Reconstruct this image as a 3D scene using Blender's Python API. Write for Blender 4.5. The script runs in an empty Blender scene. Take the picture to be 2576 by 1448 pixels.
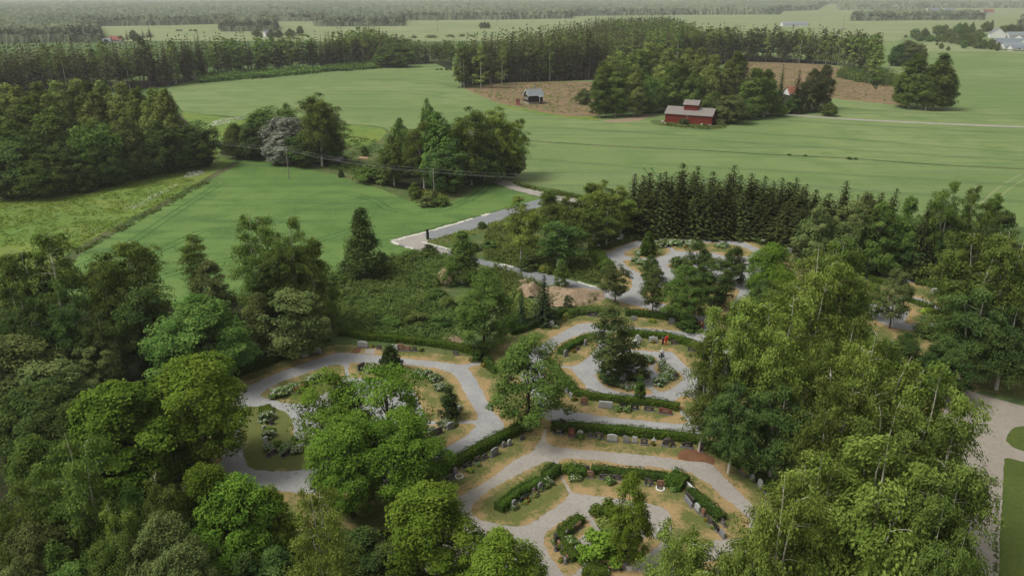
import bpy, math, random
import numpy as np
from mathutils import Vector
from mathutils.geometry import delaunay_2d_cdt
rnd = random.Random(7)
NP = np.random.default_rng(11)
PI = math.pi
sc = bpy.context.scene
COL = sc.collection

# ------------------------------------------------------------------ camera and picture <-> ground
CAM_H = 48.0
PITCH = math.radians(21.13)
FD = 1900.0                                     # focal length in units of a 2576 px wide picture
cam = bpy.data.cameras.new('camera'); cam.angle = 2 * math.atan(1288 / FD); cam.clip_start = 0.5; cam.clip_end = 40000
camo = bpy.data.objects.new('camera', cam); COL.objects.link(camo)
camo.location = (0, 0, CAM_H); camo.rotation_euler = (PI / 2 - PITCH, 0, 0); sc.camera = camo
ST, CT = math.sin(PITCH), math.cos(PITCH)

def G(x, y, z=0.0):
    """Ground point seen at (x, y) of the 2576 x 1448 survey picture."""
    u = (x - 1288) / FD; v = (724 - y) / FD
    dz = -ST + v * CT
    if dz > -0.0045: dz = -0.0045
    t = (z - CAM_H) / dz
    return (u * t, (CT + v * ST) * t)

def tile(x0, y0, w, full=2576.0):
    s = w / full
    return lambda pts: [((x0 + x * s) * 0.92, (y0 + y * s) * 0.92) for x, y in pts]
T1 = tile(0, 0, 1000); T2 = tile(900, 0, 1000); T3 = tile(1800, 0, 1000)
T4 = tile(0, 500, 1000); T5 = tile(900, 500, 1000); T6 = tile(1800, 500, 1000)
T7 = tile(0, 1012, 1000); T8 = tile(900, 1012, 1000); T9 = tile(1800, 1012, 1000)
U1 = tile(600, 900, 800, 2574.); U2 = tile(1350, 830, 600, 2570.); U3 = tile(1200, 1130, 500)
U4 = tile(1650, 1130, 500); U5 = tile(1350, 1290, 500); U6 = tile(1600, 600, 600, 2570.)
U7 = tile(2300, 700, 500); U8 = tile(1000, 520, 700, 2573.); V4 = tile(2450, 40, 350, 2573.)
def DD(p): return list(p)
def W(pts): return [G(x, y) for x, y in pts]
def dep(y): return PITCH + math.atan((y - 724) / FD)

# ------------------------------------------------------------------ object helpers
def tag(o, label=None, cat=None, group=None, kind=None):
    if label: o['label'] = label
    if cat: o['category'] = cat
    if group: o['group'] = group
    if kind: o['kind'] = kind
    return o
def thing(name, label, cat, loc=(0, 0, 0), rz=0.0, group=None):
    o = bpy.data.objects.new(name, None); COL.objects.link(o)
    o.location = loc; o.rotation_euler = (0, 0, rz); o.empty_display_size = 0.3
    return tag(o, label, cat, group)
def link(name, me, parent=None, mats=()):
    o = bpy.data.objects.new(name, me); COL.objects.link(o)
    if parent: o.parent = parent
    for m in mats: me.materials.append(m)
    return o

class MB:
    """Collects vertices, faces, a per-vertex 'tint' and a material index per face; builds ONE mesh."""
    def __init__(s): s.v = []; s.f4 = []; s.f3 = []; s.t = []; s.m4 = []; s.m3 = []; s.n = 0
    def add(s, v, f, tint=0.5, mi=0):
        v = np.asarray(v, dtype=np.float64).reshape(-1, 3); f = np.asarray(f, dtype=np.int64)
        if len(f) == 0: return
        (s.f4 if f.shape[1] == 4 else s.f3).append(f + s.n)
        (s.m4 if f.shape[1] == 4 else s.m3).append(np.full(len(f), mi))
        s.v.append(v); s.t.append(np.broadcast_to(np.asarray(tint, dtype=np.float64), (len(v),))); s.n += len(v)
    def arrays(s):
        v = np.concatenate(s.v); t = np.concatenate(s.t)
        f4 = np.concatenate(s.f4) if s.f4 else np.zeros((0, 4), int); f3 = np.concatenate(s.f3) if s.f3 else np.zeros((0, 3), int)
        m4 = np.concatenate(s.m4) if s.m4 else np.zeros(0, int); m3 = np.concatenate(s.m3) if s.m3 else np.zeros(0, int)
        return v, t, f4, f3, m4, m3
    def mesh(s, name, smooth=False):
        v, t, f4, f3, m4, m3 = s.arrays()
        return raw_mesh(name, v, t, f4, f3, np.concatenate([m4, m3]), smooth)
def raw_mesh(name, v, t, f4, f3, mi, smooth=False):
    me = bpy.data.meshes.new(name)
    me.vertices.add(len(v)); me.vertices.foreach_set('co', v.astype(np.float32).ravel())
    nl = f4.size + f3.size; me.loops.add(nl); me.polygons.add(len(f4) + len(f3))
    me.loops.foreach_set('vertex_index', np.concatenate([f4.ravel(), f3.ravel()]).astype(np.int32))
    tot = np.concatenate([np.full(len(f4), 4), np.full(len(f3), 3)]); st = np.concatenate([[0], np.cumsum(tot)[:-1]]) if len(tot) else tot
    me.polygons.foreach_set('loop_start', st.astype(np.int32))
    me.polygons.foreach_set('material_index', mi.astype(np.int32))
    me.polygons.foreach_set('use_smooth', np.full(len(tot), smooth))
    a = me.attributes.new('tint', 'FLOAT', 'POINT'); a.data.foreach_set('value', np.asarray(t, dtype=np.float32))
    me.update(calc_edges=True)
    return me
def tube(mb, path, rad, sides=6, tint=0.5, mi=0, cap=True):
    path = np.asarray(path, float); rad = np.asarray(rad, float); k = len(path)
    d = np.gradient(path, axis=0); d /= np.linalg.norm(d, axis=1)[:, None] + 1e-9
    ref = np.where(np.abs(d[:, 2:3]) > 0.9, np.array([[1., 0, 0]]), np.array([[0, 0, 1.]]))
    a = np.cross(d, ref); a /= np.linalg.norm(a, axis=1)[:, None] + 1e-9; b = np.cross(d, a)
    ang = np.arange(sides) * 2 * PI / sides
    v = path[:, None, :] + rad[:, None, None] * (np.cos(ang)[None, :, None] * a[:, None, :] + np.sin(ang)[None, :, None] * b[:, None, :])
    i = np.arange(k - 1)[:, None] * sides; j = np.arange(sides)[None, :]; j2 = (j + 1) % sides
    f = np.stack([i + j, i + j2, i + sides + j2, i + sides + j], -1).reshape(-1, 4)
    mb.add(v.reshape(-1, 3), f, tint, mi)
    if cap:
        for e in (0, k - 1):
            vv = np.concatenate([v[e], path[e:e + 1]]); q = np.arange(sides)
            mb.add(vv, np.stack([q, (q + 1) % sides, np.full(sides, sides)], -1), tint, mi)
def box(mb, c, s, rz=0.0, tint=0.5, mi=0, taper=1.0):
    x, y, z = s[0] / 2, s[1] / 2, s[2]
    v = np.array([[-x, -y, 0], [x, -y, 0], [x, y, 0], [-x, y, 0], [-x * taper, -y * taper, z], [x * taper, -y * taper, z], [x * taper, y * taper, z], [-x * taper, y * taper, z]])
    ca, sa = math.cos(rz), math.sin(rz)
    v = np.stack([v[:, 0] * ca - v[:, 1] * sa + c[0], v[:, 0] * sa + v[:, 1] * ca + c[1], v[:, 2] + c[2]], -1)
    mb.add(v, [[3, 2, 1, 0], [4, 5, 6, 7], [0, 1, 5, 4], [1, 2, 6, 5], [2, 3, 7, 6], [3, 0, 4, 7]], tint, mi)
def blob(mb, c, r, tint=0.5, mi=0, n=8, rough=0.0, rng=NP, flat=0.0):
    """A small lumpy ball (uv grid)."""
    r = np.broadcast_to(np.asarray(r, float), (3,))
    th = np.linspace(0, PI, n // 2 + 2); ph = np.arange(n) * 2 * PI / n
    P = np.stack([np.sin(th)[:, None] * np.cos(ph), np.sin(th)[:, None] * np.sin(ph), np.cos(th)[:, None] + 0 * ph], -1)
    P = P * (1 + rough * rng.normal(size=P.shape[:2] + (1,)))
    P[0] = P[0].mean(0); P[-1] = P[-1].mean(0)
    P[..., 2] = np.maximum(P[..., 2], -1 + flat)
    v = (P * r + np.asarray(c)).reshape(-1, 3); R = len(th)
    i = np.arange(R - 1)[:, None] * n; j = np.arange(n)[None, :]
    f = np.stack([i + j, i + n + j, i + n + (j + 1) % n, i + (j + 1) % n], -1).reshape(-1, 4)
    mb.add(v, f, tint, mi)
def unit(v): return v / (np.linalg.norm(v, axis=-1, keepdims=True) + 1e-9)
def leaves(mb, P, N, L, Wd, rng, tint=0.5, axis=None, mi=0):
    """One diamond of leaf (or leaf spray) per point."""
    P = np.asarray(P, float); n = len(P)
    if n == 0: return
    N = unit(np.broadcast_to(np.asarray(N, float), (n, 3)))
    a = rng.normal(size=(n, 3)) if axis is None else np.broadcast_to(np.asarray(axis, float), (n, 3)) + 0.25 * rng.normal(size=(n, 3))
    t = unit(a - N * (a * N).sum(1, keepdims=True)); b = np.cross(N, t)
    L = np.broadcast_to(np.asarray(L, float), (n,))[:, None] * 0.5; Wd = np.broadcast_to(np.asarray(Wd, float), (n,))[:, None] * 0.5
    v = np.stack([P - t * L, P + b * Wd - t * L * 0.1, P + t * L - N * L * 0.18, P - b * Wd - t * L * 0.1], 1).reshape(-1, 3)
    f = np.arange(4 * n).reshape(-1, 4)
    mb.add(v, f, np.repeat(np.broadcast_to(np.asarray(tint, float), (n,)), 4), mi)

# ------------------------------------------------------------------ materials
MATS = {}
def nodes(name):
    m = bpy.data.materials.new(name); m.use_nodes = True; nt = m.node_tree; nt.nodes.clear(); MATS[name] = m
    return m, nt, nt.nodes.new('ShaderNodeOutputMaterial')
def N_(nt, typ, **kw):
    n = nt.nodes.new(typ)
    for k, v in kw.items():
        if hasattr(n, k): setattr(n, k, v)
        else: n.inputs[k].default_value = v
    return n
def mixc(nt, fac, a, b, blend='MIX'):
    n = nt.nodes.new('ShaderNodeMix'); n.data_type = 'RGBA'; n.blend_type = blend
    for i, x in ((0, fac), (6, a), (7, b)):
        if hasattr(x, 'is_linked') or hasattr(x, 'links'): nt.links.new(x, n.inputs[i])
        elif i == 0: n.inputs[0].default_value = x
        else: n.inputs[i].default_value = (*x, 1) if len(x) == 3 else x
    return n.outputs[2]
def math_(nt, op, a, b=0.0, c=0.0, clamp=False):
    n = nt.nodes.new('ShaderNodeMath'); n.operation = op; n.use_clamp = clamp
    for i, x in enumerate((a, b, c)):
        if hasattr(x, 'links'): nt.links.new(x, n.inputs[i])
        else: n.inputs[i].default_value = x
    return n.outputs[0]
def noise(nt, vec, scale, detail=3.0, rough=0.55, dist=0.0):
    n = nt.nodes.new('ShaderNodeTexNoise'); n.inputs['Scale'].default_value = scale; n.inputs['Detail'].default_value = detail
    n.inputs['Roughness'].default_value = rough; n.inputs['Distortion'].default_value = dist
    nt.links.new(vec, n.inputs['Vector']); return n.outputs['Fac']
def coord(nt, scale=(1, 1, 1), rot=0.0):
    c = nt.nodes.new('ShaderNodeTexCoord'); m = nt.nodes.new('ShaderNodeMapping')
    m.inputs['Scale'].default_value = scale; m.inputs['Rotation'].default_value = (0, 0, rot)
    nt.links.new(c.outputs['Object'], m.inputs['Vector']); return m.outputs['Vector']
def sstep(nt, x, lo, hi):
    n = nt.nodes.new('ShaderNodeMapRange'); n.interpolation_type = 'SMOOTHSTEP'
    nt.links.new(x, n.inputs['Value']); n.inputs['From Min'].default_value = lo; n.inputs['From Max'].default_value = hi
    return n.outputs['Result']
def finish(nt, out, col, rough=0.85, spec=0.15, bump=None, bs=0.3, bd=0.05):
    p = nt.nodes.new('ShaderNodeBsdfPrincipled'); p.inputs['Roughness'].default_value = rough; p.inputs['Specular IOR Level'].default_value = spec
    if hasattr(col, 'links'): nt.links.new(col, p.inputs['Base Color'])
    else: p.inputs['Base Color'].default_value = (*col, 1)
    if bump is not None:
        b = nt.nodes.new('ShaderNodeBump'); b.inputs['Strength'].default_value = bs; b.inputs['Distance'].default_value = bd
        nt.links.new(bump, b.inputs['Height']); nt.links.new(b.outputs['Normal'], p.inputs['Normal'])
    nt.links.new(p.outputs['BSDF'], out.inputs['Surface']); return p
def leafmat(name, A, B, trans=0.24, var=0.52):
    m, nt, out = nodes(name)
    at = N_(nt, 'ShaderNodeAttribute', attribute_name='tint'); oi = nt.nodes.new('ShaderNodeObjectInfo')
    c = mixc(nt, at.outputs['Fac'], A, B)
    hs = nt.nodes.new('ShaderNodeHueSaturation'); nt.links.new(c, hs.inputs['Color'])
    nt.links.new(math_(nt, 'MULTIPLY_ADD', oi.outputs['Random'], var, 1 - var / 2), hs.inputs['Value'])
    nt.links.new(math_(nt, 'MULTIPLY_ADD', oi.outputs['Random'], 0.03, 0.485), hs.inputs['Hue'])
    d = nt.nodes.new('ShaderNodeBsdfDiffuse'); tr = nt.nodes.new('ShaderNodeBsdfTranslucent'); mx = nt.nodes.new('ShaderNodeMixShader')
    nt.links.new(hs.outputs['Color'], d.inputs['Color'])
    nt.links.new(mixc(nt, 0.5, hs.outputs['Color'], (1.0, 1.0, 0.55), 'MULTIPLY'), tr.inputs['Color'])
    mx.inputs['Fac'].default_value = trans
    nt.links.new(d.outputs[0], mx.inputs[1]); nt.links.new(tr.outputs[0], mx.inputs[2]); nt.links.new(mx.outputs[0], out.inputs['Surface'])
    return m
def plain(name, c, rough=0.7, spec=0.3, var=0.25, scale=6.0, c2=None):
    m, nt, out = nodes(name)
    f = noise(nt, coord(nt), scale, 4)
    c2 = c2 or tuple(x * (1 - var) for x in c)
    finish(nt, out, mixc(nt, f, c, c2), rough, spec, f, 0.15, 0.02); return m

leafmat('leaf_maple', (0.062, 0.123, 0.016), (0.150, 0.248, 0.033))
leafmat('leaf_bright', (0.082, 0.143, 0.016), (0.180, 0.264, 0.037))
leafmat('leaf_mid', (0.060, 0.114, 0.024), (0.141, 0.209, 0.047))
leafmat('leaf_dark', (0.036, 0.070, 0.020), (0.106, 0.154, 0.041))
leafmat('leaf_birch', (0.106, 0.150, 0.026), (0.218, 0.277, 0.059), 0.3)
leafmat('leaf_olive', (0.067, 0.106, 0.022), (0.158, 0.209, 0.047), 0.3)
leafmat('leaf_grey', (0.070, 0.103, 0.033), (0.168, 0.200, 0.067))
leafmat('leaf_silver', (.120, .138, .100), (.250, .265, .210), 0.15)
leafmat('leaf_aspen', (0.120, 0.171, 0.042), (0.270, 0.319, 0.085), 0.25)
leafmat('needle_spruce', (0.015, 0.025, 0.007), (0.061, 0.070, 0.021), 0.08)
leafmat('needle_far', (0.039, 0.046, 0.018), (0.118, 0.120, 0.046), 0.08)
leafmat('needle_pine', (0.035, 0.053, 0.016), (0.083, 0.099, 0.029), 0.08)
leafmat('needle_fir', (0.015, 0.032, 0.015), (0.050, 0.074, 0.031), 0.08)
leafmat('needle_thuja', (0.031, 0.067, 0.010), (0.077, 0.136, 0.021), 0.1)
leafmat('needle_thuja_dark', (0.020, 0.039, 0.012), (0.050, 0.076, 0.022), 0.1)
leafmat('hedge_leaf', (0.036, 0.073, 0.010), (0.108, 0.165, 0.023), 0.2, 0.15)
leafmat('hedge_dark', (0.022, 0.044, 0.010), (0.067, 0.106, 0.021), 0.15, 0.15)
leafmat('weed_leaf', (0.053, 0.092, 0.024), (0.150, 0.196, 0.050), 0.2, 0.1)
leafmat('meadow_leaf', (0.093, 0.150, 0.021), (0.218, 0.270, 0.052), 0.2, 0.1)
leafmat('weed_pale', (0.108, 0.155, 0.031), (0.230, 0.267, 0.073), 0.2, 0.1)
leafmat('petal_white', (.44, .46, .37), (.72, .72, .66), 0.1, 0.1)
leafmat('petal_red', (.45, .02, .012), (.62, .05, .02), 0.1, 0.1)
leafmat('petal_pink', (.60, .20, .22), (.75, .40, .38), 0.1, 0.1)
leafmat('petal_yellow', (.62, .46, .03), (.75, .62, .10), 0.1, 0.1)
leafmat('petal_orange', (.70, .20, .02), (.80, .32, .04), 0.1, 0.1)
leafmat('hosta_leaf', (.22, .32, .12), (.45, .52, .30), 0.2, 0.1)
leafmat('lime_leaf', (0.174, 0.280, 0.022), (0.305, 0.420, 0.044), 0.2, 0.1)
plain('bark', (.075, .060, .045), 0.9, 0.1, 0.5, 3)
plain('bark_pine', (.16, .095, .060), 0.9, 0.1, 0.4, 3)
plain('bark_grey', (.12, .105, .085), 0.9, 0.1, 0.4, 3)
plain('bark_birch', (.58, .55, .48), 0.8, 0.1, 0.55, 2.2, (.32, .29, .24))
plain('stone_light', (.36, .37, .37), 0.6, 0.3, 0.2, 20)
plain('stone_grey', (.20, .205, .205), 0.6, 0.3, 0.25, 20)
plain('stone_black', (.018, .018, .020), 0.25, 0.5, 0.3, 20)
plain('stone_dark', (.060, .052, .048), 0.45, 0.4, 0.3, 20)
plain('stone_red', (.16, .048, .032), 0.4, 0.4, 0.3, 20)
plain('stone_brown', (.20, .105, .070), 0.5, 0.4, 0.3, 20)
plain('stone_white', (.62, .62, .60), 0.6, 0.3, 0.15, 20)
plain('plinth_stone', (.13, .13, .13), 0.7, 0.2, 0.2, 12)
plain('inscription', (.30, .27, .18), 0.5, 0.4, 0.1, 20)
plain('red_paint', (.50, .028, .016), 0.5, 0.3, 0.1, 5)
plain('maroon_paint', (.10, .018, .020), 0.5, 0.3, 0.1, 5)
plain('black_metal', (.012, .012, .013), 0.5, 0.4, 0.1, 5)
plain('grey_metal', (.22, .23, .23), 0.45, 0.5, 0.1, 5)
plain('lamp_globe', (.72, .72, .66), 0.3, 0.4, 0.05, 5)
plain('bench_wood', (.32, .19, .12), 0.7, 0.2, 0.3, 8)
plain('pole_wood', (.25, .23, .20), 0.85, 0.1, 0.3, 4)
plain('wire_metal', (.30, .30, .29), 0.5, 0.4, 0.05, 4)
plain('barn_red', (.165, .030, .020), 0.9, 0.1, 0.35, 0.9)
plain('barn_door', (.20, .048, .018), 0.9, 0.1, 0.3, 1.5)
plain('roof_grey', (.215, .195, .18), 0.85, 0.15, 0.35, 1.6)
plain('roof_blue', (.22, .25, .26), 0.6, 0.3, 0.35, 0.8)
plain('cabin_wood', (.030, .022, .017), 0.85, 0.15, 0.4, 1.4)
plain('white_trim', (.62, .61, .57), 0.6, 0.2, 0.1, 4)
plain('window_board', (.42, .42, .38), 0.6, 0.2, 0.1, 4)
plain('concrete', (.34, .31, .26), 0.9, 0.1, 0.3, 1.2)
plain('house_white', (.60, .60, .58), 0.8, 0.2, 0.1, 1)
plain('roof_slate', (.16, .19, .22), 0.7, 0.2, 0.2, 0.6)
plain('roof_red', (.26, .095, .070), 0.8, 0.2, 0.25, 0.6)
plain('window_dark', (.03, .035, .04), 0.2, 0.5, 0.1, 4)
plain('tarp_orange', (.50, .30, .20), 0.7, 0.2, 0.2, 4)
plain('sheet_tin', (.55, .57, .60), 0.4, 0.4, 0.1, 4)
plain('cloth_white', (.70, .72, .71), 0.9, 0.1, 0.08, 12)
plain('cloth_dark', (.016, .022, .032), 0.9, 0.1, 0.2, 12)
plain('skin', (.42, .26, .19), 0.7, 0.2, 0.05, 10)
plain('hair', (.50, .44, .36), 0.9, 0.1, 0.2, 30)
plain('can_green', (.012, .045, .045), 0.5, 0.4, 0.1, 6)
plain('dead_wood', (.24, .19, .15), 0.95, 0.05, 0.3, 3)

def groundmat(name, cols, scales, bump=0.25, fac=(0.38, 0.62), streak=None, fine=None):
    """cols: three colours mixed by two noises; streak=(scale vec, rot, colour, strength); fine: strong small-scale mottling."""
    m, nt, out = nodes(name); v = coord(nt)
    a = noise(nt, v, scales[0], 4); b = noise(nt, v, scales[1], 5, 0.65)
    c = mixc(nt, sstep(nt, a, *fac), cols[0], cols[1]); c = mixc(nt, sstep(nt, b, fac[0] + .04, fac[1] + .08), c, cols[2])
    if streak:
        s = noise(nt, coord(nt, streak[0], streak[1]), 1.0, 3, 0.6)
        c = mixc(nt, math_(nt, 'MULTIPLY', sstep(nt, s, 0.48, 0.70), streak[3]), c, streak[2])
    if fine:
        g = noise(nt, v, fine[0], 3, 0.7)
        c = mixc(nt, math_(nt, 'MULTIPLY', sstep(nt, g, 0.35, 0.68), fine[2]), c, fine[1])
    finish(nt, out, c, 0.95, 0.05, b, bump, 0.15); return m
groundmat('ground_mat', ((.060, .105, .030), (.095, .130, .045), (.045, .080, .026)), (0.05, 0.6))
groundmat('far_field_mat', ((.170, .205, .095), (.205, .225, .115), (.140, .185, .085)), (0.004, 0.02), 0.0, streak=((.0022, .03, 1), 0.1, (.12, .17, .075), 0.5))
groundmat('crop_mat', ((.116, .170, .054), (.164, .208, .080), (.094, .150, .044)), (0.009, 0.06), 0.2, streak=((.010, .22, 1), -0.05, (.080, .130, .052), 0.85), fine=(1.1, (.150, .200, .094), 0.5))
groundmat('crop_near_mat', ((.078, .144, .034), (.106, .176, .046), (.052, .110, .025)), (0.02, 0.11), 0.25, streak=((.03, .30, 1), -0.55, (.044, .096, .028), 0.9), fine=(1.4, (.125, .180, .068), 0.5))
groundmat('meadow_mat', ((.098, .172, .032), (.145, .190, .036), (.066, .136, .030)), (0.035, 0.22), 0.35, streak=((.05, .22, 1), 0.5, (.150, .170, .060), 0.4), fine=(0.9, (.130, .160, .055), 0.5))
groundmat('clearing_mat', ((.190, .128, .074), (.125, .092, .050), (.092, .108, .044)), (0.06, 0.25), 0.5, fine=(0.8, (.24, .165, .105), 0.55))
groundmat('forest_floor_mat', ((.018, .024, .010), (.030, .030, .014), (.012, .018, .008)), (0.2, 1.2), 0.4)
groundmat('wild_mat', ((.050, .092, .026), (.105, .112, .042), (.034, .072, .022)), (0.14, 0.8), 0.5, fine=(2.5, (.13, .14, .06), 0.4))
groundmat('soil_mat', ((.150, .075, .042), (.120, .060, .034), (.175, .095, .055)), (1.0, 6.0), 0.4)
groundmat('sand_mat', ((.250, .185, .125), (.195, .145, .095), (.285, .220, .155)), (0.7, 3.5), 0.5)
groundmat('paved_mat', ((.225, .228, .228), (.285, .286, .280), (.188, .192, .195)), (0.35, 2.6), 0.2, streak=((.5, 3.0, 1), 0.3, (.235, .240, .245), 0.6), fine=(7., (.335, .335, .325), 0.45))
groundmat('gravel_path_mat', ((.250, .232, .205), (.285, .268, .240), (.215, .200, .178)), (0.3, 2.5), 0.25, fine=(8., (.33, .31, .28), 0.4))
groundmat('road_mat', ((.225, .200, .168), (.255, .230, .196), (.200, .180, .152)), (0.2, 1.5), 0.2, fine=(8., (.30, .275, .24), 0.4))
groundmat('crushed_stone_mat', ((.150, .165, .172), (.185, .195, .196), (.125, .138, .146)), (0.25, 2.2), 0.4, streak=((.25, 1.6, 1), 0.7, (.21, .21, .205), 0.5), fine=(6., (.25, .26, .26), 0.45))
groundmat('edge_pale_mat', ((.50, .48, .42), (.38, .36, .30), (.55, .54, .50)), (1.5, 5.), 0.4)
groundmat('green_lawn_mat', ((.050, .076, .016), (.066, .092, .020), (.040, .062, .014)), (0.25, 2.5), 0.4, fine=(5., (.095, .115, .034), 0.5))
groundmat('track_mat', ((.040, .096, .030), (.050, .110, .032), (.034, .084, .026)), (0.3, 1.5), 0.2)
groundmat('crop_track_mat', ((.078, .128, .050), (.086, .136, .054), (.070, .118, .046)), (0.2, 1.0), 0.2)
groundmat('ditch_mat', ((.048, .088, .030), (.110, .105, .055), (.035, .066, .022)), (0.08, 0.5), 0.4)
def lawnmat():
    m, nt, out = nodes('lawn_mat'); v = coord(nt)
    at = N_(nt, 'ShaderNodeAttribute', attribute_name='tint')
    n1 = noise(nt, v, 0.42, 4, 0.6); n2 = noise(nt, v, 2.6, 4, 0.7); n3 = noise(nt, v, 9.0, 3, 0.7)
    dry = math_(nt, 'ADD', math_(nt, 'MULTIPLY_ADD', n1, 2.6, -1.0), math_(nt, 'MULTIPLY', at.outputs['Fac'], math_(nt, 'MULTIPLY_ADD', n2, 2.0, -0.38)))
    dry = math_(nt, 'ADD', dry, math_(nt, 'MULTIPLY_ADD', n2, 1.1, -0.55))
    g = mixc(nt, n2, (.050, .082, .018), (.105, .122, .034)); t = mixc(nt, n2, (.370, .250, .130), (.250, .180, .085))
    c = mixc(nt, sstep(nt, dry, 0.12, 0.92), g, t)
    c = mixc(nt, math_(nt, 'MULTIPLY', sstep(nt, n3, 0.40, 0.68), 0.42), c, (.27, .22, .105))
    c = mixc(nt, math_(nt, 'MULTIPLY', sstep(nt, n3, 0.52, 0.34), 0.38), c, (.040, .055, .016))
    finish(nt, out, c, 0.95, 0.05, n3, 0.35, 0.05)
lawnmat()
def housemat(): pass
# ------------------------------------------------------------------ flat sheets of the setting
def catmull(P, step, closed=True):
    P = [np.array(p, float) for p in P]; n = len(P); out = []
    for i in range(n if closed else n - 1):
        if closed: p0, p1, p2, p3 = P[i - 1], P[i], P[(i + 1) % n], P[(i + 2) % n]
        else: p0, p1, p2, p3 = P[max(i - 1, 0)], P[i], P[i + 1], P[min(i + 2, n - 1)]
        d = np.linalg.norm(p2 - p1); k = max(1, int(d / step))
        if d > 60: k = max(1, int(d / (step * 3)))
        m1 = (p2 - p0) * 0.34; m2 = (p3 - p1) * 0.34
        # keep tangents no longer than the segment, so tight outlines do not loop
        l1 = np.linalg.norm(m1); l2 = np.linalg.norm(m2)
        if l1 > d: m1 = m1 * d / l1
        if l2 > d: m2 = m2 * d / l2
        for q in range(k):
            t = q / k; t2, t3 = t * t, t * t * t
            out.append((2 * t3 - 3 * t2 + 1) * p1 + (t3 - 2 * t2 + t) * m1 + (-2 * t3 + 3 * t2) * p2 + (t3 - t2) * m2)
    if not closed: out.append(P[-1])
    return np.array(out)
def inpoly(P, poly):
    P = np.asarray(P); poly = np.asarray(poly); x, y = P[:, 0], P[:, 1]; r = np.zeros(len(P), bool); j = len(poly) - 1
    for i in range(len(poly)):
        xi, yi = poly[i]; xj, yj = poly[j]
        if yi != yj:
            c = ((yi > y) != (yj > y)) & (x < (xj - xi) * (y - yi) / (yj - yi) + xi); r ^= c
        j = i
    return r
def dist_to(P, poly, closed=True):
    P = np.asarray(P)[:, :2]; A = np.asarray(poly)[:, :2]; B = np.roll(A, -1, 0)
    if not closed: A, B = A[:-1], B[:-1]
    d = np.full(len(P), 1e9)
    for a, b in zip(A, B):
        ab = b - a; L = (ab * ab).sum() + 1e-12
        t = np.clip(((P - a) @ ab) / L, 0, 1); q = P - (a + t[:, None] * ab)
        d = np.minimum(d, (q * q).sum(1))
    return np.sqrt(d)
OUT = {}
def sheet(name, pts, z, mat, step=0.5, jit=0.06, edge=None, grid=None, edges_of=(), smooth=True, kind='structure', bumpy=0.0):
    """A ground sheet with the outline pts (picture coordinates); 'tint' holds the closeness to its edge."""
    w = W(pts); o = catmull(w, step) if smooth else np.array(w)
    o = o + NP.normal(scale=jit, size=o.shape)
    OUT[name] = o; inner = np.zeros((0, 2))
    if grid:
        lo, hi = o.min(0), o.max(0); gx, gy = np.meshgrid(np.arange(lo[0], hi[0], grid), np.arange(lo[1], hi[1], grid))
        q = np.stack([gx.ravel(), gy.ravel()], -1) + NP.uniform(-.3, .3, (gx.size, 2)) * grid
        q = q[inpoly(q, o)]; q = q[dist_to(q, o) > grid * 0.3]; inner = q
    P = np.concatenate([o, inner]); n = len(o)
    V, E, F, *_ = delaunay_2d_cdt([Vector((float(a), float(b))) for a, b in P], [(i, (i + 1) % n) for i in range(n)], [], 1, 1e-4)
    v = np.array([(a.x, a.y) for a in V]); f = np.array([list(x) for x in F if len(x) == 3])
    nz = np.zeros(len(v))
    t = np.zeros(len(v))
    if edge:
        d = dist_to(v, o)
        for e in edges_of: d = np.minimum(d, dist_to(v, e))
        t = np.clip(1 - d / edge, 0, 1)
        if bumpy: nz = np.minimum(d, 1) * bumpy
    vv = np.concatenate([v, (z + nz)[:, None]], 1)
    nrm = np.cross(vv[f[:, 1]] - vv[f[:, 0]], vv[f[:, 2]] - vv[f[:, 0]]); flip = nrm[:, 2] < 0; f[flip] = f[flip][:, ::-1]
    me = raw_mesh(name, vv, t, np.zeros((0, 4), int), f, np.zeros(len(f), int))
    ob = link(name, me, None, [MATS[mat]]); tag(ob, kind=kind); return ob
def strip(name, pts, width, z, mat, step=1.0, jit=0.05, kind='structure'):
    c = catmull(W(pts), step, False); d = np.gradient(c, axis=0); d /= np.linalg.norm(d, axis=1)[:, None]; nn = np.stack([-d[:, 1], d[:, 0]], -1)
    wv = width / 2 * (1 + NP.normal(scale=jit, size=(len(c), 2)))
    L = c + nn * wv[:, :1]; R = c - nn * wv[:, 1:]
    v = np.concatenate([np.concatenate([L, R]), np.full((2 * len(c), 1), z)], 1); k = len(c); i = np.arange(k - 1)
    f = np.stack([i, i + k, i + k + 1, i + 1], -1)
    me = raw_mesh(name, v, np.zeros(len(v)), f, np.zeros((0, 3), int), np.zeros(len(f), int))
    return tag(link(name, me, None, [MATS[mat]]), kind=kind)

# one ground sheet to the horizon
g = 11000.0
me = raw_mesh('ground', np.array([[-g, -200, 0], [g, -200, 0], [g, 900, 0], [-g, 900, 0]], float), np.zeros(4), np.array([[0, 1, 2, 3]]), np.zeros((0, 3), int), np.zeros(1, int))
tag(link('ground', me, None, [MATS['ground_mat']]), kind='structure')
me = raw_mesh('farmland', np.array([[-g, 900, 0], [g, 900, 0], [g, 14000, 0], [-g, 14000, 0]], float), np.zeros(4), np.array([[0, 1, 2, 3]]), np.zeros((0, 3), int), np.zeros(1, int))
tag(link('farmland', me, None, [MATS['far_field_mat']]), kind='structure')

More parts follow.
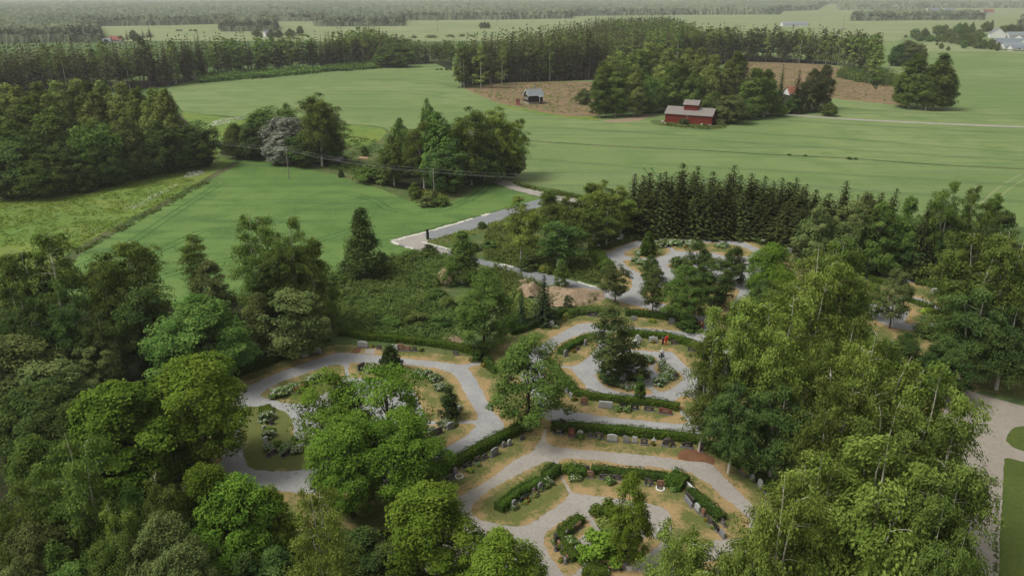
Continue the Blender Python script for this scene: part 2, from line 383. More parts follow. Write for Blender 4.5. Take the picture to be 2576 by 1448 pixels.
sheet('crop_field', DD([(440, 217), (700, 190), (950, 168), (1148, 160), (1300, 150), (1500, 135), (1870, 120), (2240, 105), (2300, 90), (2600, 80), (3100, 80), (3300, 600), (2560, 570), (2100, 560), (1600, 520), (1460, 488), (1240, 448), (1100, 430), (960, 330), (870, 312), (700, 310), (560, 290), (470, 285), (430, 240)]), 0.010, 'crop_mat', 4, 0.2)
sheet('meadow', DD([(455, 283), (560, 293), (700, 312), (870, 312), (968, 322), (1100, 430), (1240, 450), (1150, 500), (1090, 517), (1020, 502), (960, 476), (900, 462), (840, 441), (700, 411), (607, 402), (540, 398), (470, 340)]), 0.016, 'wild_mat', 2, 0.2)
sheet('flower_meadow', DD([(-500, 560), (0, 508), (270, 440), (420, 405), (560, 398), (607, 402), (504, 463), (303, 571), (186, 639), (120, 720), (-100, 800), (-500, 800)]), 0.022, 'meadow_mat', 2, 0.15)
sheet('yellow_meadow', DD([(458, 284), (560, 295), (700, 314), (870, 314), (966, 324), (960, 350), (900, 372), (840, 350), (700, 330), (640, 330), (560, 380), (536, 400), (520, 350)]), 0.022, 'meadow_mat', 2, 0.2)
sheet('green_field', DD([(607, 403), (640, 400), (700, 412), (840, 440), (900, 461), (960, 476), (1020, 502), (1090, 517), (1150, 500), (1240, 455), (1340, 495), (1367, 497), (1292, 519), (1150, 556), (985, 604), (1049, 633), (1040, 642), (960, 670), (860, 692), (700, 755), (400, 765), (180, 755), (120, 720), (186, 639), (303, 571), (504, 463)]), 0.030, 'crop_near_mat', 2, 0.12)
strip('field_margin', DD([(607, 401), (504, 462), (303, 570), (186, 640), (110, 720)]), 2.6, 0.036, 'ditch_mat')
strip('ditch', T2([(1390, 990), (1700, 1012), (2100, 1035), (2400, 1050)]) + T3([(300, 1058), (700, 1085), (1000, 1098), (1400, 1120), (1700, 1142), (2050, 1165), (2576, 1190), (3000, 1205)]), 1.6, 0.024, 'ditch_mat', 2)
strip('ditch', T3([(2105, 570), (2350, 577), (2700, 588)]), 1.5, 0.024, 'ditch_mat', 2)
def tracks(pts, gap=1.9, wd=0.42, mat='track_mat'):
    c = np.array(W(pts)); d = np.gradient(c, axis=0); d /= np.linalg.norm(d, axis=1)[:, None]; nn = np.stack([-d[:, 1], d[:, 0]], -1)
    for s in (-1, 1):
        q = catmull(c + nn * gap / 2 * s, 1.0, False); dd = np.gradient(q, axis=0); dd /= np.linalg.norm(dd, axis=1)[:, None]; n2 = np.stack([-dd[:, 1], dd[:, 0]], -1) * wd / 2
        v = np.concatenate([np.concatenate([q + n2, q - n2]), np.full((2 * len(q), 1), 0.036)], 1); k = len(q); i = np.arange(k - 1)
        tag(link('wheel_track', raw_mesh('wheel_track', v, np.zeros(len(v)), np.stack([i, i + k, i + k + 1, i + 1], -1), np.zeros((0, 3), int), np.zeros(k - 1, int)), None, [MATS[mat]]), kind='structure')
tracks(T4([(560, 590), (900, 430), (1250, 200), (1560, 0)]))
tracks(T4([(1000, 540), (1400, 350), (1700, 300), (2100, 200), (2576, 110)]))
tracks(T4([(1050, 690), (1500, 560), (2000, 480), (2576, 300)]))
tracks(T5([(60, 60), (200, 85), (330, 130), (420, 185), (600, 215), (800, 190), (1000, 110), (1110, 35)]))
tracks(T5([(0, 190), (250, 160), (430, 165)])); tracks(T2([(2240, 1180), (2300, 1270)]), 2.2)
for q in ([(0, 900), (600, 935), (1400, 985), (2200, 1050), (2900, 1100)], [(300, 985), (1000, 1030), (1800, 1085), (2900, 1150)], [(-200, 1150), (600, 1190), (1400, 1235), (2300, 1290), (2900, 1330)], [(0, 1240), (900, 1300), (1800, 1370), (2700, 1430)], [(900, 850), (1600, 890), (2300, 930), (2900, 960)], [(1400, 770), (1900, 800), (2600, 815)]): tracks(T3(q), 2.0, .55, 'crop_track_mat')
for q in ([(0, 640), (500, 650), (900, 700)], [(0, 760), (400, 770), (800, 790)], [(200, 560), (700, 570), (930, 620)], [(1400, 900), (1700, 905), (2100, 930), (2576, 960)], [(1420, 1120), (1800, 1150), (2300, 1190)]): tracks(T2(q), 2.0, .55, 'crop_track_mat')
tracks(T3([(2300, 1448), (2430, 1330), (2600, 1225)]), 2.4, 0.5, 'far_field_mat')
sheet('clearing', T2([(960, 620), (1100, 600), (1300, 585), (1500, 575), (1700, 575), (1900, 580), (2000, 640), (1960, 760), (1900, 815), (1700, 830), (1500, 800), (1300, 750), (1150, 710), (1030, 660)]), 0.016, 'clearing_mat', 2, 0.4)
sheet('clearing', T3([(500, 460), (620, 435), (850, 440), (1150, 455), (1300, 480), (1500, 500), (1755, 600), (1770, 740), (1650, 740), (1500, 722), (1240, 695), (1000, 660), (700, 600), (520, 560)]), 0.016, 'clearing_mat', 2, 0.4)
sheet('clearing_bank', T2([(1180, 735), (1300, 745), (1500, 790), (1700, 820), (1880, 820), (1890, 850), (1700, 838), (1480, 805), (1290, 765)]), 0.022, 'meadow_mat', 2, 0.3)
sheet('barnyard', T3([(-60, 850), (40, 845), (380, 870), (500, 870), (470, 905), (350, 915), (100, 895), (-20, 880)]), 0.016, 'wild_mat', 1, 0.2)
sheet('dirt_track', T2([(1930, 850), (2100, 832), (2250, 800), (2300, 800), (2180, 850), (2000, 862)]), 0.016, 'sand_mat', 1, 0.2)
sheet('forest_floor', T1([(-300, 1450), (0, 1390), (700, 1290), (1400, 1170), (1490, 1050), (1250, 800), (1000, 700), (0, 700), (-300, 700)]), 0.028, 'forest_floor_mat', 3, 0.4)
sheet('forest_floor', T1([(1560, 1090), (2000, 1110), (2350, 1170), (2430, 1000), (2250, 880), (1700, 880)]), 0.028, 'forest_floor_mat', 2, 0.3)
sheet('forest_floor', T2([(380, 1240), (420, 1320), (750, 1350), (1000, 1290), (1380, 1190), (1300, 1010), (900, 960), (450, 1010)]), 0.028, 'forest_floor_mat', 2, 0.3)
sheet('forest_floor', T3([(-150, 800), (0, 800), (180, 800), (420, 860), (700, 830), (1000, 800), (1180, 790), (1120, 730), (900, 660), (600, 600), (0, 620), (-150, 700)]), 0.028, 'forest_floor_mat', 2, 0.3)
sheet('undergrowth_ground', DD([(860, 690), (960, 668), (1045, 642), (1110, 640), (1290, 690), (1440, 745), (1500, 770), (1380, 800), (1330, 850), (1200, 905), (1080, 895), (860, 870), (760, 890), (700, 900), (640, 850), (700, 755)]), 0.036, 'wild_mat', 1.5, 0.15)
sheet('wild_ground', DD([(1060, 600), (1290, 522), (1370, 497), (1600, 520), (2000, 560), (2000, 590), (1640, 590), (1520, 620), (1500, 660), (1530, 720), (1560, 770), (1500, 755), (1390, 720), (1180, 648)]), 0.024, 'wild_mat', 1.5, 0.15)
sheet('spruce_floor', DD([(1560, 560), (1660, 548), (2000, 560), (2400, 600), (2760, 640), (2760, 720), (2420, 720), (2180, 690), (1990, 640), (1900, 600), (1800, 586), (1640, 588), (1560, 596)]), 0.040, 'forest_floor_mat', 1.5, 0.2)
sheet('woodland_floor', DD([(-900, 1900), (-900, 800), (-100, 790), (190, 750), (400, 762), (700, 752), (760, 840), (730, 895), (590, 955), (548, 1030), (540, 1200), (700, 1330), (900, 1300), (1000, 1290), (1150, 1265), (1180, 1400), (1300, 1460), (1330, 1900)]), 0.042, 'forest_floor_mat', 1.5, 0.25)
sheet('cemetery_ground', DD([(540, 1230), (520, 1060), (600, 940), (700, 905), (760, 888), (850, 868), (960, 874), (1180, 896), (1240, 860), (1330, 812), (1480, 762), (1500, 745), (1560, 770), (1500, 690), (1480, 640), (1530, 596), (1640, 584), (1800, 584), (1920, 598), (2020, 650), (2180, 690), (2420, 712), (2760, 740), (2760, 1010), (2480, 985), (2420, 1000), (2300, 1500), (2200, 1900), (1250, 1900), (1150, 1450), (1060, 1340), (700, 1330)]), 0.046, 'lawn_mat', 1.0, 0.06, edge=1.3, grid=0.9)
def grass_again(name, edges): pass

# roads and paths
strip('farm_road', T2([(1130, 1262), (1240, 1290), (1330, 1325), (1450, 1358), (1570, 1385), (1790, 1425), (2000, 1470)]), 4.4, 0.052, 'gravel_path_mat', 1, 0.06)
strip('farm_road', T3([(900, 806), (1000, 815), (1200, 830), (1400, 843), (1700, 858), (2000, 872), (2576, 895), (3200, 915)]), 3.6, 0.020, 'gravel_path_mat', 2, 0.08)
sheet('stone_road', T5([(437, 410), (700, 345), (1000, 253), (1300, 168), (1510, 108), (1610, 112), (1500, 172), (1280, 238), (1000, 332), (690, 415), (850, 465), (1080, 543), (1430, 620), (1830, 718), (1970, 770), (1950, 812), (1800, 792), (1600, 742), (1300, 662), (1090, 580), (760, 502), (640, 482)]), 0.058, 'crushed_stone_mat', 0.7, 0.10)
sheet('road_patch', T5([(445, 411), (640, 355), (690, 400), (700, 440), (860, 490), (780, 500), (640, 478), (520, 440)]), 0.064, 'gravel_path_mat', 0.7, 0.12)
strip('road_edge', T5([(437, 408), (560, 378), (700, 342), (850, 300), (1010, 252)]), 0.75, 0.070, 'edge_pale_mat', 0.6, 0.4)
strip('road_edge', T5([(1070, 233), (1140, 217)]), 0.8, 0.070, 'edge_pale_mat', 0.6, 0.4)
strip('road_edge', T5([(445, 415), (490, 437)]), 0.8, 0.072, 'edge_pale_mat', 0.5, 0.5)
strip('road_edge', T5([(540, 452), (590, 466)]), 0.6, 0.072, 'edge_pale_mat', 0.5, 0.5)
strip('road_edge', T5([(650, 418), (760, 445), (850, 470)]), 0.6, 0.072, 'edge_pale_mat', 0.5, 0.4)
strip('road_edge', T5([(1205, 572), (1300, 592)]), 0.6, 0.072, 'edge_pale_mat', 0.5, 0.5)
strip('road_edge', T5([(1360, 608), (1440, 630)]), 0.8, 0.072, 'edge_pale_mat', 0.5, 0.5)
strip('road_edge', T5([(1750, 698), (1880, 735)]), 0.5, 0.072, 'edge_pale_mat', 0.5, 0.5)

PATHS = [
 ('paved_path', U1([(0, 1330), (10, 1180), (40, 1060), (90, 720), (160, 550), (300, 480), (480, 400), (780, 290), (1010, 215), (1100, 208), (1420, 235), (1620, 258), (1900, 285), (2130, 312), (2230, 298), (2330, 284), (2340, 296), (2230, 325), (2190, 345), (2250, 430), (2320, 560), (2400, 700), (2510, 860), (2440, 925), (2200, 1050), (1860, 1210), (1600, 1330), (1300, 1420), (900, 1450), (500, 1420), (200, 1400)]), 'paved_mat'),
 ('paved_path', U2([(560, 480), (680, 400), (840, 315), (1000, 240), (1150, 232), (1340, 240), (1640, 275), (2000, 310), (2300, 333), (2450, 320), (2800, 420), (2800, 1450), (2600, 1500), (2576, 1560), (2300, 1540), (1800, 1490), (1400, 1445), (900, 1392), (650, 1362), (560, 1330), (470, 1160), (330, 900), (300, 700), (400, 560)]), 'paved_mat'),
 ('paved_path', U3([(1480, 240), (1525, 240), (1505, 330), (1540, 430), (1600, 468), (1850, 495), (2200, 530), (2576, 562)]) + U4([(500, 580), (900, 630), (1100, 665), (1400, 690), (1540, 740), (1640, 840), (1800, 1010), (2000, 1200), (2150, 1350), (2300, 1550), (2300, 1900), (1000, 2300)]) + DD([(1500, 1900), (1250, 1900)]) + T8([(700, 1500), (700, 1200), (850, 1000), (890, 905)]) + U3([(200, 1210), (550, 1035), (800, 865), (1050, 680), (1300, 540), (1390, 450), (1440, 370)]), 'gravel_path_mat'),
 ('paved_path', U6([(235, 412), (360, 350), (500, 290), (670, 240), (830, 205), (1100, 205), (1350, 220), (1600, 240), (1850, 265), (1960, 310), (2070, 370), (2150, 560), (2100, 760), (1990, 870), (1850, 960), (1560, 1100), (1440, 1150), (1500, 1210), (1600, 1380), (1480, 1380), (1370, 1290), (1230, 1185), (980, 1125), (700, 1040), (400, 960), (240, 905), (190, 830), (330, 832), (510, 840), (552, 775), (548, 720), (490, 650), (340, 540), (280, 480)]), 'paved_mat'),
 ('paved_path', U7([(150, 430), (250, 330), (370, 285), (650, 298), (1000, 322), (1300, 347), (1480, 397), (1620, 520), (1700, 700), (1580, 960), (1350, 1060), (1100, 1060), (700, 1000), (300, 800), (120, 600)]), 'paved_mat'),
]
for nm, p, mt in PATHS: sheet(nm, p, 0.060, mt, 0.4, 0.06)
path_outlines = [OUT['paved_path']]
sheet('gravel_road', T9([(2050, 90), (2210, 150), (2330, 190), (2576, 255), (2800, 310), (2900, 1900), (1700, 1900), (1850, 900), (1990, 400)]), 0.060, 'road_mat', 0.8, 0.06)

BEDS = [
 U1([(195, 720), (250, 685), (350, 680), (460, 690), (560, 720), (620, 765), (650, 850), (670, 1010), (760, 1060), (900, 1110), (900, 1200), (600, 1252), (330, 1242), (250, 1212), (222, 1150), (200, 980), (188, 830)]),
 U1([(358, 580), (420, 530), (560, 460), (760, 390), (960, 325), (1075, 310), (1095, 340), (1100, 420), (1000, 520), (860, 600), (700, 655), (560, 645), (430, 615)]),
 U1([(1140, 315), (1180, 293), (1400, 300), (1700, 320), (1900, 345), (2040, 390), (2100, 450), (2180, 600), (2275, 760), (2265, 795), (2200, 805), (1850, 805), (1780, 700), (1720, 560), (1600, 480), (1400, 440), (1180, 430), (1140, 400)]),
 U1([(1810, 870), (1870, 838), (2240, 832), (2258, 855), (2180, 930), (2050, 1010), (1900, 1075), (1700, 1150), (1500, 1150), (1500, 1050), (1700, 960)]),
 U2([(640, 740), (760, 745), (910, 770), (940, 810), (1060, 950), (1180, 1085), (1500, 1125), (2090, 1165), (2200, 1265), (2185, 1290), (2270, 1380), (2200, 1412), (1760, 1375), (1300, 1325), (900, 1262), (800, 1215), (700, 1130), (600, 950), (600, 800)]),
 U2([(640, 600), (790, 460), (950, 390), (1100, 345), (1170, 375), (1210, 430), (1230, 490), (1180, 560), (1080, 655), (930, 735), (850, 735), (770, 715), (650, 660)]),
 U2([(1330, 520), (1310, 430), (1380, 345), (1520, 320), (1640, 338), (1900, 365), (2200, 410), (2420, 470), (2560, 600), (2480, 740), (2400, 790), (2310, 770), (2210, 690), (2090, 575), (1800, 560), (1600, 540), (1450, 540)]),
 U2([(1450, 600), (1600, 580), (1780, 600), (1900, 640), (1915, 665), (1850, 720), (1780, 735), (1690, 720), (1500, 700), (1440, 650)]),
 U2([(1880, 760), (1920, 700), (2000, 690), (2100, 760), (2190, 830), (2225, 880), (2150, 950), (2030, 1020), (1960, 1035), (1900, 1010), (1860, 970), (1950, 860)]),
 U2([(1190, 840), (1230, 815), (1260, 870), (1330, 940), (1500, 930), (1700, 960), (1820, 1000), (1865, 1040), (1850, 1065), (1660, 1060), (1450, 1030), (1330, 990), (1240, 920)]),
 U2([(2100, 1160), (2230, 1080), (2400, 1150), (2450, 1250), (2350, 1360), (2270, 1300), (2190, 1240)]),
 T8([(1000, 985), (1030, 930), (1120, 850), (1250, 780), (1400, 700), (1500, 655), (1570, 645), (1600, 690), (1650, 790), (1690, 870), (1680, 900), (1560, 990), (1420, 1080), (1380, 1098), (1250, 1095), (1080, 1060), (1010, 1030)]),
 T8([(1610, 650), (1660, 625), (1800, 628), (2000, 650), (2200, 690)]) + U4([(560, 740), (900, 790), (1200, 830), (1320, 900), (1500, 1010), (1700, 1200), (1900, 1350), (2050, 1500), (2000, 1750), (1500, 1800)]) + U5([(2600, 1150), (2400, 820), (2500, 700), (2470, 590), (2380, 510), (2250, 460), (2000, 420), (1700, 375), (1590, 360), (1400, 340), (1200, 310), (1120, 285), (1040, 180)]) + T8([(1640, 735)]),
 U5([(690, 960), (720, 880), (800, 800), (950, 710), (1100, 620), (1180, 598), (1280, 640), (1360, 730), (1390, 800), (1350, 850), (1260, 920), (1190, 990), (1190, 1040), (1230, 1100), (1270, 1190), (1280, 1270), (1230, 1350), (1120, 1448), (1000, 1448), (900, 1340), (830, 1250), (760, 1110), (700, 1030)]),
 U5([(1350, 580), (1400, 550), (1560, 545), (1750, 560), (1900, 640), (1900, 760), (1700, 810), (1560, 790), (1450, 720)]),
 U5([(1370, 1080), (1390, 1000), (1440, 950), (1540, 935), (1700, 930), (1900, 950), (2300, 900), (2350, 1000), (2100, 1200), (1900, 1280), (1620, 1280), (1500, 1240), (1400, 1170)]),
 U5([(1230, 1460), (1290, 1380), (1400, 1340), (1500, 1350), (1800, 1390), (2100, 1420), (2300, 1550), (1300, 1560)]),
 U6([(445, 405), (500, 370), (640, 320), (850, 290), (940, 310), (1000, 370), (980, 395), (900, 430), (800, 460), (650, 450), (500, 435)]),
 U6([(900, 250), (980, 243), (1300, 270), (1600, 280), (1800, 310), (1960, 385), (1940, 425), (1800, 440), (1600, 420), (1520, 395), (1250, 380), (1070, 370), (1000, 320), (950, 290)]),
 U6([(440, 485), (500, 475), (620, 480), (720, 490), (820, 520), (800, 600), (760, 720), (700, 695), (620, 620), (500, 560)]),
 U6([(960, 540), (1100, 480), (1180, 470), (1200, 500), (1120, 525), (1150, 590), (1060, 595)]),
 U6([(690, 900), (750, 760), (900, 800), (1100, 700), (1400, 700), (1600, 760), (1800, 830), (1700, 1010), (1560, 1080), (1430, 1130), (1300, 1120), (1150, 1060), (900, 990), (750, 940)]),
 U7([(250, 520), (360, 340), (700, 355), (1000, 378), (1300, 427), (1470, 500), (1530, 620), (1440, 740), (1350, 700), (1160, 610), (900, 570), (600, 600), (400, 650)]),
 U7([(800, 700), (950, 620), (1050, 640), (1200, 700), (1390, 780), (1420, 880), (1300, 930), (1150, 970), (900, 940), (950, 790)]),
]
for i, p in enumerate(BEDS):
    q = sheet('lawn', p, 0.075, 'lawn_mat', 0.35, 0.065, edge=1.5 if i else .8, grid=0.6, bumpy=0.03)
    if i in (0, 1, 11):                                   # watered islands: greener grass than the rest
        at = q.data.attributes['tint']; t = np.zeros(len(at.data), np.float32); at.data.foreach_get('value', t); at.data.foreach_set('value', t * .8 - (.75 if i == 0 else .3))
# outer lawn edge colour follows the paths: rebuild the tint of the cemetery ground
allp = [catmull(W(p), 1.5) for _, p, _ in PATHS]
gm = bpy.data.objects['cemetery_ground'].data; co = np.zeros(len(gm.vertices) * 3, np.float32); gm.vertices.foreach_get('co', co); co = co.reshape(-1, 3)
dd = np.min([dist_to(co, a) for a in allp], axis=0); gm.attributes['tint'].data.foreach_set('value', np.clip(1 - dd / 1.5, 0, 1).astype(np.float32))
sheet('lawn', T9([(2436, 625), (2460, 620), (2576, 650), (2900, 730), (2900, 1900), (2380, 1900), (2395, 1448), (2405, 1150), (2422, 900)]), 0.075, 'green_lawn_mat', 0.6, 0.04)
sheet('lawn', T9([(2450, 500), (2470, 440), (2510, 405), (2600, 395), (2800, 405), (2800, 625), (2576, 572), (2490, 540)]), 0.075, 'green_lawn_mat', 0.6, 0.04)
sheet('grave_soil', U4([(1050, 560), (1120, 520), (1300, 510), (1420, 560), (1560, 640), (1560, 725), (1400, 690), (1150, 665), (1040, 640)]), 0.066, 'soil_mat', 0.4, 0.05)
sheet('grave_soil', U1([(1160, 205), (1200, 165), (1245, 160), (1230, 205)]), 0.066, 'soil_mat', 0.4, 0.05)
sheet('grave_soil', U1([(1280, 215), (1290, 175), (1365, 178), (1360, 222)]), 0.066, 'gravel_path_mat', 0.4, 0.05)
sheet('grave_soil', U5([(410, 455), (420, 405), (500, 390), (505, 430), (450, 460)]), 0.130, 'soil_mat', 0.3, 0.04)
# ------------------------------------------------------------------ plant generators (each returns trunk mesh, crown mesh, width, height)
PROF = {
 'round': lambda t: np.maximum(1 - (2 * t - 1) ** 2, 0) ** 0.42,
 'egg': lambda t: np.sin(PI * np.clip(t, 0, 1) ** 0.62) ** 0.70,
 'slim': lambda t: np.sin(PI * np.clip(.06 + .94 * t, 0, 1) ** 0.62) ** 0.66,
 'dome': lambda t: np.maximum(1 - t ** 2.2, 0) ** 0.55 * np.clip(0.55 + t * 2, 0, 1),
 'cone': lambda t: np.clip(1 - t, 0, 1) ** 0.75 * np.clip(0.7 + t * 3, 0, 1),
 'column': lambda t: np.clip(1 - t, 0, 1) ** 0.42 * np.clip(0.75 + t * 3, 0, 1),
}
def crown_clumps(seed, w, h, z0, prof, ncl, per, leaf, rc, inner=0.35, lobes=0.18, up=0.55, squash=0.75, tintvar=0.25, fill=0.12):
    """Leaf clumps spread through the crown's volume; the outline is broken by lobes and by clumps of different size."""
    r = np.random.default_rng(seed); mb = MB(); P = PROF[prof]
    t = r.beta(1.15, 1.0, ncl * 3); keep = r.random(ncl * 3) < (0.15 + P(t)); t = t[keep][:ncl]; n = len(t)
    ph = r.random(n) * 2 * PI
    a1, a2 = r.random(2) * 2 * PI
    lob = 1 + lobes * (np.sin(3 * ph + a1 + 5 * t) * 0.6 + np.sin(5 * ph + a2 - 7 * t) * 0.4)
    rr = np.sqrt(inner + (1 - inner) * r.random(n)); rr = np.where(r.random(n) < fill, rr * 0.5, rr)
    R = P(t) * w / 2 * lob * rr * 0.93
    c = np.stack([R * np.cos(ph), R * np.sin(ph), z0 + (h - z0) * t * 0.97], -1)
    rad = rc * r.uniform(0.65, 1.35, n)
    ct = np.clip(0.45 + tintvar * r.normal(size=n), 0, 1)
    d = unit(r.normal(size=(n, per, 3)) + np.array([0, 0, 0.45]))
    q = c[:, None, :] + d * (rad[:, None, None] * np.array([1.12, 1.12, squash])) * (r.random((n, per, 1)) ** 0.35)
    axisdir = unit((c - np.array([0, 0, z0 + (h - z0) * .42])) / np.array([w, w, (h - z0) * .8]))
    N = d * 0.5 + np.array([0, 0, up]) + axisdir[:, None, :] * 0.6 + 0.38 * r.normal(size=d.shape)
    tint = np.clip(ct[:, None] + 0.22 * r.normal(size=(n, per)), 0, 1)
    m = n * per; s = leaf * r.uniform(0.5, 1.5, m)
    leaves(mb, q.reshape(m, 3), N.reshape(m, 3), s, s * r.uniform(.5, .8, m), r, tint.reshape(m))
    return mb, c, rad
def trunk_limbs(seed, h, z0, r0, centers, k=9, lean=0.02, top=0.8, sides=6):
    r = np.random.default_rng(seed + 5); mb = MB()
    zz = np.linspace(0, h * top, 7); path = np.stack([np.cumsum(r.normal(size=7)) * lean * h * 0.2, np.cumsum(r.normal(size=7)) * lean * h * 0.2, zz], -1); path[0, :2] = 0
    rad = r0 * (1 - zz / (h * top) * 0.85); rad[0] *= 1.35
    tube(mb, path, rad, sides, mi=0)
    if len(centers):
        for i in r.choice(len(centers), min(k, len(centers)), replace=False):
            c = centers[i]; s = np.clip((c[2] - z0) / (h * top) * 0.55 + 0.18, 0.15, 0.8)
            b = np.array([np.interp(s * h * top, zz, path[:, q]) for q in range(3)])
            if c[2] < b[2] + 0.3: continue
            mid = b * 0.45 + c * 0.55 + np.array([0, 0, -0.08 * np.linalg.norm(c - b)])
            tube(mb, [b, mid, c], [r0 * 0.42, r0 * 0.24, r0 * 0.06], 4)
    return mb
def broadleaf(seed, w, h, z0, prof, ncl, per, leaf, rc, r0, **kw):
    k = kw.pop('k', 10)
    mb, c, _ = crown_clumps(seed, w, h, z0, prof, ncl, per, leaf, rc, **kw)
    return trunk_limbs(seed, h, z0, r0, c, k).mesh('trunk', True), mb.mesh('crown'), w, h
def birch(seed, w, h, nlead=4, nbr=24, ns=11, nl=7, leaf=0.34, z0=0.16, droop=1.0):
    """Weeping birch: pale trunk that forks into rising leaders, arching boughs, hanging leafy twigs."""
    r = np.random.default_rng(seed); T = MB(); C = MB()
    fork = h * r.uniform(.22, .34); lean = r.normal(size=2) * 0.02 * h
    base = np.array([[0, 0, 0], [lean[0] * .3, lean[1] * .3, fork * .5], [lean[0], lean[1], fork]])
    tube(T, base, [0.022 * w + .02, 0.017 * w + .02, 0.014 * w + .02], 7)
    P, NN, S, TI, AX = [], [], [], [], []
    for L in range(nlead):
        az = 2 * PI * (L + r.uniform(-.25, .25)) / nlead; top = h * (0.97 if L == 0 else r.uniform(.66, .93)); off = w * (0.05 if L == 0 else r.uniform(.14, .28))
        u = np.linspace(0, 1, 8); z = fork * r.uniform(.55, 1.0) + 0 * u
        zs = z[0]; path = np.stack([lean[0] + off * np.cos(az) * u ** .8 + .05 * w * np.cumsum(r.normal(size=8)) * u * .25, lean[1] + off * np.sin(az) * u ** .8 + .05 * w * np.cumsum(r.normal(size=8)) * u * .25, zs + (top - zs) * u], -1)
        path[0, :2] = lean * (zs / fork)
        tube(T, path, np.interp(u, [0, .75, 1], [0.014 * w + .014, .055, 0.012]), 6)
        for b in range(nbr):
            s = r.uniform(.02, 1.0); p = np.array([np.interp(s, u, path[:, q]) for q in range(3)])
            tz = p[2] / h; prof = np.interp(tz, [.15, .32, .55, .8, 1.0], [.9, 1.0, 1.0, .78, .3])
            ba = az + r.normal() * 1.3; Lb = max(0.5, prof * w * .5 * r.uniform(.45, 1.0) - off * s * .45)
            v = np.linspace(0, 1, 7); rise = r.uniform(.4, .95)
            out = np.array([math.cos(ba), math.sin(ba)])
            bp = np.stack([p[0] + out[0] * Lb * v, p[1] + out[1] * Lb * v, p[2] + Lb * (rise * v * 1.5 - (rise * 1.1 + .25 * droop) * v * v)], -1)
            if b % 3 == 0: tube(T, bp[:4], np.linspace(0.016 + .0026 * w, 0.012, 4), 3, cap=False)
            bt = np.clip(.48 + .22 * r.normal(), 0, 1)
            for k in range(ns):
                vv = r.uniform(.18, 1.0); q = np.array([np.interp(vv, v, bp[:, i]) for i in range(3)]); q += r.normal(size=3) * [.22, .22, .08]
                ln = r.uniform(.25, .95) * droop * (0.6 + .055 * h) ; m = np.arange(nl) / nl + r.random(nl) / nl
                pts = q + np.stack([out[0] * .22 * m + .20 * r.normal(size=nl), out[1] * .22 * m + .20 * r.normal(size=nl), -ln * m ** 1.15 + .08 * r.normal(size=nl)], -1)
                pts = pts[pts[:, 2] > h * z0 * .5]
                if len(pts) == 0: continue
                m = m[:len(pts)]
                P.append(pts); NN.append(np.stack([out[0] * (.25 + .6 * m) + .5 * r.normal(size=len(pts)), out[1] * (.25 + .6 * m) + .5 * r.normal(size=len(pts)), .85 - .75 * m + .25 * r.normal(size=len(pts))], -1))
                S.append(leaf * r.uniform(.7, 1.35, len(pts))); TI.append(np.clip(bt + .2 * r.normal(size=len(pts)), 0, 1))
                AX.append(np.stack([out[0] * (1 - m) + 0 * m, out[1] * (1 - m), -.3 - m], -1))
    P = np.concatenate(P); NN = np.concatenate(NN); S = np.concatenate(S); TI = np.concatenate(TI); AX = np.concatenate(AX)
    leaves(C, P, NN, S, S * .5, r, TI, AX)
    return T.mesh('trunk', True), C.mesh('crown'), w, h
def spruce_arrays(seed, w, h, z0, dz, nb, nq, leaf, droop=0.28, shape=0.9, mb=None, ragged=0.2):
    r = np.random.default_rng(seed); mb = mb or MB(); z = z0; P, N, S, A, TI = [], [], [], [], []
    while z < h * 0.985:
        t = (z - z0) / (h - z0); L0 = (w / 2) * (1 - t) ** shape * (min(1, .72 + t * 3))
        k = max(3, int(nb * (0.45 + 0.55 * (1 - t)))); a0 = r.random() * 7
        for i in range(k):
            az = a0 + 2 * PI * i / k + r.normal() * .16; L = max(.18, L0 * r.uniform(1 - ragged * 1.6, 1 + ragged)); dr = droop * r.uniform(.6, 1.4) * (1.1 - t * .9)
            n = max(2, int(nq * (0.4 + .6 * (1 - t)))); u = (np.arange(n) + .55 + .3 * r.random(n)) / n
            out = np.array([math.cos(az), math.sin(az), 0]); side = np.array([-out[1], out[0], 0])
            pts = np.stack([out[0] * L * u, out[1] * L * u, z - L * dr * (u * 1.35 - .45 * u * u) + .16 * L * dr * u ** 3], -1) + r.normal(size=(n, 3)) * [.1, .1, .12]
            P.append(pts); N.append(np.array([0, 0, 1]) + out * .35 + r.normal(size=(n, 3)) * .38); A.append(np.tile(out + [0, 0, -dr], (n, 1)) + side * r.normal(size=(n, 1)) * .5)
            S.append(leaf * (1.25 - .55 * u) * (0.26 + .74 * (1 - t)) * r.uniform(.8, 1.25, n)); TI.append(np.clip(.25 + .45 * u + .18 * r.normal(size=n), 0, 1))
        z += dz * r.uniform(.8, 1.2)
    P.append(np.array([[0, 0, h * .98], [0, 0, h * .95]])); N.append(np.array([[1., 0, 0], [0, 1., 0]])); A.append(np.array([[0, 0, 1.], [0, 0, 1.]])); S.append(np.array([leaf * .35, leaf * .35])); TI.append(np.array([.6, .6]))
    s = np.concatenate(S); leaves(mb, np.concatenate(P), np.concatenate(N), s * 1.25, s * .8, r, np.concatenate(TI), np.concatenate(A)); return mb
def spruce(seed, w, h, z0, dz, nb, nq, leaf, r0=0.16, **kw):
    mb = spruce_arrays(seed, w, h, z0, dz, nb, nq, leaf, **kw); T = MB(); tube(T, [[0, 0, 0], [0, 0, h * .5], [0, 0, h * .97]], [r0, r0 * .6, .02], 6)
    return T.mesh('trunk', True), mb.mesh('crown'), w, h
def pine(seed, w, h, z0, ncl=46, per=70, leaf=.3, rc=.75, prof='egg', r0=.17):
    mb, c, _ = crown_clumps(seed, w, h, z0, prof, ncl, per, leaf, rc, inner=.25, lobes=.25, up=.6, squash=.7)
    return trunk_limbs(seed, h, z0, r0, c, 14, .012, .92).mesh('trunk', True), mb.mesh('crown'), w, h
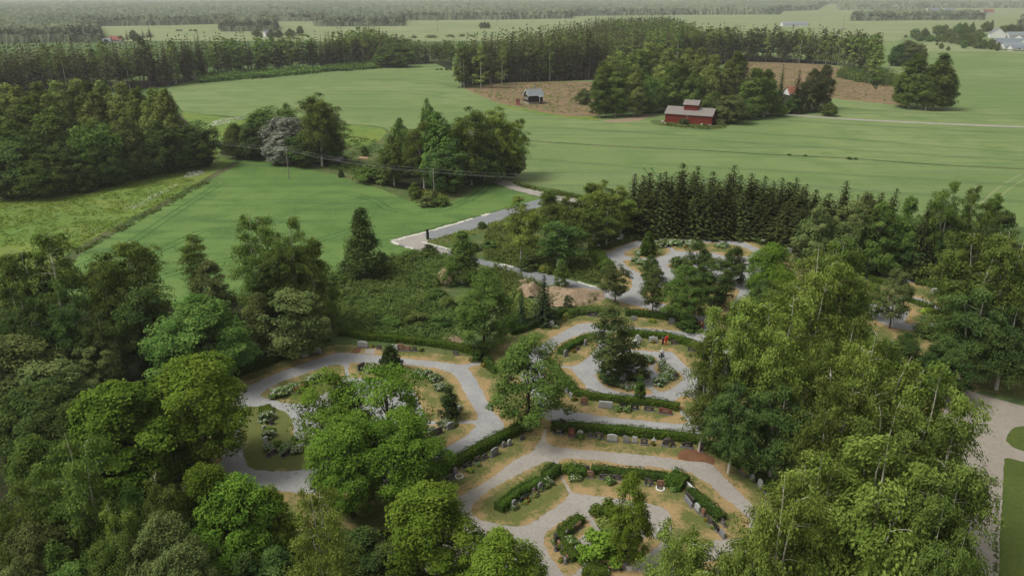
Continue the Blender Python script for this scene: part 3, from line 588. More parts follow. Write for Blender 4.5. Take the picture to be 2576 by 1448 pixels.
def far_broad(seed, w, h, z0, prof, ncl=44, per=11, leaf=.95, rc=1.0):
    mb, c, _ = crown_clumps(seed, w, h, z0, prof, ncl, per, leaf, rc)
    T = MB(); tube(T, [[0, 0, 0], [.1, 0, h * .45], [0, 0, h * .85]], [.2, .14, .04], 5); return T.mesh('trunk', True), mb.mesh('crown'), w, h

TPL = {}
def reg(kind, bark, leafm, items):
    out = []
    for tr, cr, w, h in items:
        co = np.zeros(len(cr.vertices) * 3, np.float32); cr.vertices.foreach_get('co', co); co = co.reshape(-1, 3)
        w = 2 * float(np.percentile(np.hypot(co[:, 0], co[:, 1]), 95)); h = float(co[:, 2].max())
        tr.materials.append(MATS[bark]); cr.materials.append(MATS[leafm]); out.append((tr, cr, w, h))
    TPL[kind] = out
reg('maple', 'bark', 'leaf_maple', [broadleaf(s, 11, 14, 2.0, p, 190, 190, .27, 1.0, .26, lobes=.22) for s, p in ((1, 'round'), (2, 'egg'), (3, 'round'), (4, 'dome'))])
reg('airy', 'bark', 'leaf_maple', [broadleaf(s, 11, 14, 2.8, p, 118, 150, .27, 1.0, .22, lobes=.3, k=18) for s, p in ((11, 'egg'), (12, 'round'))])
reg('cone', 'bark_birch', 'leaf_dark', [broadleaf(s, 6.5, 13, .3, 'cone', 150, 110, .25, .7, .16, lobes=.22, squash=1.2, k=3) for s in (25, 26)])
reg('linden', 'bark', 'leaf_mid', [broadleaf(s, 10, 14, 1.2, p, 190, 170, .25, .95, .24, lobes=.14) for s, p in ((21, 'egg'), (22, 'dome'), (23, 'egg'))])
reg('leafy', 'bark_grey', 'leaf_mid', [broadleaf(s, 6, 9, .7, p, 110, 130, .22, .65, .13, lobes=.25) for s, p in ((31, 'egg'), (32, 'slim'), (33, 'round'))])
reg('birch', 'bark_birch', 'leaf_birch', [birch(s, 9, 20, nl_, 38, 18, 9, .27, .06, .85) for s, nl_ in ((41, 4), (42, 5), (43, 3), (44, 4), (45, 5))])
reg('slimbirch', 'bark_birch', 'leaf_olive', [birch(s, 5.5, 16, nl_, 36, 16, 8, .28, .08, .7) for s, nl_ in ((51, 2), (52, 3), (53, 2))])
reg('grove', 'bark_grey', 'leaf_mid', [broadleaf(s, 13, 17, .6, p, 160, 95, .52, 1.35, .3, lobes=.25, k=5, squash=.9, up=.45) for s, p in ((61, 'egg'), (62, 'round'), (63, 'egg'), (64, 'dome'))])
reg('aspen', 'bark_birch', 'leaf_aspen', [broadleaf(s, 8, 24, 1.8, 'slim', 165, 95, .50, 1.1, .2, lobes=.2, k=4, squash=1.3, up=.35, inner=.25) for s in (71, 72, 73, 74)])
reg('spruce', 'bark', 'needle_spruce', [spruce(s, 5.6, 16, .3, .36, 13, 6, .80, .17, shape=.64, droop=.36) for s in (81, 82, 83, 84)])
reg('farspruce', 'bark_pine', 'needle_far', [spruce(s, 5.5, 25, z0, .7, 8, 4, 1.25, .22, shape=.72) for s, z0 in ((91, 7), (92, 10), (93, 6), (94, 3))])
reg('farbirch', 'bark_birch', 'leaf_aspen', [far_broad(s, 7, 22, 3, 'slim', 60, 22, .62, 1.0) for s in (101, 102, 103)])
reg('farpine', 'bark_pine', 'needle_pine', [far_broad(s, 5.5, 23, 11, 'egg', 30, 11, .95, .9) for s in (111, 112)])
reg('fir', 'bark', 'needle_fir', [spruce(s, 5.2, 10, .2, .28, 14, 7, .5, .14, droop=.12, shape=1.0, ragged=.1) for s in (121, 122)])
reg('pine', 'bark_pine', 'needle_pine', [pine(131, 7, 15, 2.6, 95, 130, .27, .85, 'egg'), pine(132, 6, 10, 2.0, 95, 130, .21, .66, 'round', .14), pine(133, 6, 10, 1.8, 95, 130, .21, .66, 'egg', .14), pine(134, 8, 22, 9, 30, 60, .6, 1.1, 'egg', .22)])
def thuja(seed, w, h, prof):
    r = np.random.default_rng(seed); mb, c, _ = crown_clumps(seed, w, h, .05, prof, 90, 70, w * .07, w * .12, inner=.7, lobes=.05, up=.25, squash=1.3)
    T = MB(); tube(T, [[0, 0, 0], [0, 0, h * .9]], [.06, .02], 5); return T.mesh('trunk'), mb.mesh('crown'), w, h
reg('thuja', 'bark', 'needle_thuja', [thuja(141, 3, 4.5, 'cone'), thuja(142, 1.7, 4.2, 'column')])
reg('juniper', 'bark', 'needle_thuja_dark', [broadleaf(151, 3.2, 4.6, .2, 'cone', 60, 70, .2, .42, .1, lobes=.35), broadleaf(152, 3.2, 4.2, .15, 'cone', 70, 70, .2, .4, .1, lobes=.15)])
reg('willow', 'bark_grey', 'leaf_silver', [broadleaf(161, 10, 13, .5, 'round', 170, 80, .5, 1.2, .3, lobes=.25, k=4), broadleaf(162, 7, 9, .4, 'round', 110, 70, .42, 1.0, .2, lobes=.25, k=4)])
reg('bush', 'bark', 'leaf_mid', [broadleaf(s, 3, 2.4, .1, 'dome', 40, 60, .24, .42, .05, lobes=.25, k=4) for s in (171, 172, 173)])
reg('farbush', 'bark', 'leaf_mid', [broadleaf(s, 5, 4, .1, 'dome', 40, 26, .5, .7, .05, lobes=.25, k=2) for s in (181, 182)])

def flower_mesh(seed, w, h, petal=.5, size=.16):
    """leaf mound with pale blossoms on its upper side: crown (leaves) and blossoms as two meshes"""
    r = np.random.default_rng(seed); mb, c, rad = crown_clumps(seed, w, h, .05, 'dome', 34, 90, size * 1.0, w * .14, lobes=.25)
    B = MB(); n = int(420 * petal); k = r.integers(0, len(c), n); d = unit(r.normal(size=(n, 3)) * [1, 1, .6] + [0, 0, .9])
    p = c[k] + d * rad[k][:, None] * [1.15, 1.15, .85]; leaves(B, p, d + .4 * r.normal(size=(n, 3)), size * .75 * r.uniform(.6, 1.3, n), size * .65 * r.uniform(.6, 1.1, n), r, r.random(n))
    return mb.mesh('foliage'), B.mesh('blossoms'), w, h
FL = [flower_mesh(200 + i, 2.0, 1.1, 1.0, .17) for i in range(3)]
FLS = [flower_mesh(210 + i, .8, .45, .5, .12) for i in range(2)]

def place(kind, name, label, cat, x, y, w, h, rz=None, var=None, mat=None, group=None, z=0.0, bark=None, tilt=0.0):
    """One tree as an Empty with trunk and crown, made from a template's meshes."""
    tp = TPL[kind]; tr, cr, w0, h0 = tp[(rnd.randrange(len(tp)) if var is None else var) % len(tp)]
    o = thing(name, label, cat, (x, y, z), rnd.uniform(0, 2 * PI) if rz is None else rz, group)
    sx = w / w0; o.scale = (sx, sx, h / h0)
    if tilt: o.rotation_euler[1] = tilt
    for nm, me in (('trunk', tr), ('crown', cr)):
        c = bpy.data.objects.new(nm, me); COL.objects.link(c); c.parent = o
        if nm == 'crown' and mat: c.material_slots[0].link = 'OBJECT'; c.material_slots[0].material = MATS[mat]
        if nm == 'trunk' and bark: c.material_slots[0].link = 'OBJECT'; c.material_slots[0].material = MATS[bark]
    return o
def solve(xt, yt, h=None, yb=None):
    """Where a tree stands whose top is seen at (xt, yt): from its height, or from the row yb of its foot."""
    if yb is not None:
        Y = CAM_H / math.tan(dep(yb)); h = CAM_H - Y * math.tan(dep(yt))
    else: Y = (CAM_H - h) / math.tan(dep(yt))
    zc = Y * CT + (CAM_H - h) * ST
    return (xt - 1288) / FD * zc, Y, h
def tree(kind, name, label, cat, xt, yt, w, h=None, yb=None, **kw):
    X, Y, hh = solve(xt, yt, h, yb); zc = Y * CT + (CAM_H - hh * .5) * ST
    return place(kind, name, label, cat, X, Y, w / FD * zc, hh, **kw)
# ------------------------------------------------------------------ trees one can tell apart, near to far
ORD = 'first second third fourth fifth sixth seventh eighth ninth tenth eleventh twelfth thirteenth fourteenth fifteenth sixteenth seventeenth eighteenth nineteenth twentieth'.split()
ORD += ['twenty-' + o for o in ORD[:9]] + ['thirtieth'] + ['thirty-' + o for o in ORD[:9]] + ['fortieth'] + ['forty-' + o for o in ORD[:9]] + ['fiftieth']
KN = {'maple': 'broadleaf_tree', 'airy': 'broadleaf_tree', 'linden': 'broadleaf_tree', 'leafy': 'broadleaf_tree', 'cone': 'birch_tree', 'birch': 'birch_tree', 'slimbirch': 'birch_tree', 'grove': 'broadleaf_tree', 'aspen': 'broadleaf_tree',
      'spruce': 'spruce_tree', 'farspruce': 'spruce_tree', 'farbirch': 'birch_tree', 'farpine': 'pine_tree', 'fir': 'fir_tree', 'pine': 'pine_tree', 'thuja': 'thuja_shrub', 'juniper': 'conifer_shrub', 'willow': 'willow_tree', 'bush': 'bush', 'farbush': 'bush'}
def T(kind, xt, yt, w, label, h=None, yb=None, cat=None, **kw):
    return tree(kind, KN[kind], label, cat or ('bush' if KN[kind] == 'bush' else 'shrub' if 'shrub' in KN[kind] else 'tree'), xt, yt, w, h, yb, **kw)

# woodland below the field, on the camera's side
WG = 'trees of the woodland beside the cemetery'
for a in [
 ('birch', 105, 575, 190, 'tallest dark birch at the wood edge below the flower meadow', None, 905, 'leaf_olive'),
 ('birch', 28, 640, 150, 'dark birch at the frame edge beside the tallest birch', None, 905, 'leaf_olive'),
 ('birch', 312, 600, 165, 'dark birch with a pointed top against the green crop field', None, 900, 'leaf_olive'),
 ('birch', 252, 655, 110, 'low olive birch between the two dark birches at the field edge', None, 900, 'leaf_olive'),
 ('slimbirch', 479, 588, 92, 'lone narrow birch silhouetted against the crop field above the leafy dome', None, 765, 'leaf_olive'),
 ('leafy', 522, 655, 105, 'pale grey-green small tree below the lone narrow birch', None, 810, 'leaf_grey'),
 ('birch', 638, 540, 135, 'dark tall twin-topped birch rising against the crop field', None, 835, 'leaf_olive'),
 ('birch', 729, 542, 130, 'tall birch with a thin broken top beside the dark twin-topped one', None, 850, 'leaf_olive'),
 ('slimbirch', 775, 596, 85, 'birch with a bare pale stem at the edge of the scrub', None, 845, 'leaf_olive'),
 ('leafy', 690, 640, 130, 'deep green leafy tree in front of the tall broken-topped birch', None, 860, 'leaf_dark'),
 ('leafy', 641, 735, 105, 'round dark-green tree touching the big leafy dome', None, 895, 'leaf_grey'),
 ('leafy', 735, 726, 165, 'wide round tree with grey-green top beside the scrub', None, 900, 'leaf_grey'),
 ('slimbirch', 818, 692, 60, 'thin drooping birch standing alone in the scrub', None, 835, 'leaf_olive'),
 ('linden', 482, 735, 245, 'big dome-shaped fresh green tree above the bright maple', None, 965, 'leaf_mid'),
 ('maple', 482, 888, 240, 'brightest yellow-green maple beside the first paved ring', None, 1180, 'leaf_bright'),
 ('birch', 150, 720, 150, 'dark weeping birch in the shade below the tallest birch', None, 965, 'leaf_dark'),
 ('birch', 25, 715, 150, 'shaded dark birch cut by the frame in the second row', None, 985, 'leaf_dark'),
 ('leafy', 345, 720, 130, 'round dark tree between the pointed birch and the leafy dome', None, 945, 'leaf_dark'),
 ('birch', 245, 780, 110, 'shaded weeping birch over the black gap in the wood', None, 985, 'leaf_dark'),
 ('leafy', 234, 853, 115, 'small silvery sapling in the black gap of the wood', None, 1000, 'leaf_grey'),
 ('linden', 7, 846, 250, 'broad grey-green crown at the frame edge below the birches', 12, None, 'leaf_grey'),
 ('leafy', 105, 905, 190, 'low grey-green crown sloping down to the dark gap', 10, None, 'leaf_grey'),
 ('maple', 82, 960, 220, 'dark brownish green crown beside the broad dark maple', 12, None, 'leaf_dark'),
 ('maple', 286, 962, 285, 'broad dark green maple with bare trunks showing under its crown', None, 1245, 'leaf_maple'),
 ('leafy', 40, 1050, 110, 'pale willow-like shrub at the frame edge', 9, None, 'leaf_grey'),
 ('maple', 73, 1095, 170, 'mid-green round crown behind the two weeping birches', 12, None, 'leaf_mid'),
 ('birch', 184, 1102, 190, 'yellow-green weeping birch in front of the broad dark maple', 16, None, 'leaf_olive'),
 ('birch', 88, 1155, 165, 'shorter weeping birch leaning on the yellow-green one', 14, None, 'leaf_olive'),
 ('birch', 32, 1210, 140, 'olive birch with a brown tinge at the frame edge', 14, None, 'leaf_olive'),
 ('birch', 403, 1190, 145, 'olive birch with a wispy top below the bare trunks', 13, None, 'leaf_olive'),
 ('leafy', 322, 1215, 120, 'small olive tree beside the wispy-topped birch', 11, None, 'leaf_mid'),
 ('birch', 286, 1262, 120, 'little yellow-green birch in front of the wispy-topped one', 12, None, 'leaf_birch'),
 ('maple', 516, 1162, 165, 'fresh green maple crown at the lower bend of the first ring', 13, None, 'leaf_maple'),
 ('maple', 580, 1205, 250, 'wide dark-hearted maple below the lower bend of the first ring', 12, None, 'leaf_maple'),
 ('leafy', 672, 1214, 135, 'bright rounded tree beside the weeping birch with white stem', 11, None, 'leaf_bright'),
 ('birch', 796, 1234, 165, 'slender weeping birch with a white stem at the wood corner', 15, None, 'leaf_birch'),
 ('maple', 389, 1295, 185, 'grey-green leafy crown, highest of the grey-green clump', 13, None, 'leaf_grey'),
 ('maple', 432, 1367, 180, 'front crown of the grey-green clump', 12, None, 'leaf_grey'),
 ('maple', 296, 1345, 150, 'middle crown of the grey-green clump', 12, None, 'leaf_mid'),
 ('maple', 240, 1365, 145, 'low crown of the grey-green clump, farthest from the weeping birch', 11, None, 'leaf_mid'),
 ('maple', 62, 1322, 175, 'leafy grey-green crown in the corner of the wood', 12, None, 'leaf_grey'),
 ('leafy', 130, 1362, 130, 'half-hidden olive crown beside the corner one', 11, None, 'leaf_mid'),
 ('leafy', 556, 1350, 120, 'small shaded blue-green shrub tree between clump and weeping birch', 8, None, 'leaf_grey'),
 ('leafy', 596, 1392, 130, 'lowest blue-green shrub tree beside the weeping birch', 8, None, 'leaf_dark'),
 ('maple', 175, 1420, 160, 'crown cut by the lower frame under the grey-green clump', 10, None, 'leaf_mid'),
 ('maple', 30, 1420, 170, 'crown cut by the frame corner', 10, None, 'leaf_grey'),
 ('leafy', 690, 1370, 140, 'dark young tree behind the slender weeping birch', 9, None, 'leaf_dark'),
 ('leafy', 905, 1330, 150, 'dark shrub tree added over the shaded ground under the two bare trunks', 6, None, 'leaf_dark'),  # this shrub and the next are added dark to fill the shade under trunks
 ('leafy', 985, 1362, 130, 'dark filler shrub added over the shade between the bare trunks and the corner maple', 6, None, 'leaf_dark'),
 ('leafy', 830, 1300, 120, 'dark shrub tree behind the white-stemmed weeping birch', 6, None, 'leaf_mid'),
 ('leafy', 480, 1290, 130, 'dark green gap-filling tree above the grey-green clump', 9, None, 'leaf_dark'),
 ('leafy', 200, 1290, 130, 'shadowed tree behind the corner crowns', 9, None, 'leaf_dark'),
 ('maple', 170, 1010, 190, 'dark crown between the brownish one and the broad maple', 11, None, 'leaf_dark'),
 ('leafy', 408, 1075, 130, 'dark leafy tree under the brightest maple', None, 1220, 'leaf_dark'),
]: T(a[0], a[1], a[2], a[3], a[4], a[5], a[6], mat=a[7], group=WG)

# between the rings and in the lower middle
CG = 'trees standing among the cemetery rings'
for a in [
 ('airy', 823, 925, 215, 'airy light green tree at the middle of the first ring', None, 1165, 'leaf_maple', 0),
 ('airy', 968, 922, 230, 'airy light green tree beside the little dark conifer in the first ring', None, 1175, 'leaf_maple', 1),
 ('maple', 866, 1045, 205, 'dense green maple with a bare dark trunk below the first ring', None, 1300, 'leaf_maple', 0),
 ('maple', 1003, 1040, 225, 'dense green maple with a second bare trunk nearest the cross path', None, 1275, 'leaf_maple', 2),
 ('airy', 1335, 838, 225, 'sparse tree growing at the hedge end between three rings', None, 1085, 'leaf_mid', 0),
 ('linden', 1219, 671, 148, 'tall oval leafy tree behind the hedge at the first ring', None, 882, 'leaf_mid', 0),
 ('maple', 1078, 1217, 245, 'fresh green maple covering the corner of the lower ring', None, 1490, 'leaf_bright', 3),
 ('maple', 1257, 1327, 220, 'bright leafy maple cut by the lower frame beside the gravel path', None, 1570, 'leaf_bright', 1),
 ('leafy', 1596, 1184, 104, 'young fresh green tree standing inside the lower ring', None, 1422, 'leaf_bright', 0),
 ('pine', 1549, 763, 125, 'dark layered pine in the second ring', None, 958, 'needle_pine', 0),
 ('leafy', 1598, 893, 78, 'low dark spreading pine-like bush at the foot of the layered pine', None, 958, 'needle_pine', 2),
 ('leafy', 1535, 905, 62, 'dark bushy growth beside the layered pine trunk', None, 965, 'leaf_dark', 2),
 ('pine', 1553, 666, 76, 'round-headed pine with a bare trunk beside the stone road', None, 764, 'needle_pine', 1),
 ('pine', 1650, 668, 72, 'taller round-headed pine with a bare trunk at the fork', None, 792, 'needle_pine', 2),
 ('linden', 1729, 664, 116, 'full leafy tree beside the bare-trunked pines', None, 808, 'leaf_mid', 1),
 ('leafy', 1762, 606, 80, 'grey-green tree in the middle of the upper ring', None, 706, 'leaf_dark', 0),
 ('leafy', 1852, 616, 70, 'thin grey-green tree at the far side of the upper ring', None, 720, 'leaf_dark', 1),
 ('leafy', 1808, 650, 95, 'shaded dark tree in the hollow of the upper ring', None, 770, 'leaf_dark', 2),
 ('leafy', 1640, 640, 50, 'small twisted tree with open crown in the upper ring bed', None, 706, 'leaf_dark', 1),
 ('maple', 1950, 608, 120, 'bright green maple above the mass of birches', None, 790, 'leaf_maple', 0),
 ('maple', 1972, 676, 118, 'bright green maple crown lower down against the birches', None, 850, 'leaf_maple', 2),
 ('maple', 1928, 700, 95, 'dark-sided maple trunk side under the bright maple', None, 860, 'leaf_dark', 3),
 ('cone', 1160, 576, 100, 'dense dark birch where the stone road disappears', None, 712, 'leaf_mid', 0),
 ('cone', 905, 520, 112, 'cone-shaped dark birch standing alone on the field edge', None, 698, 'leaf_dark', 1),
 ('leafy', 1414, 653, 42, 'young slim tree on the verge of the stone road', None, 724, 'leaf_mid', 1),
 ('slimbirch', 1310, 494, 100, 'slim birch, lowest of the birches in the rough grass', None, 662, 'leaf_birch', 0),
 ('slimbirch', 1381, 474, 56, 'thin birch behind the bare-stemmed ones by the road end', None, 600, 'leaf_olive', 1),
 ('slimbirch', 1414, 498, 64, 'birch with bare white stem in the rough grass', None, 612, 'leaf_olive', 2),
 ('slimbirch', 1405, 556, 128, 'dense dark birch beside the hedge of the upper ring', None, 680, 'leaf_dark', 0),
 ('slimbirch', 1500, 460, 86, 'pale birch, first of the row meeting the spruces', None, 605, 'leaf_birch', 1),
 ('slimbirch', 1531, 452, 84, 'pale birch, second of the row meeting the spruces', None, 600, 'leaf_birch', 2),
 ('slimbirch', 1566, 468, 84, 'pale birch, third of the row meeting the spruces', None, 598, 'leaf_birch', 0),
 ('slimbirch', 1470, 505, 92, 'birch with crooked pale stems near the upper ring', None, 640, 'leaf_olive', 1),
 ('slimbirch', 1438, 485, 72, 'small birch between the bare-stemmed birch and the pale row', None, 640, 'leaf_olive', 2),
 ('slimbirch', 1530, 520, 92, 'shaded birch under the pale row', None, 622, 'leaf_olive', 0),
 ('pine', 1431, 742, 26, 'tiny young conifer on the sand heap', None, 784, 'needle_fir', 1),
 ('fir', 1312, 722, 42, 'narrow blue-green fir beside the larger fir', None, 824, 'needle_fir', 0),
 ('fir', 1369, 690, 74, 'large blue-green fir with tiered branches by the hedge', None, 812, 'needle_fir', 1),
 ('juniper', 980, 866, 62, 'dark cone-shaped conifer on the far edge of the first ring', None, 934, 'needle_thuja_dark', 1),
 ('juniper', 1127, 966, 58, 'ragged dark conifer on the dry lawn of the first ring', None, 1052, 'needle_thuja_dark', 0),
 ('thuja', 1613, 942, 29, 'slim columnar thuja at the long hedge of the second ring', None, 1014, 'needle_thuja', 1),
 ('thuja', 1634, 581, 42, 'pointed green thuja at the entrance of the upper ring', None, 642, 'needle_thuja', 0),
]: T(a[0], a[1], a[2], a[3], a[4], a[5], a[6], mat=a[7], var=a[8], group=CG, cat='shrub' if a[0] in ('juniper', 'thuja') else None)

# the birches between the rings and the road
BG = 'birches beside the gravel road'
for a in [
 ('birch', 1856, 742, 161, 'leaning yellow-green birch crown closest to the cross path', None, 1125, 'leaf_birch', 0),
 ('birch', 1790, 826, 135, 'dense shaded birch covering the corner of the second ring', None, 1135, 'leaf_olive', 1),
 ('birch', 1977, 738, 201, 'birch with a white forked trunk in the middle of the mass', None, 1150, 'leaf_birch', 2),
 ('birch', 2074, 640, 189, 'tall pale-topped birch behind the white forked trunk', None, 1040, 'leaf_birch', 3),
 ('birch', 2131, 592, 172, 'highest birch of the mass, reaching up to the dark spruces', None, 985, 'leaf_olive', 4),
 ('birch', 2020, 700, 161, 'olive birch between the bright maple and the forked birch', None, 960, 'leaf_olive', 0),
 ('birch', 2156, 790, 172, 'birch with thin stems below the highest one', 19, None, 'leaf_olive', 1),
 ('birch', 2222, 822, 140, 'drooping birch below the pale larch-like tree', 18, None, 'leaf_olive', 2),
 ('birch', 2206, 862, 218, 'bright yellow-green birch with a slanting stem', 20, None, 'leaf_birch', 3),
 ('birch', 2372, 905, 212, 'bright birch with a spray of white boughs next to the road', 20, None, 'leaf_birch', 4),
 ('birch', 2120, 930, 195, 'shaded birch in the heart of the mass', 19, None, 'leaf_olive', 2),
 ('birch', 2250, 1010, 206, 'mid-height birch between the slanting stem and the road', 19, None, 'leaf_olive', 0),
 ('birch', 2230, 1085, 333, 'big front birch with many white trunks and arching boughs', 19, None, 'leaf_birch', 1),
 ('birch', 2075, 1130, 229, 'olive birch at the shoulder of the big front birch', 17, None, 'leaf_birch', 4),
 ('birch', 1985, 1222, 215, 'feathery birch at the end of the gravel ring path', 16, None, 'leaf_birch', 3),
 ('birch', 2405, 1030, 195, 'birch overhanging the road beyond the white boughs', 18, None, 'leaf_olive', 2),
 ('birch', 2420, 1150, 218, 'dark-leaved birch hanging over the middle of the road', 18, None, 'leaf_olive', 0),
 ('birch', 2370, 1260, 218, 'shaded birch behind the big front birch at the road', 16, None, 'leaf_olive', 1),
 ('birch', 2410, 1356, 149, 'low birch cut by the frame at the road', 14, None, 'leaf_olive', 3),
 ('birch', 1712, 1322, 185, 'weeping birch hiding the bottom of the lower ring', 13, None, 'leaf_birch', 2),
 ('birch', 1775, 1372, 172, 'smaller weeping birch at the lower frame', 12, None, 'leaf_birch', 0),
 ('birch', 1915, 1318, 135, 'fresh weeping birch between the ring and the feathery one', 14, None, 'leaf_birch', 1),
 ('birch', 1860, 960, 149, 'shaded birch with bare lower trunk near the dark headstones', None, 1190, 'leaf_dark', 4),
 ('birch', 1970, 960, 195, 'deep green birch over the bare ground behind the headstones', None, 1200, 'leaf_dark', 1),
 ('birch', 2488, 575, 218, 'huge birch with crooked white limbs at the frame edge', None, 905, 'leaf_olive', 2),
 ('birch', 2560, 590, 195, 'birch cut by the frame beside the crooked-limbed one', None, 930, 'leaf_olive', 3),
 ('birch', 2436, 678, 150, 'rounded birch below the crooked-limbed one', None, 920, 'leaf_olive', 0),
 ('birch', 2470, 720, 206, 'dark birch with a thick white trunk foot above the street lamp', None, 960, 'leaf_dark', 1),
 ('birch', 2560, 770, 172, 'shadowed birch cut by the frame above the street lamp', None, 980, 'leaf_dark', 4),
 ('linden', 2285, 832, 110, 'dark rounded maple in the far ring corner', None, 985, 'leaf_dark', 0),
 ('maple', 2390, 845, 130, 'dark green maple with glossy leaves next to the road', None, 1010, 'leaf_dark', 1),
 ('pine', 2267, 676, 92, 'pale open larch-like tree in the far ring', None, 826, 'leaf_grey', 2),
 ('leafy', 2205, 712, 56, 'light green shrub tree beside the larch-like one', None, 800, 'leaf_mid', 0),
]: T(a[0], a[1], a[2], a[3], a[4], a[5], a[6], mat=a[7], var=a[8], group=BG)

# dark row of spruces along the field and the leafy trees in front of it
xs = [(1604, 446), (1616, 430), (1640, 438), (1656, 420), (1677, 432), (1697, 422), (1713, 430), (1722, 420), (1740, 421), (1756, 422), (1775, 436), (1792, 431), (1812, 436), (1829, 432), (1849, 424), (1872, 430), (1890, 440), (1908, 436), (1920, 442), (1938, 452), (1954, 450), (1967, 457), (1990, 447), (1999, 451), (2020, 454), (2036, 462), (2052, 456), (2092, 480), (2126, 464), (2220, 474), (2263, 478), (2340, 499)]
for i, (x, y) in enumerate(xs):
    T('spruce', x + ((i * 13) % 5 - 2) * 3, y + ((i * 11) % 7 - 2) * 5, 80 + 30 * ((i * 7) % 5) / 4, f'{ORD[i]} dark spruce from the birch end of the row behind the upper ring', yb=582 + max(0, (x - 1950) * .22) - (i % 3) * 12, group='row of dark spruces behind the upper ring', var=i)
xs2 = [(1632, 462), (1668, 468), (1706, 462), (1748, 470), (1786, 466), (1830, 474), (1866, 470), (1906, 482), (1944, 490), (1984, 496), (2020, 506)]
for i, (x, y) in enumerate(xs2):
    T('spruce', x, y + ((i * 5) % 4) * 9, 92, f'{ORD[i]} spruce from the birch end in the front rank facing the upper ring', yb=594 + max(0, (x - 1930) * .3), group='front rank of spruces facing the upper ring', var=i + 2, mat='needle_pine' if i in (0, 1, 3, 6, 9) else None)
for a in [
 ('leafy', 2063, 515, 92, 'pale silvery-green tree in front of the spruce row', 690, 'leaf_grey'), ('leafy', 2152, 504, 105, 'grey-green tree beside the lone spruce tip', 690, 'leaf_grey'),
 ('leafy', 2190, 480, 90, 'taller grey-green tree between two spruce tips', 670, 'leaf_grey'), ('leafy', 2222, 506, 110, 'dense mid-green tree in the mixed row', 695, 'leaf_mid'),
 ('leafy', 2296, 492, 84, 'light leafy tree next to the dark spruce near the tall birch', 690, 'leaf_mid'), ('leafy', 2110, 560, 110, 'dark shaded tree at the foot of the mixed row', 688, 'leaf_dark'),
 ('leafy', 2190, 570, 120, 'second shaded tree at the foot of the mixed row', 688, 'leaf_dark'), ('leafy', 2270, 575, 120, 'third shaded tree at the foot of the mixed row', 690, 'leaf_dark'),
 ('spruce', 2076, 496, 70, 'dark spruce tip behind the pale silvery-green tree', 640, None), ('spruce', 2160, 488, 66, 'dark spruce tip behind the grey-green tree', 645, None), ('spruce', 2245, 494, 64, 'dark spruce tip over the dense mid-green tree', 655, None), ('spruce', 2290, 505, 64, 'dark spruce half hidden by the light leafy tree', 660, None), ('spruce', 2375, 515, 70, 'dark spruce half hidden by the tall olive birch', 665, None), ('spruce', 2440, 520, 70, 'dark spruce between the two birches at the field', 670, None), ('spruce', 2342, 500, 72, 'dark spruce standing before the tall olive birch', 700, None), ('spruce', 2320, 560, 80, 'brownish shaded spruce below the lone dark one', 694, None),
 ('birch', 2399, 450, 100, 'tall olive birch overtopping the mixed row at the field', 700, 'leaf_olive'), ('birch', 2459, 466, 75, 'birch beside the tall olive one at the field', 700, 'leaf_olive'),
 ('slimbirch', 2510, 482, 50, 'small-topped birch at the end of the mixed row', 690, 'leaf_olive'), ('leafy', 2536, 528, 100, 'dark broad tree at the frame end of the mixed row', 720, 'leaf_dark'),
 ('birch', 2400, 545, 110, 'shaded birch in front of the tall olive one', 698, 'leaf_dark'),
]: T(a[0], a[1], a[2], a[3], a[4], None, a[5], mat=a[6], group='mixed row of trees along the field')

# leafy grove beside the flower meadow
for i, (x, y) in enumerate([(-45, 212), (8, 207), (43, 211), (86, 203), (136, 200), (186, 196), (214, 200), (250, 200), (300, 204), (346, 214), (379, 218), (411, 221), (330, 235), (120, 232), (230, 228), (60, 240), (-10, 245)]):
    T('aspen', x, y, 78, f'{ORD[i % 12]} tall light-topped tree in the ' + ('back' if i < 12 else 'second') + ' rank of the meadow grove', h=23 if i < 12 else 20, mat='leaf_aspen' if i % 3 else 'leaf_olive', group='tall trees of the meadow grove')
for i, (x, y, w, yb, m, l) in enumerate([
 (118, 271, 105, 440, 'leaf_mid', 'round tree with branching stem'), (221, 298, 135, 462, 'leaf_mid', 'broadest round-headed tree'), (314, 295, 98, 448, 'leaf_grey', 'grey-topped tree with bare stems'), (418, 325, 72, 428, 'leaf_dark', 'dark narrow tree'),
 (488, 300, 110, 420, 'leaf_dark', 'dark round tree standing last at the open end'), (46, 343, 135, 492, 'leaf_dark', 'dark bushy tree'), (150, 353, 105, 480, 'leaf_dark', 'dark low tree under the broadest one'), (82, 382, 122, 496, 'leaf_mid', 'low bushy tree at the meadow'),
 (286, 407, 66, 462, 'leaf_dark', 'small bush-like tree on the edge'), (8, 395, 110, 498, 'leaf_dark', 'dark tree cut by the frame'), (200, 400, 90, 480, 'leaf_dark', 'shaded low tree'), (350, 340, 90, 445, 'leaf_dark', 'dark-hearted tree with a forked stem'), (455, 335, 90, 424, 'leaf_mid', 'leafy tree with yellowish lower boughs'), (395, 300, 100, 436, 'leaf_dark', 'tall shaded tree'), (20, 300, 120, 470, 'leaf_mid', 'grey-green tree near the frame'), (260, 350, 100, 465, 'leaf_dark', 'shaded tree between the round-headed ones')]):
    T('grove', x, y, w, f'{l}, meadow grove front rank', yb=yb, mat=m, group='front trees of the meadow grove')
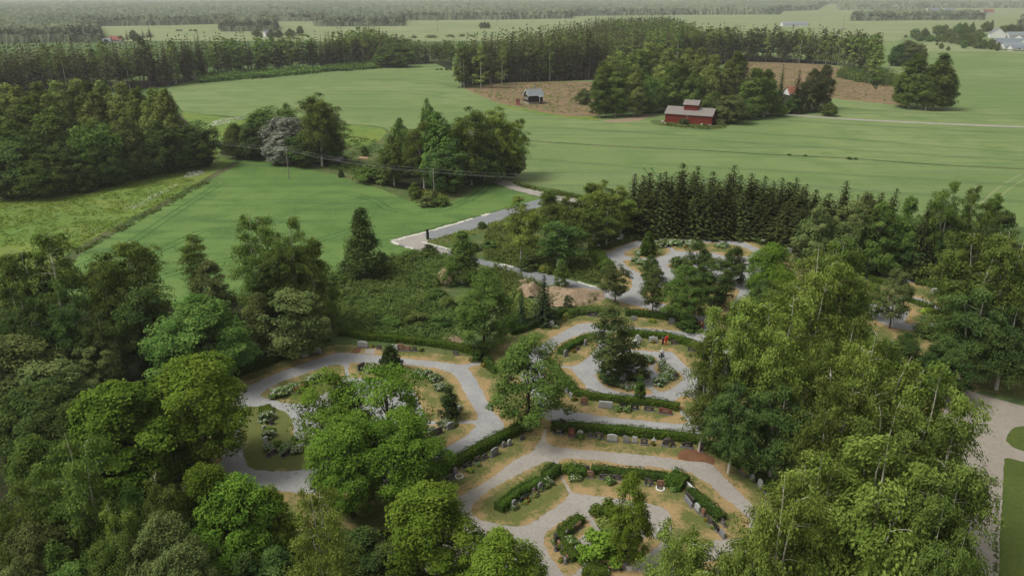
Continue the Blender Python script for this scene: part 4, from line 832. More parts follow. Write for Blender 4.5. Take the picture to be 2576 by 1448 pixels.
for a in [
 ('grove', 586, 308, 68, 'low olive tree at the near end of the silver willow clump', 398, 'leaf_olive'), ('grove', 628, 310, 78, 'dark round tree beside the silver willow', 400, 'leaf_dark'), ('grove', 672, 262, 115, 'leafy tree behind the silver willow', 384, 'leaf_mid'), ('grove', 716, 258, 80, 'upright tree behind the silver willow next to the big birch', 384, 'leaf_olive'),
 ('willow', 716, 292, 118, 'silver-grey willow in the clump by the meadow', 405, None), ('willow', 672, 322, 66, 'smaller silver-grey willow leaning out of the clump', 398, None), ('willow', 705, 345, 80, 'low grey skirt of willow at the field edge', 414, None),
 ('birch', 793, 231, 120, 'big birch with pale branching stems beside the silver willow', 418, 'leaf_olive'), ('grove', 832, 330, 60, 'dark bush-like tree at the foot of the big birch', 412, 'leaf_dark'), ('grove', 760, 330, 90, 'shaded tree under the big birch', 418, 'leaf_dark'),
 ('grove', 1074, 245, 52, 'single light green top rising behind the farmhouse clump', 395, 'leaf_mid'), ('grove', 1003, 295, 82, 'round dark-topped tree in the farmhouse clump', 442, 'leaf_mid'), ('birch', 985, 338, 72, 'slim birch at the near end of the farmhouse clump', 468, 'leaf_olive'), ('birch', 1060, 303, 112, 'birch with white stems at the foot in the farmhouse clump', 474, 'leaf_olive'),
 ('grove', 1100, 280, 120, 'broad leafy tree in the middle of the farmhouse clump', 472, 'leaf_mid'), ('birch', 1182, 266, 118, 'tall birch in the middle of the farmhouse clump', 466, 'leaf_olive'), ('birch', 1250, 266, 120, 'birch with drooping pale twigs in the farmhouse clump', 452, 'leaf_birch'), ('birch', 1300, 296, 70, 'outermost weeping birch of the farmhouse clump', 442, 'leaf_olive'),
 ('grove', 1210, 345, 120, 'dark shaded tree over the farmhouse', 462, 'leaf_dark'), ('grove', 1120, 360, 110, 'shaded tree behind the utility pole', 486, 'leaf_dark'), ('grove', 1270, 360, 90, 'dark low tree at the farm road', 446, 'leaf_dark'),
 ('bush', 935, 408, 82, 'dark round bush by the tin-roofed shed', 458, 'leaf_mid'), ('bush', 972, 425, 60, 'grey-green bush beside the dark round one', 464, 'leaf_grey'), ('leafy', 1042, 458, 36, 'yellowish bush near the utility pole', 502, 'leaf_olive'), ('juniper', 1092, 478, 22, 'small dark conifer at the foot of the utility pole', 512, 'needle_thuja_dark'),
 ('juniper', 857, 424, 16, 'little dark conifer at the corner of the green field', 446, 'needle_thuja_dark'), ('leafy', 917, 368, 22, 'lone shrub in the rough meadow', 392, 'leaf_dark'), ('bush', 1075, 492, 46, 'weedy grey bush at the pole', 518, 'leaf_grey'), ('bush', 1108, 496, 50, 'pale leafy bush on the field side of the pole', 516, 'leaf_mid'),
]: T(a[0], a[1], a[2], a[3], a[4], None, a[5], mat=a[6], group='trees of the farm clumps')
# barn wood
for i, (x, y, w) in enumerate([(1522, 150, 62), (1540, 138, 62), (1560, 126, 60), (1589, 132, 64), (1612, 122, 60), (1635, 106, 66), (1662, 110, 60), (1685, 117, 64), (1714, 144, 58), (1735, 120, 62), (1770, 117, 62), (1799, 136, 60), (1860, 127, 66), (1836, 150, 56)]):
    T('aspen', x, y, w, f'{ORD[i]} tall tree from the cabin end in the wood behind the red barn', h=min(23.5 + (i % 3), 48 - (338 + 7 * (i % 5)) * math.tan(dep(y))), mat='leaf_aspen' if i % 4 else 'leaf_olive', group='tall trees of the wood behind the red barn')
for i, (x, y, w, yb, kind, m, l) in enumerate([
 (1512, 185, 52, 296, 'aspen', 'leaf_mid', 'leafy corner tree of the barn wood at the clearing'), (1552, 178, 60, 294, 'aspen', 'leaf_olive', 'slim tree on the field side of the barn wood'), (1600, 182, 66, 292, 'aspen', 'leaf_aspen', 'leaning slim tree near the dirt track'), (1640, 190, 60, 286, 'grove', 'leaf_mid', 'leafy tree over the dirt track'), (1690, 165, 66, 280, 'aspen', 'leaf_olive', 'tall tree directly behind the barn tower'), (1750, 175, 66, 285, 'grove', 'leaf_mid', 'rounded tree beside the barn roof'),
 (1906, 168, 86, 296, 'aspen', 'leaf_olive', 'wide leafy tree next to the two dark conifers'), (1935, 172, 60, 294, 'aspen', 'leaf_olive', 'slim leafy tree touching the first dark conifer'), (1800, 230, 90, 302, 'grove', 'leaf_mid', 'light green round bush-tree at the barn end'), (1845, 236, 88, 310, 'grove', 'leaf_grey', 'grey-green round tree at the barn end'), (1880, 250, 60, 300, 'grove', 'leaf_mid', 'low tree between the grey-green one and the wide one'), (1962, 256, 46, 292, 'grove', 'leaf_bright', 'bright green bush at the road bend'),
 (1972, 163, 26, 268, 'spruce', 'needle_thuja_dark', 'narrow dark conifer by the red-roofed house'), (2013, 176, 46, 285, 'spruce', 'needle_spruce', 'pointed dark spruce before the red-roofed house'), (2051, 170, 66, 281, 'linden', 'needle_pine', 'bushy pine beside the pointed spruce'), (2083, 160, 50, 274, 'linden', 'needle_pine', 'taller pine behind the bushy one'), (2090, 256, 42, 292, 'grove', 'leaf_olive', 'low bush at the end of the pines'), (2000, 240, 40, 286, 'grove', 'leaf_dark', 'dark low tree under the pointed spruce'),
 (1470, 222, 46, 262, 'grove', 'leaf_grey', 'pale open tree standing alone in the clearing'),
 (2312, 132, 82, 272, 'aspen', 'leaf_olive', 'yellow-green tree of the twin clump, nearest the clearing'), (2377, 130, 76, 276, 'aspen', 'leaf_olive', 'yellow-green tree of the twin clump, in the open crop field'), (2350, 165, 60, 277, 'aspen', 'leaf_mid', 'middle tree of the twin clump'), (2396, 172, 46, 276, 'aspen', 'leaf_olive', 'outer narrow tree of the twin clump'), (2290, 170, 50, 268, 'aspen', 'leaf_mid', 'leafy tree on the clearing side of the twin clump'),
 (2288, 100, 66, 165, 'grove', 'leaf_grey', 'leafy tree behind the twin clump'), (2262, 112, 46, 166, 'grove', 'leaf_dark', 'dark round tree behind the twin clump'), (2316, 106, 46, 164, 'grove', 'leaf_grey', 'thin tree behind the twin clump'),
]): T(kind, x, y, w, l, yb=yb, mat=m, group='trees around the red barn')
# ------------------------------------------------------------------ woods farther off: edge trees one by one, the rest as one mass each
def world_rows(front, rows, spacing, seed):
    """Tree feet in rows behind a wood's front edge (world coordinates)."""
    r = np.random.default_rng(seed); w = np.array(W(front)); d = np.linalg.norm(np.diff(w, axis=0), axis=1); s = np.concatenate([[0], np.cumsum(d)])
    out = []
    for k, off in enumerate(rows):
        n = int(s[-1] / spacing[k]) if hasattr(spacing, '__len__') else int(s[-1] / spacing)
        q = (np.arange(n) + r.uniform(.1, .9, n)) / n * s[-1]
        x = np.interp(q, s, w[:, 0]); y = np.interp(q, s, w[:, 1])
        for a, b, f in zip(x, y, q / s[-1]): out.append((a + r.normal() * .8, b + off + r.normal() * 1.2, k, f))
    return out, r
FARX = [('spruce_tree', 'farspruce', 'needle_far'), ('birch_tree', 'farbirch', 'leaf_aspen'), ('pine_tree', 'farpine', 'needle_pine')]
def far_tree(i, x, y, w, h, label, group, mat=None, rng=rnd):
    name, tpl, mt = FARX[i]; place(tpl, name, label, 'tree', x, y, w, h, mat=mat, group=group)
def edge_wood(front, rows, spacing, seed, mix, hs, where, group):
    pts, r = world_rows(front, rows, spacing, seed)
    for x, y, k, f in pts:
        p = r.random(); m = mix(f); i = 0 if p < m[0] else (1 if p < m[0] + m[1] else 2)
        h = hs(f) * r.uniform(.74, 1.10) * (1.0 if i != 1 else .93); wd = (r.uniform(5.6, 8.2), r.uniform(6.5, 9.5), r.uniform(5.5, 7.5))[i]
        nm = ('tall dark spruce', 'light green birch-like tree', 'tall bare-stemmed pine')[i]
        far_tree(i, x, y, wd, h, f'{nm} {where}', group + (' spruces', ' birches', ' pines')[i], 'leaf_olive' if i == 1 and r.random() < .75 else None)
L_FRONT = DD([(-70, 258), (0, 250), (120, 240), (280, 230), (425, 215), (500, 199)]); L_FRONT2 = DD([(505, 188), (600, 183), (700, 177), (800, 172), (925, 163)])
edge_wood(L_FRONT, (0, 7, 15), 6.0, 1, lambda f: (.78, .16), lambda f: 26, 'at the edge of the belt above the meadow grove', 'belt edge')
edge_wood(L_FRONT2, (0, 6, 13), 5.2, 2, lambda f: (.42, .50), lambda f: 21.5 + 1.5 * f, 'at the edge of the belt behind the young planting', 'planting edge')
edge_wood(DD([(960, 169), (1010, 163), (1080, 158), (1142, 156)]), (0, 8), 6.0, 3, lambda f: (.25, .70), lambda f: 17, 'where the belt meets the crop field corner', 'field corner')
R_FRONT = DD([(1152, 222), (1185, 215), (1250, 208), (1350, 205), (1440, 202), (1530, 200)]); R_FRONT2 = DD([(1700, 175), (1856, 153), (1960, 156), (2067, 160), (2120, 166), (2180, 173), (2216, 176)])
edge_wood(R_FRONT, (0, 5, 11, 18), 4.0, 4, lambda f: (.72, .14) if f > .25 else (.45, .45), lambda f: 24 + 3.5 * f, 'at the wood edge behind the dark cabin', 'cabin edge')
edge_wood(R_FRONT2, (0, 5, 12), 4.6, 5, lambda f: (.18, .52), lambda f: 26 - 2 * f, 'at the wood edge behind the brown clearing', 'clearing edge')
T('grove', 1000, 100, 76, 'broad leafy tree bulging out of the belt at the field corner', yb=169, mat='leaf_mid'); T('aspen', 962, 118, 50, 'slender leafy tree beside the bulging one', yb=170, mat='leaf_mid')
T('aspen', 1165, 118, 34, 'leafy tree on the field corner of the cabin wood', yb=218, mat='leaf_grey'); T('farbirch', 1208, 112, 44, 'light tree with white stem on the cabin wood edge', yb=222); T('pine', 1236, 118, 46, 'lone pine with reddish stem before the cabin wood', yb=222, var=3); T('farbirch', 1262, 112, 30, 'second light tree with white stem on the cabin wood edge', yb=214)

def tiny(kind, seed):
    if kind == 'spruce': return spruce_arrays(seed, 5.5, 1 * 24, 6, 1.7, 5, 2, 2.1).arrays()[0:3]
    mb, c, _ = crown_clumps(seed, 7, 22, 5, 'slim', 20, 6, 1.6, 1.3); return mb.arrays()[0:3]
TINY = {'spruce': [tiny('spruce', 300 + i) for i in range(3)], 'leaf': [tiny('leaf', 310 + i) for i in range(3)]}
def mass(name, label, cat, pts, heights, kinds, mats, seed):
    """A wood seen as one mass: many small trees joined in one mesh (kind stuff). pts: (n, 2)."""
    r = np.random.default_rng(seed); V, Tt, F, MI = [], [], [], []; n = 0
    for (x, y), h, k in zip(pts, heights, kinds):
        v, t, f = TINY['spruce' if k == 0 else 'leaf'][r.integers(3)]; a = r.random() * 7; s = h / 23 * r.uniform(1.1, 1.5); ca, sa = math.cos(a) * s, math.sin(a) * s
        V.append(np.stack([v[:, 0] * ca - v[:, 1] * sa + x, v[:, 0] * sa + v[:, 1] * ca + y, v[:, 2] * h / 23], -1)); Tt.append(np.clip(t + r.normal() * .22, 0, 1)); F.append(f + n); MI.append(np.full(len(f), k)); n += len(v)
    me = raw_mesh(name, np.concatenate(V), np.concatenate(Tt), np.concatenate(F), np.zeros((0, 3), int), np.concatenate(MI))
    return tag(link(name, me, None, [MATS[m] for m in mats]), label, cat, kind='stuff')
def fill(poly, area, seed, mn=3.0):
    r = np.random.default_rng(seed); poly = np.array(poly); lo, hi = poly.min(0), poly.max(0)
    cell = math.sqrt(area); gx, gy = np.meshgrid(np.arange(lo[0], hi[0], cell), np.arange(lo[1], hi[1], cell)); p = np.stack([gx.ravel(), gy.ravel()], -1) + r.uniform(-.45, .45, (gx.size, 2)) * cell
    return p[inpoly(p, poly)], r
def floor_w(name, lp):
    o = np.array(lp); q = o.copy(); k = len(q); V = [Vector((float(a), float(b) - (24 if i < k * .5 else 0))) for i, (a, b) in enumerate(q)]
    V, E, F, *_ = delaunay_2d_cdt(V, [(i, (i + 1) % k) for i in range(k)], [], 1, 1e-3); v = np.array([(a.x, a.y, .03) for a in V]); f = np.array([list(x) for x in F if len(x) == 3])
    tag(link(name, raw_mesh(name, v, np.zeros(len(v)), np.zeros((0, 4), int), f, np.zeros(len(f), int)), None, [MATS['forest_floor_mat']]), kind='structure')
def tops(pts, h):
    return [solve(x, y, h)[:2] for x, y in pts]
lp = [(x, y + 18) for x, y in W(L_FRONT)] + [(x, y + 16) for x, y in W(L_FRONT2)] + tops([(980, 82), (930, 66), (880, 72), (790, 86), (700, 91), (540, 97), (250, 105), (-80, 106)], 23)
floor_w('forest_floor', lp); p, r = fill(lp, 34, 21); f = (p[:, 0] - p[:, 0].min()) / np.ptp(p[:, 0])
mass('forest', 'belt of dark spruces and light birches between the meadow grove and the far fields', 'forest', p, r.uniform(20, 26, len(p)), (r.random(len(p)) < np.where(f > .55, .55, .2)).astype(int), ['needle_far', 'leaf_olive'], 22)
lp = [(x, y + 8) for x, y in W(DD([(940, 165), (1010, 160), (1080, 156), (1142, 154)]))] + tops([(1142, 108), (1080, 97), (1040, 90), (985, 80), (940, 75)], 17)
floor_w('forest_floor', lp); p, r = fill(lp, 36, 23); mass('forest', 'leafy corner of the belt touching the crop field', 'forest', p, r.uniform(14, 19, len(p)), (r.random(len(p)) < .8).astype(int), ['needle_far', 'leaf_mid'], 24)
lp = [(x, y + 22) for x, y in W(R_FRONT)] + [(x, y + 15) for x, y in W(R_FRONT2)] + tops([(2222, 116), (2192, 97), (2102, 78), (1906, 69), (1763, 68), (1740, 58), (1685, 42), (1600, 45), (1531, 46), (1450, 60), (1364, 72), (1240, 85), (1185, 92)], 23)
floor_w('forest_floor', lp); p, r = fill(lp, 40, 25); f = (p[:, 0] - p[:, 0].min()) / np.ptp(p[:, 0])
mass('forest', 'spruce and birch wood behind the cabin and the brown clearing', 'forest', p, r.uniform(20, 27, len(p)), (r.random(len(p)) < np.where(f > .45, .5, .12)).astype(int), ['needle_far', 'leaf_olive'], 26)

# far woods to the horizon: canopy over gently rising ground, and single crowns joined into one mass along the nearer edges
W2 = [(-900, 70), (230, 67), (420, 64), (552, 61), (556, 80), (690, 79), (700, 66), (793, 66), (828, 67), (1013, 66), (1014, 52), (1250, 50), (1435, 47), (1440, 41), (1700, 38), (1960, 37), (1965, 29), (2052, 27), (2080, 17), (2108, 17), (2113, 27), (2320, 27), (2600, 24), (3500, 24), (3500, -9), (-900, -9)]
W1 = [(-900, 116), (257, 107), (250, 80), (230, 66), (-900, 66)]
W3 = [(2142, 53), (2474, 50), (2474, 44), (2142, 47)]
W4 = [(2560, 80), (3500, 80), (3500, 40), (2576, 48)]
HOLES = [[(690, 68), (793, 67), (793, 54), (690, 54)], [(1180, 26), (1300, 26), (1300, 21), (1180, 21)], [(2320, 36), (2576, 34), (2576, 24), (2320, 25)], [(560, 36), (720, 40), (720, 37), (560, 33)]]
def proj(x, y, z=0.0):
    zc = y * CT + (CAM_H - z) * ST; v = (y * ST * -1 + (z - CAM_H) * CT) / zc * -1
    u = x / zc; vv = (-(CAM_H - z) * CT + y * ST) / zc
    return 1288 + FD * u, 724 - FD * vv
def in_far(x, y):
    px, py = proj(x, y); P = np.stack([px, py], -1); m = inpoly(P, W1) | inpoly(P, W2) | inpoly(P, W3) | inpoly(P, W4)
    for h in HOLES: m &= ~inpoly(P, h)
    return m
def rise(x, y):
    d = np.hypot(x, y); b = np.clip((d - 2300) / 3800, 0, 1)
    return b * b * (3 - 2 * b) * (13 + 8 * np.sin(x / 800 + .6) + 7 * np.sin(x / 380 + y / 900) + 4 * np.sin(x / 170 + y / 500)) * np.clip(1 + .0001 * x, .6, 1.6)
K_ = 0.0088                                       # crowns merge into ever larger clumps with distance
lr = np.arange(math.log(935), math.log(9300), K_ / 3.2); th = np.arange(-.72, .72, K_ / 4.6); LR, TH = np.meshgrid(lr, th, indexing='ij'); r = np.random.default_rng(77)
LR = LR + r.normal(size=LR.shape) * K_ * .05; TH = TH + r.normal(size=TH.shape) * K_ * .04; R_ = np.exp(LR); X, Y = R_ * np.sin(TH), R_ * np.cos(TH)
M = in_far(X.ravel(), Y.ravel()).reshape(X.shape); ci = np.floor(LR / K_).astype(int); cj = np.floor(TH / K_).astype(int); best = np.zeros(X.shape); tn = np.zeros(X.shape)
def hsh(a, b, k): v = np.sin(a * 127.1 + b * 311.7 + k * 74.7) * 43758.5453; return v - np.floor(v)
for da in (-1, 0, 1):
    for db in (-1, 0, 1):
        a, b = ci + da, cj + db; d2 = ((LR - (a + .15 + .7 * hsh(a, b, 1)) * K_) ** 2 + (TH - (b + .15 + .7 * hsh(a, b, 2)) * K_) ** 2) / (K_ * (.55 + .35 * hsh(a, b, 3))) ** 2
        hh = np.sqrt(np.clip(1 - d2, 0, 1)) * (.55 + .45 * hsh(a, b, 4)); up_ = hh > best; best = np.where(up_, hh, best); tn = np.where(up_, hsh(a, b, 5), tn)
big = np.sin(X / 61 + 2 * np.sin(Y / 190)) * np.sin(Y / 140 + 2 * np.sin(X / 130))
Z = rise(X, Y) + np.where(M, (8.5 + 7.5 * best * np.clip(R_ / 1500, .9, 1.5) + 2.2 * big + .8 * r.normal(size=X.shape)) * np.where(in_far(X.ravel(), (Y - 26).ravel()).reshape(X.shape), 1, .55), -0.5)
n1, n2 = X.shape; idx = np.arange(n1 * n2).reshape(n1, n2); q = np.stack([idx[:-1, :-1], idx[:-1, 1:], idx[1:, 1:], idx[1:, :-1]], -1).reshape(-1, 4)
Mf = M.ravel(); q = q[Mf[q].any(1)]; used = np.zeros(n1 * n2, bool); used[q] = True; new = np.cumsum(used) - 1
tint = np.clip(.15 + .5 * tn + .2 * big + .12 * r.normal(size=X.shape), 0, 1).ravel()
me = raw_mesh('distant_forest', np.stack([X.ravel(), Y.ravel(), Z.ravel()], -1)[used], tint[used], new[q], np.zeros((0, 3), int), np.zeros(len(q), int))
leafmat('canopy_far', (.066, .090, .056), (.175, .195, .110), 0.0, 0.0)  # canopy colour lifted pale to stand in for part of the haze
tag(link('distant_forest', me, None, [MATS['canopy_far']]), 'hazy forest canopy stretching to the horizon', 'forest', kind='stuff')
r = np.random.default_rng(78); n = 60000; D_ = np.exp(r.uniform(math.log(930), math.log(3000), n)); A_ = r.uniform(-.70, .70, n); x, y = D_ * np.sin(A_), D_ * np.cos(A_); ok = in_far(x, y) & ~(in_far(x, y - 34) & in_far(x - 25, y) & in_far(x + 25, y)); x, y = x[ok][:5200], y[ok][:5200]
TINY['leaf'] = [crown_clumps(330 + i, 10, 22, 1, ('slim', 'egg', 'round')[i], 14, 5, 2.6, 1.9)[0].arrays()[0:3] for i in range(3)]
mass('distant_forest', 'single crowns along the ragged edges of the hazy far forest', 'forest', np.stack([x, y], -1), r.uniform(11, 20, len(x)), np.where(r.random(len(x)) < .88, 1, 0), ['needle_far', 'canopy_far'], 79); print('edge crowns', len(x))
hx = np.linspace(-1, 1, 160) * 9000; hy = np.linspace(2200, 12000, 90); HX, HY = np.meshgrid(hx, hy, indexing='ij'); HZ = rise(HX, HY) - .4; n1, n2 = HX.shape; idx = np.arange(n1 * n2).reshape(n1, n2)
q = np.stack([idx[:-1, :-1], idx[1:, :-1], idx[1:, 1:], idx[:-1, 1:]], -1).reshape(-1, 4)
tag(link('hills', raw_mesh('hills', np.stack([HX, HY, HZ], -1).reshape(-1, 3), np.zeros(n1 * n2), q, np.zeros((0, 3), int), np.zeros(len(q), int), True), None, [MATS['far_field_mat']]), kind='structure')

# trees by the far village and farms
VL = 'trees by the far village'
for i, (x, y, w, b) in enumerate([(200, 410, 70, 462), (420, 270, 210, 490), (600, 265, 190, 505), (500, 400, 170, 540), (700, 400, 190, 548), (880, 200, 230, 420), (1010, 190, 130, 420), (865, 400, 160, 552), (990, 400, 130, 558), (1150, 408, 190, 582), (1290, 160, 230, 400), (1400, 158, 160, 400), (1100, 280, 260, 500), (1400, 290, 270, 520), (1680, 290, 260, 500), (1285, 440, 150, 604), (1400, 500, 160, 682), (1500, 420, 190, 642), (1650, 400, 210, 645), (1840, 130, 200, 350), (1950, 108, 90, 350), (1640, 550, 160, 684), (1780, 500, 190, 692), (1960, 480, 180, 704), (2070, 550, 120, 732), (1560, 150, 130, 400), (2200, 205, 210, 410), (2350, 180, 210, 410), (2500, 200, 160, 420)]):
    (a, ya), = V4([(x, y)]); (_, yb), = V4([(x, b)]); T('grove', a, ya, w / 7.99, f'{ORD[i]} leafy tree from the open field side in the wood before the village', yb=yb, mat=('leaf_grey', 'leaf_mid', 'leaf_olive')[i % 3], group=VL)
for x, y, w, b, l in [(832, 555, 55, 620, 'small dark tree alone on the pale verge before the village wood'), (925, 565, 100, 690, 'largest of the three round trees on the pale verge'), (1060, 632, 80, 728, 'olive round tree nearest the crop on the pale verge')]:
    (a, ya), = V4([(x, y)]); (_, yb), = V4([(x, b)]); T('grove', a, ya, w / 7.99, l, yb=yb, mat='leaf_mid', group=VL)
sheet('pale_verge', V4([(560, 580), (690, 545), (1030, 556), (1250, 600), (1560, 640), (1680, 690), (2100, 715), (2700, 760), (2700, 790), (1800, 745), (1000, 745), (640, 740)]), 0.03, 'far_field_mat', 3, .3)
for i, (x, y, w, b, k) in enumerate([(885, 213, 30, 303, 'farspruce'), (932, 210, 60, 290, 'grove'), (1000, 208, 40, 290, 'farspruce'), (1045, 190, 62, 290, 'farspruce'), (965, 235, 50, 296, 'grove'), (845, 250, 34, 300, 'grove'), (745, 276, 30, 310, 'grove')]):
    (a, ya), (_, yb) = T1([(x, y), (x, b)]); T(k, a, ya, w * .357, f'{ORD[i]} hazy tree beside the red-roofed farmhouse beyond the belt', yb=yb, mat='leaf_dark' if k == 'grove' else None, group='trees by the red-roofed farmhouse')
for i, (x, y, w, b) in enumerate([(1800, 196, 60, 262), (1835, 222, 22, 268), (1905, 204, 60, 268), (1960, 210, 60, 266), (2040, 200, 80, 262), (2110, 180, 50, 250)]):
    (a, ya), (_, yb) = T1([(x, y), (x, b)]); T('grove', a, ya, w * .357, f'{ORD[i]} hazy tree around the white farmhouse beyond the belt', yb=yb, mat='leaf_grey', group='trees by the white farmhouse')
for i, (x, y, w, b) in enumerate([(600, 250, 50, 268), (720, 246, 90, 266), (850, 243, 70, 262), (935, 238, 50, 258), (1000, 245, 60, 258)]):
    (a, ya), (_, yb) = T2([(x, y), (x, b)]); T('farbush', a, ya, w * .357, f'{ORD[i]} bush of the hedgerow across the far pale field', yb=yb, group='bushes of the far hedgerow')
for i, (x, y) in enumerate([(1072, 155), (1095, 150), (1120, 156)]):
    (a, ya), (_, yb) = T2([(x, y), (x, 202)]); T('grove', a, ya, 13, f'{ORD[i]} tree of the small square thicket in the far pale field', yb=yb, mat='leaf_grey', group='far square thicket')
for i, (x, w) in enumerate([(1250, 30), (1275, 24), (1345, 30), (1375, 34)]):
    (a, ya), (_, yb) = T1([(x, 207), (x, 219)]); T('farbush', a, ya, w * .357, f'{ORD[i]} dark bush in the middle of the far pale field', yb=yb, mat='leaf_dark', group='far field bushes')
for i, (x, y, w, b) in enumerate([(925, 1082, 34, 1096), (1035, 1088, 30, 1100), (1345, 1105, 44, 1122), (1392, 1108, 30, 1124)]):
    (a, ya), (_, yb) = T3([(x, y), (x, b)]); T('farbush', a, ya, w * .357, f'{ORD[i]} low bush along the ditch through the crop field', yb=yb, mat='leaf_dark', group='ditch bushes')
for i, (x, y, w, b) in enumerate([(760, 482, 24, 494), (788, 480, 24, 494), (830, 475, 34, 496), (20, 465, 60, 495), (100, 470, 90, 496)]):
    (a, ya), (_, yb) = T2([(x, y), (x, b)]); T('farbush', a, ya, w * .357, f'{ORD[i]} dark bush on the corner of the crop field below the belt', yb=yb, mat='leaf_dark', group='crop corner bushes')
# young plantings
def planting(name, label, poly, area, hmin, hmax, mats, seed, leafk=.2):
    p, r = fill(W(poly), area, seed); V, Tt, F, MI = [], [], [], []; n = 0
    base = [spruce_arrays(340 + i, 2.2, 3, .1, .5, 6, 2, .8).arrays()[0:3] for i in range(2)] + [crown_clumps(350, 2.4, 3, .1, 'round', 10, 7, .7, .6)[0].arrays()[0:3]]
    for x, y in p:
        k = 2 if r.random() < leafk else r.integers(2); v, t, f = base[k]; a = r.random() * 7; s = r.uniform(hmin, hmax) / 3; ca, sa = math.cos(a) * s, math.sin(a) * s
        V.append(np.stack([v[:, 0] * ca - v[:, 1] * sa + x, v[:, 0] * sa + v[:, 1] * ca + y, v[:, 2] * s], -1)); Tt.append(np.clip(t + r.normal() * .2, 0, 1)); F.append(f + n); MI.append(np.full(len(f), 1 if k == 2 else 0)); n += len(v)
    tag(link(name, raw_mesh(name, np.concatenate(V), np.concatenate(Tt), np.concatenate(F), np.zeros((0, 3), int), np.concatenate(MI)), None, [MATS[m] for m in mats]), label, 'saplings', kind='stuff')
planting('sapling_thicket', 'dense young planting in front of the belt', T1([(1390, 590), (1390, 530), (1600, 520), (1900, 505), (2100, 500), (2400, 480), (2400, 500), (1950, 545), (1700, 565)]), 5, 2, 4, ['weed_leaf', 'leaf_mid'], 31, .5)
planting('sapling_thicket', 'strip of young planting at the belt corner', T1([(2300, 490), (2300, 450), (2576, 435)]) + T2([(340, 455), (360, 485), (100, 505)]), 5, 2, 4, ['weed_leaf', 'leaf_mid'], 32, .5)
planting('sapling_thicket', 'young spruce planting between clearing and crop field', T3([(1250, 520), (1300, 490), (1500, 500), (1620, 520), (1745, 590), (1745, 625), (1600, 610), (1400, 580), (1260, 550)]), 5, 2.2, 4.2, ['weed_leaf', 'leaf_mid'], 33, .1)
# stumps, brush and weeds
def weeds(name, label, poly, ncl, per, leaf, rad, hgt, mat, seed, cat='weeds', z=0.05):
    r = np.random.default_rng(seed); P = np.array(W(poly)); lo, hi = P.min(0), P.max(0); c = np.zeros((0, 2))
    while len(c) < ncl: q = r.uniform(lo, hi, (ncl * 3, 2)); c = np.concatenate([c, q[inpoly(q, P)]])
    c = c[:ncl]; pat = np.sin(c[:, 0] / 2.7 + 2 * np.sin(c[:, 1] / 5)) * np.sin(c[:, 1] / 3.9 + 1.5 * np.sin(c[:, 0] / 4)); keep = r.random(ncl) < .35 + .65 * (pat > -.25); c = c[keep]; pat = pat[keep]; n = len(c)
    R = rad * r.uniform(.5, 1.5, n); H = hgt * r.uniform(.4, 1.3, n) * (1 + .5 * np.clip(pat, -1, 1)); d = unit(r.normal(size=(n, per, 3)) + [0, 0, .6]); d[..., 2] = np.abs(d[..., 2])
    p = np.concatenate([c, np.full((n, 1), z)], 1)[:, None] + d * np.stack([R, R, H], -1)[:, None] * r.random((n, per, 1)) ** .4
    t = np.clip(.45 + .2 * r.normal(size=(n, 1)) + .2 * r.normal(size=(n, per)), 0, 1); m = n * per; mb = MB(); s = leaf * r.uniform(.6, 1.4, m)
    leaves(mb, p.reshape(m, 3), (d * .6 + [0, 0, .6] + .4 * r.normal(size=d.shape)).reshape(m, 3), s, s * .6, r, t.reshape(m))
    tag(link(name, mb.mesh(name), None, [MATS[mat]]), label, cat, kind='stuff')
weeds('undergrowth', 'dense dark green raspberry-like scrub below the stone road', T5([(-40, 660), (200, 640), (400, 570), (600, 495), (720, 480), (850, 520), (850, 640), (770, 700), (740, 800), (640, 830), (600, 1000), (300, 1080), (60, 1050), (-120, 980), (-150, 750)]), 3600, 40, .32, .72, 1.25, 'weed_leaf', 41)
weeds('undergrowth', 'paler grassy weeds growing through the dark scrub', T5([(-40, 660), (400, 570), (720, 480), (850, 640), (740, 800), (640, 830), (600, 1000), (60, 1050), (-120, 980)]), 900, 16, .30, .6, .7, 'weed_pale', 56)
weeds('undergrowth', 'low weeds creeping over the sand heaps', T5([(1250, 760), (1400, 690), (1600, 740), (1900, 800), (1850, 860), (1650, 870), (1400, 820)]), 240, 14, .28, .45, .9, 'weed_leaf', 57)
weeds('undergrowth', 'patchy scrub and weeds around the sand heaps', T5([(640, 830), (740, 800), (900, 850), (900, 1100), (820, 1140), (560, 1120), (300, 1080), (600, 1000)]), 800, 26, .32, .55, .8, 'weed_leaf', 42)
weeds('undergrowth', 'scrub between the oval tree and the stone road', T5([(1050, 620), (1200, 600), (1350, 670), (1500, 740), (1420, 780), (1270, 830), (1200, 760), (1060, 700)]), 420, 26, .32, .6, 1.1, 'weed_leaf', 43)
weeds('undergrowth', 'bushy strip between the blue firs and the hedge', T5([(1250, 830), (1330, 800), (1500, 900), (1640, 900), (1800, 900), (1700, 960), (1500, 940), (1280, 1020), (1260, 900)]), 360, 26, .32, .55, .9, 'weed_pale', 44)
weeds('undergrowth', 'green scrub on the rough ground inside the road bend', T5([(1100, 330), (1260, 300), (1400, 380), (1560, 440), (1800, 520), (1900, 640), (1900, 715), (1780, 690), (1560, 650), (1350, 600), (1240, 570), (1100, 535)]), 2600, 22, .34, .5, .8, 'weed_leaf', 45)
weeds('undergrowth', 'pale rough grass along the stone road', T5([(690, 405), (1000, 330), (1270, 240), (1500, 170), (1800, 170), (1700, 300), (1450, 400), (1240, 300), (1080, 340), (850, 430), (840, 455)]), 1500, 14, .3, .45, .35, 'weed_pale', 46)
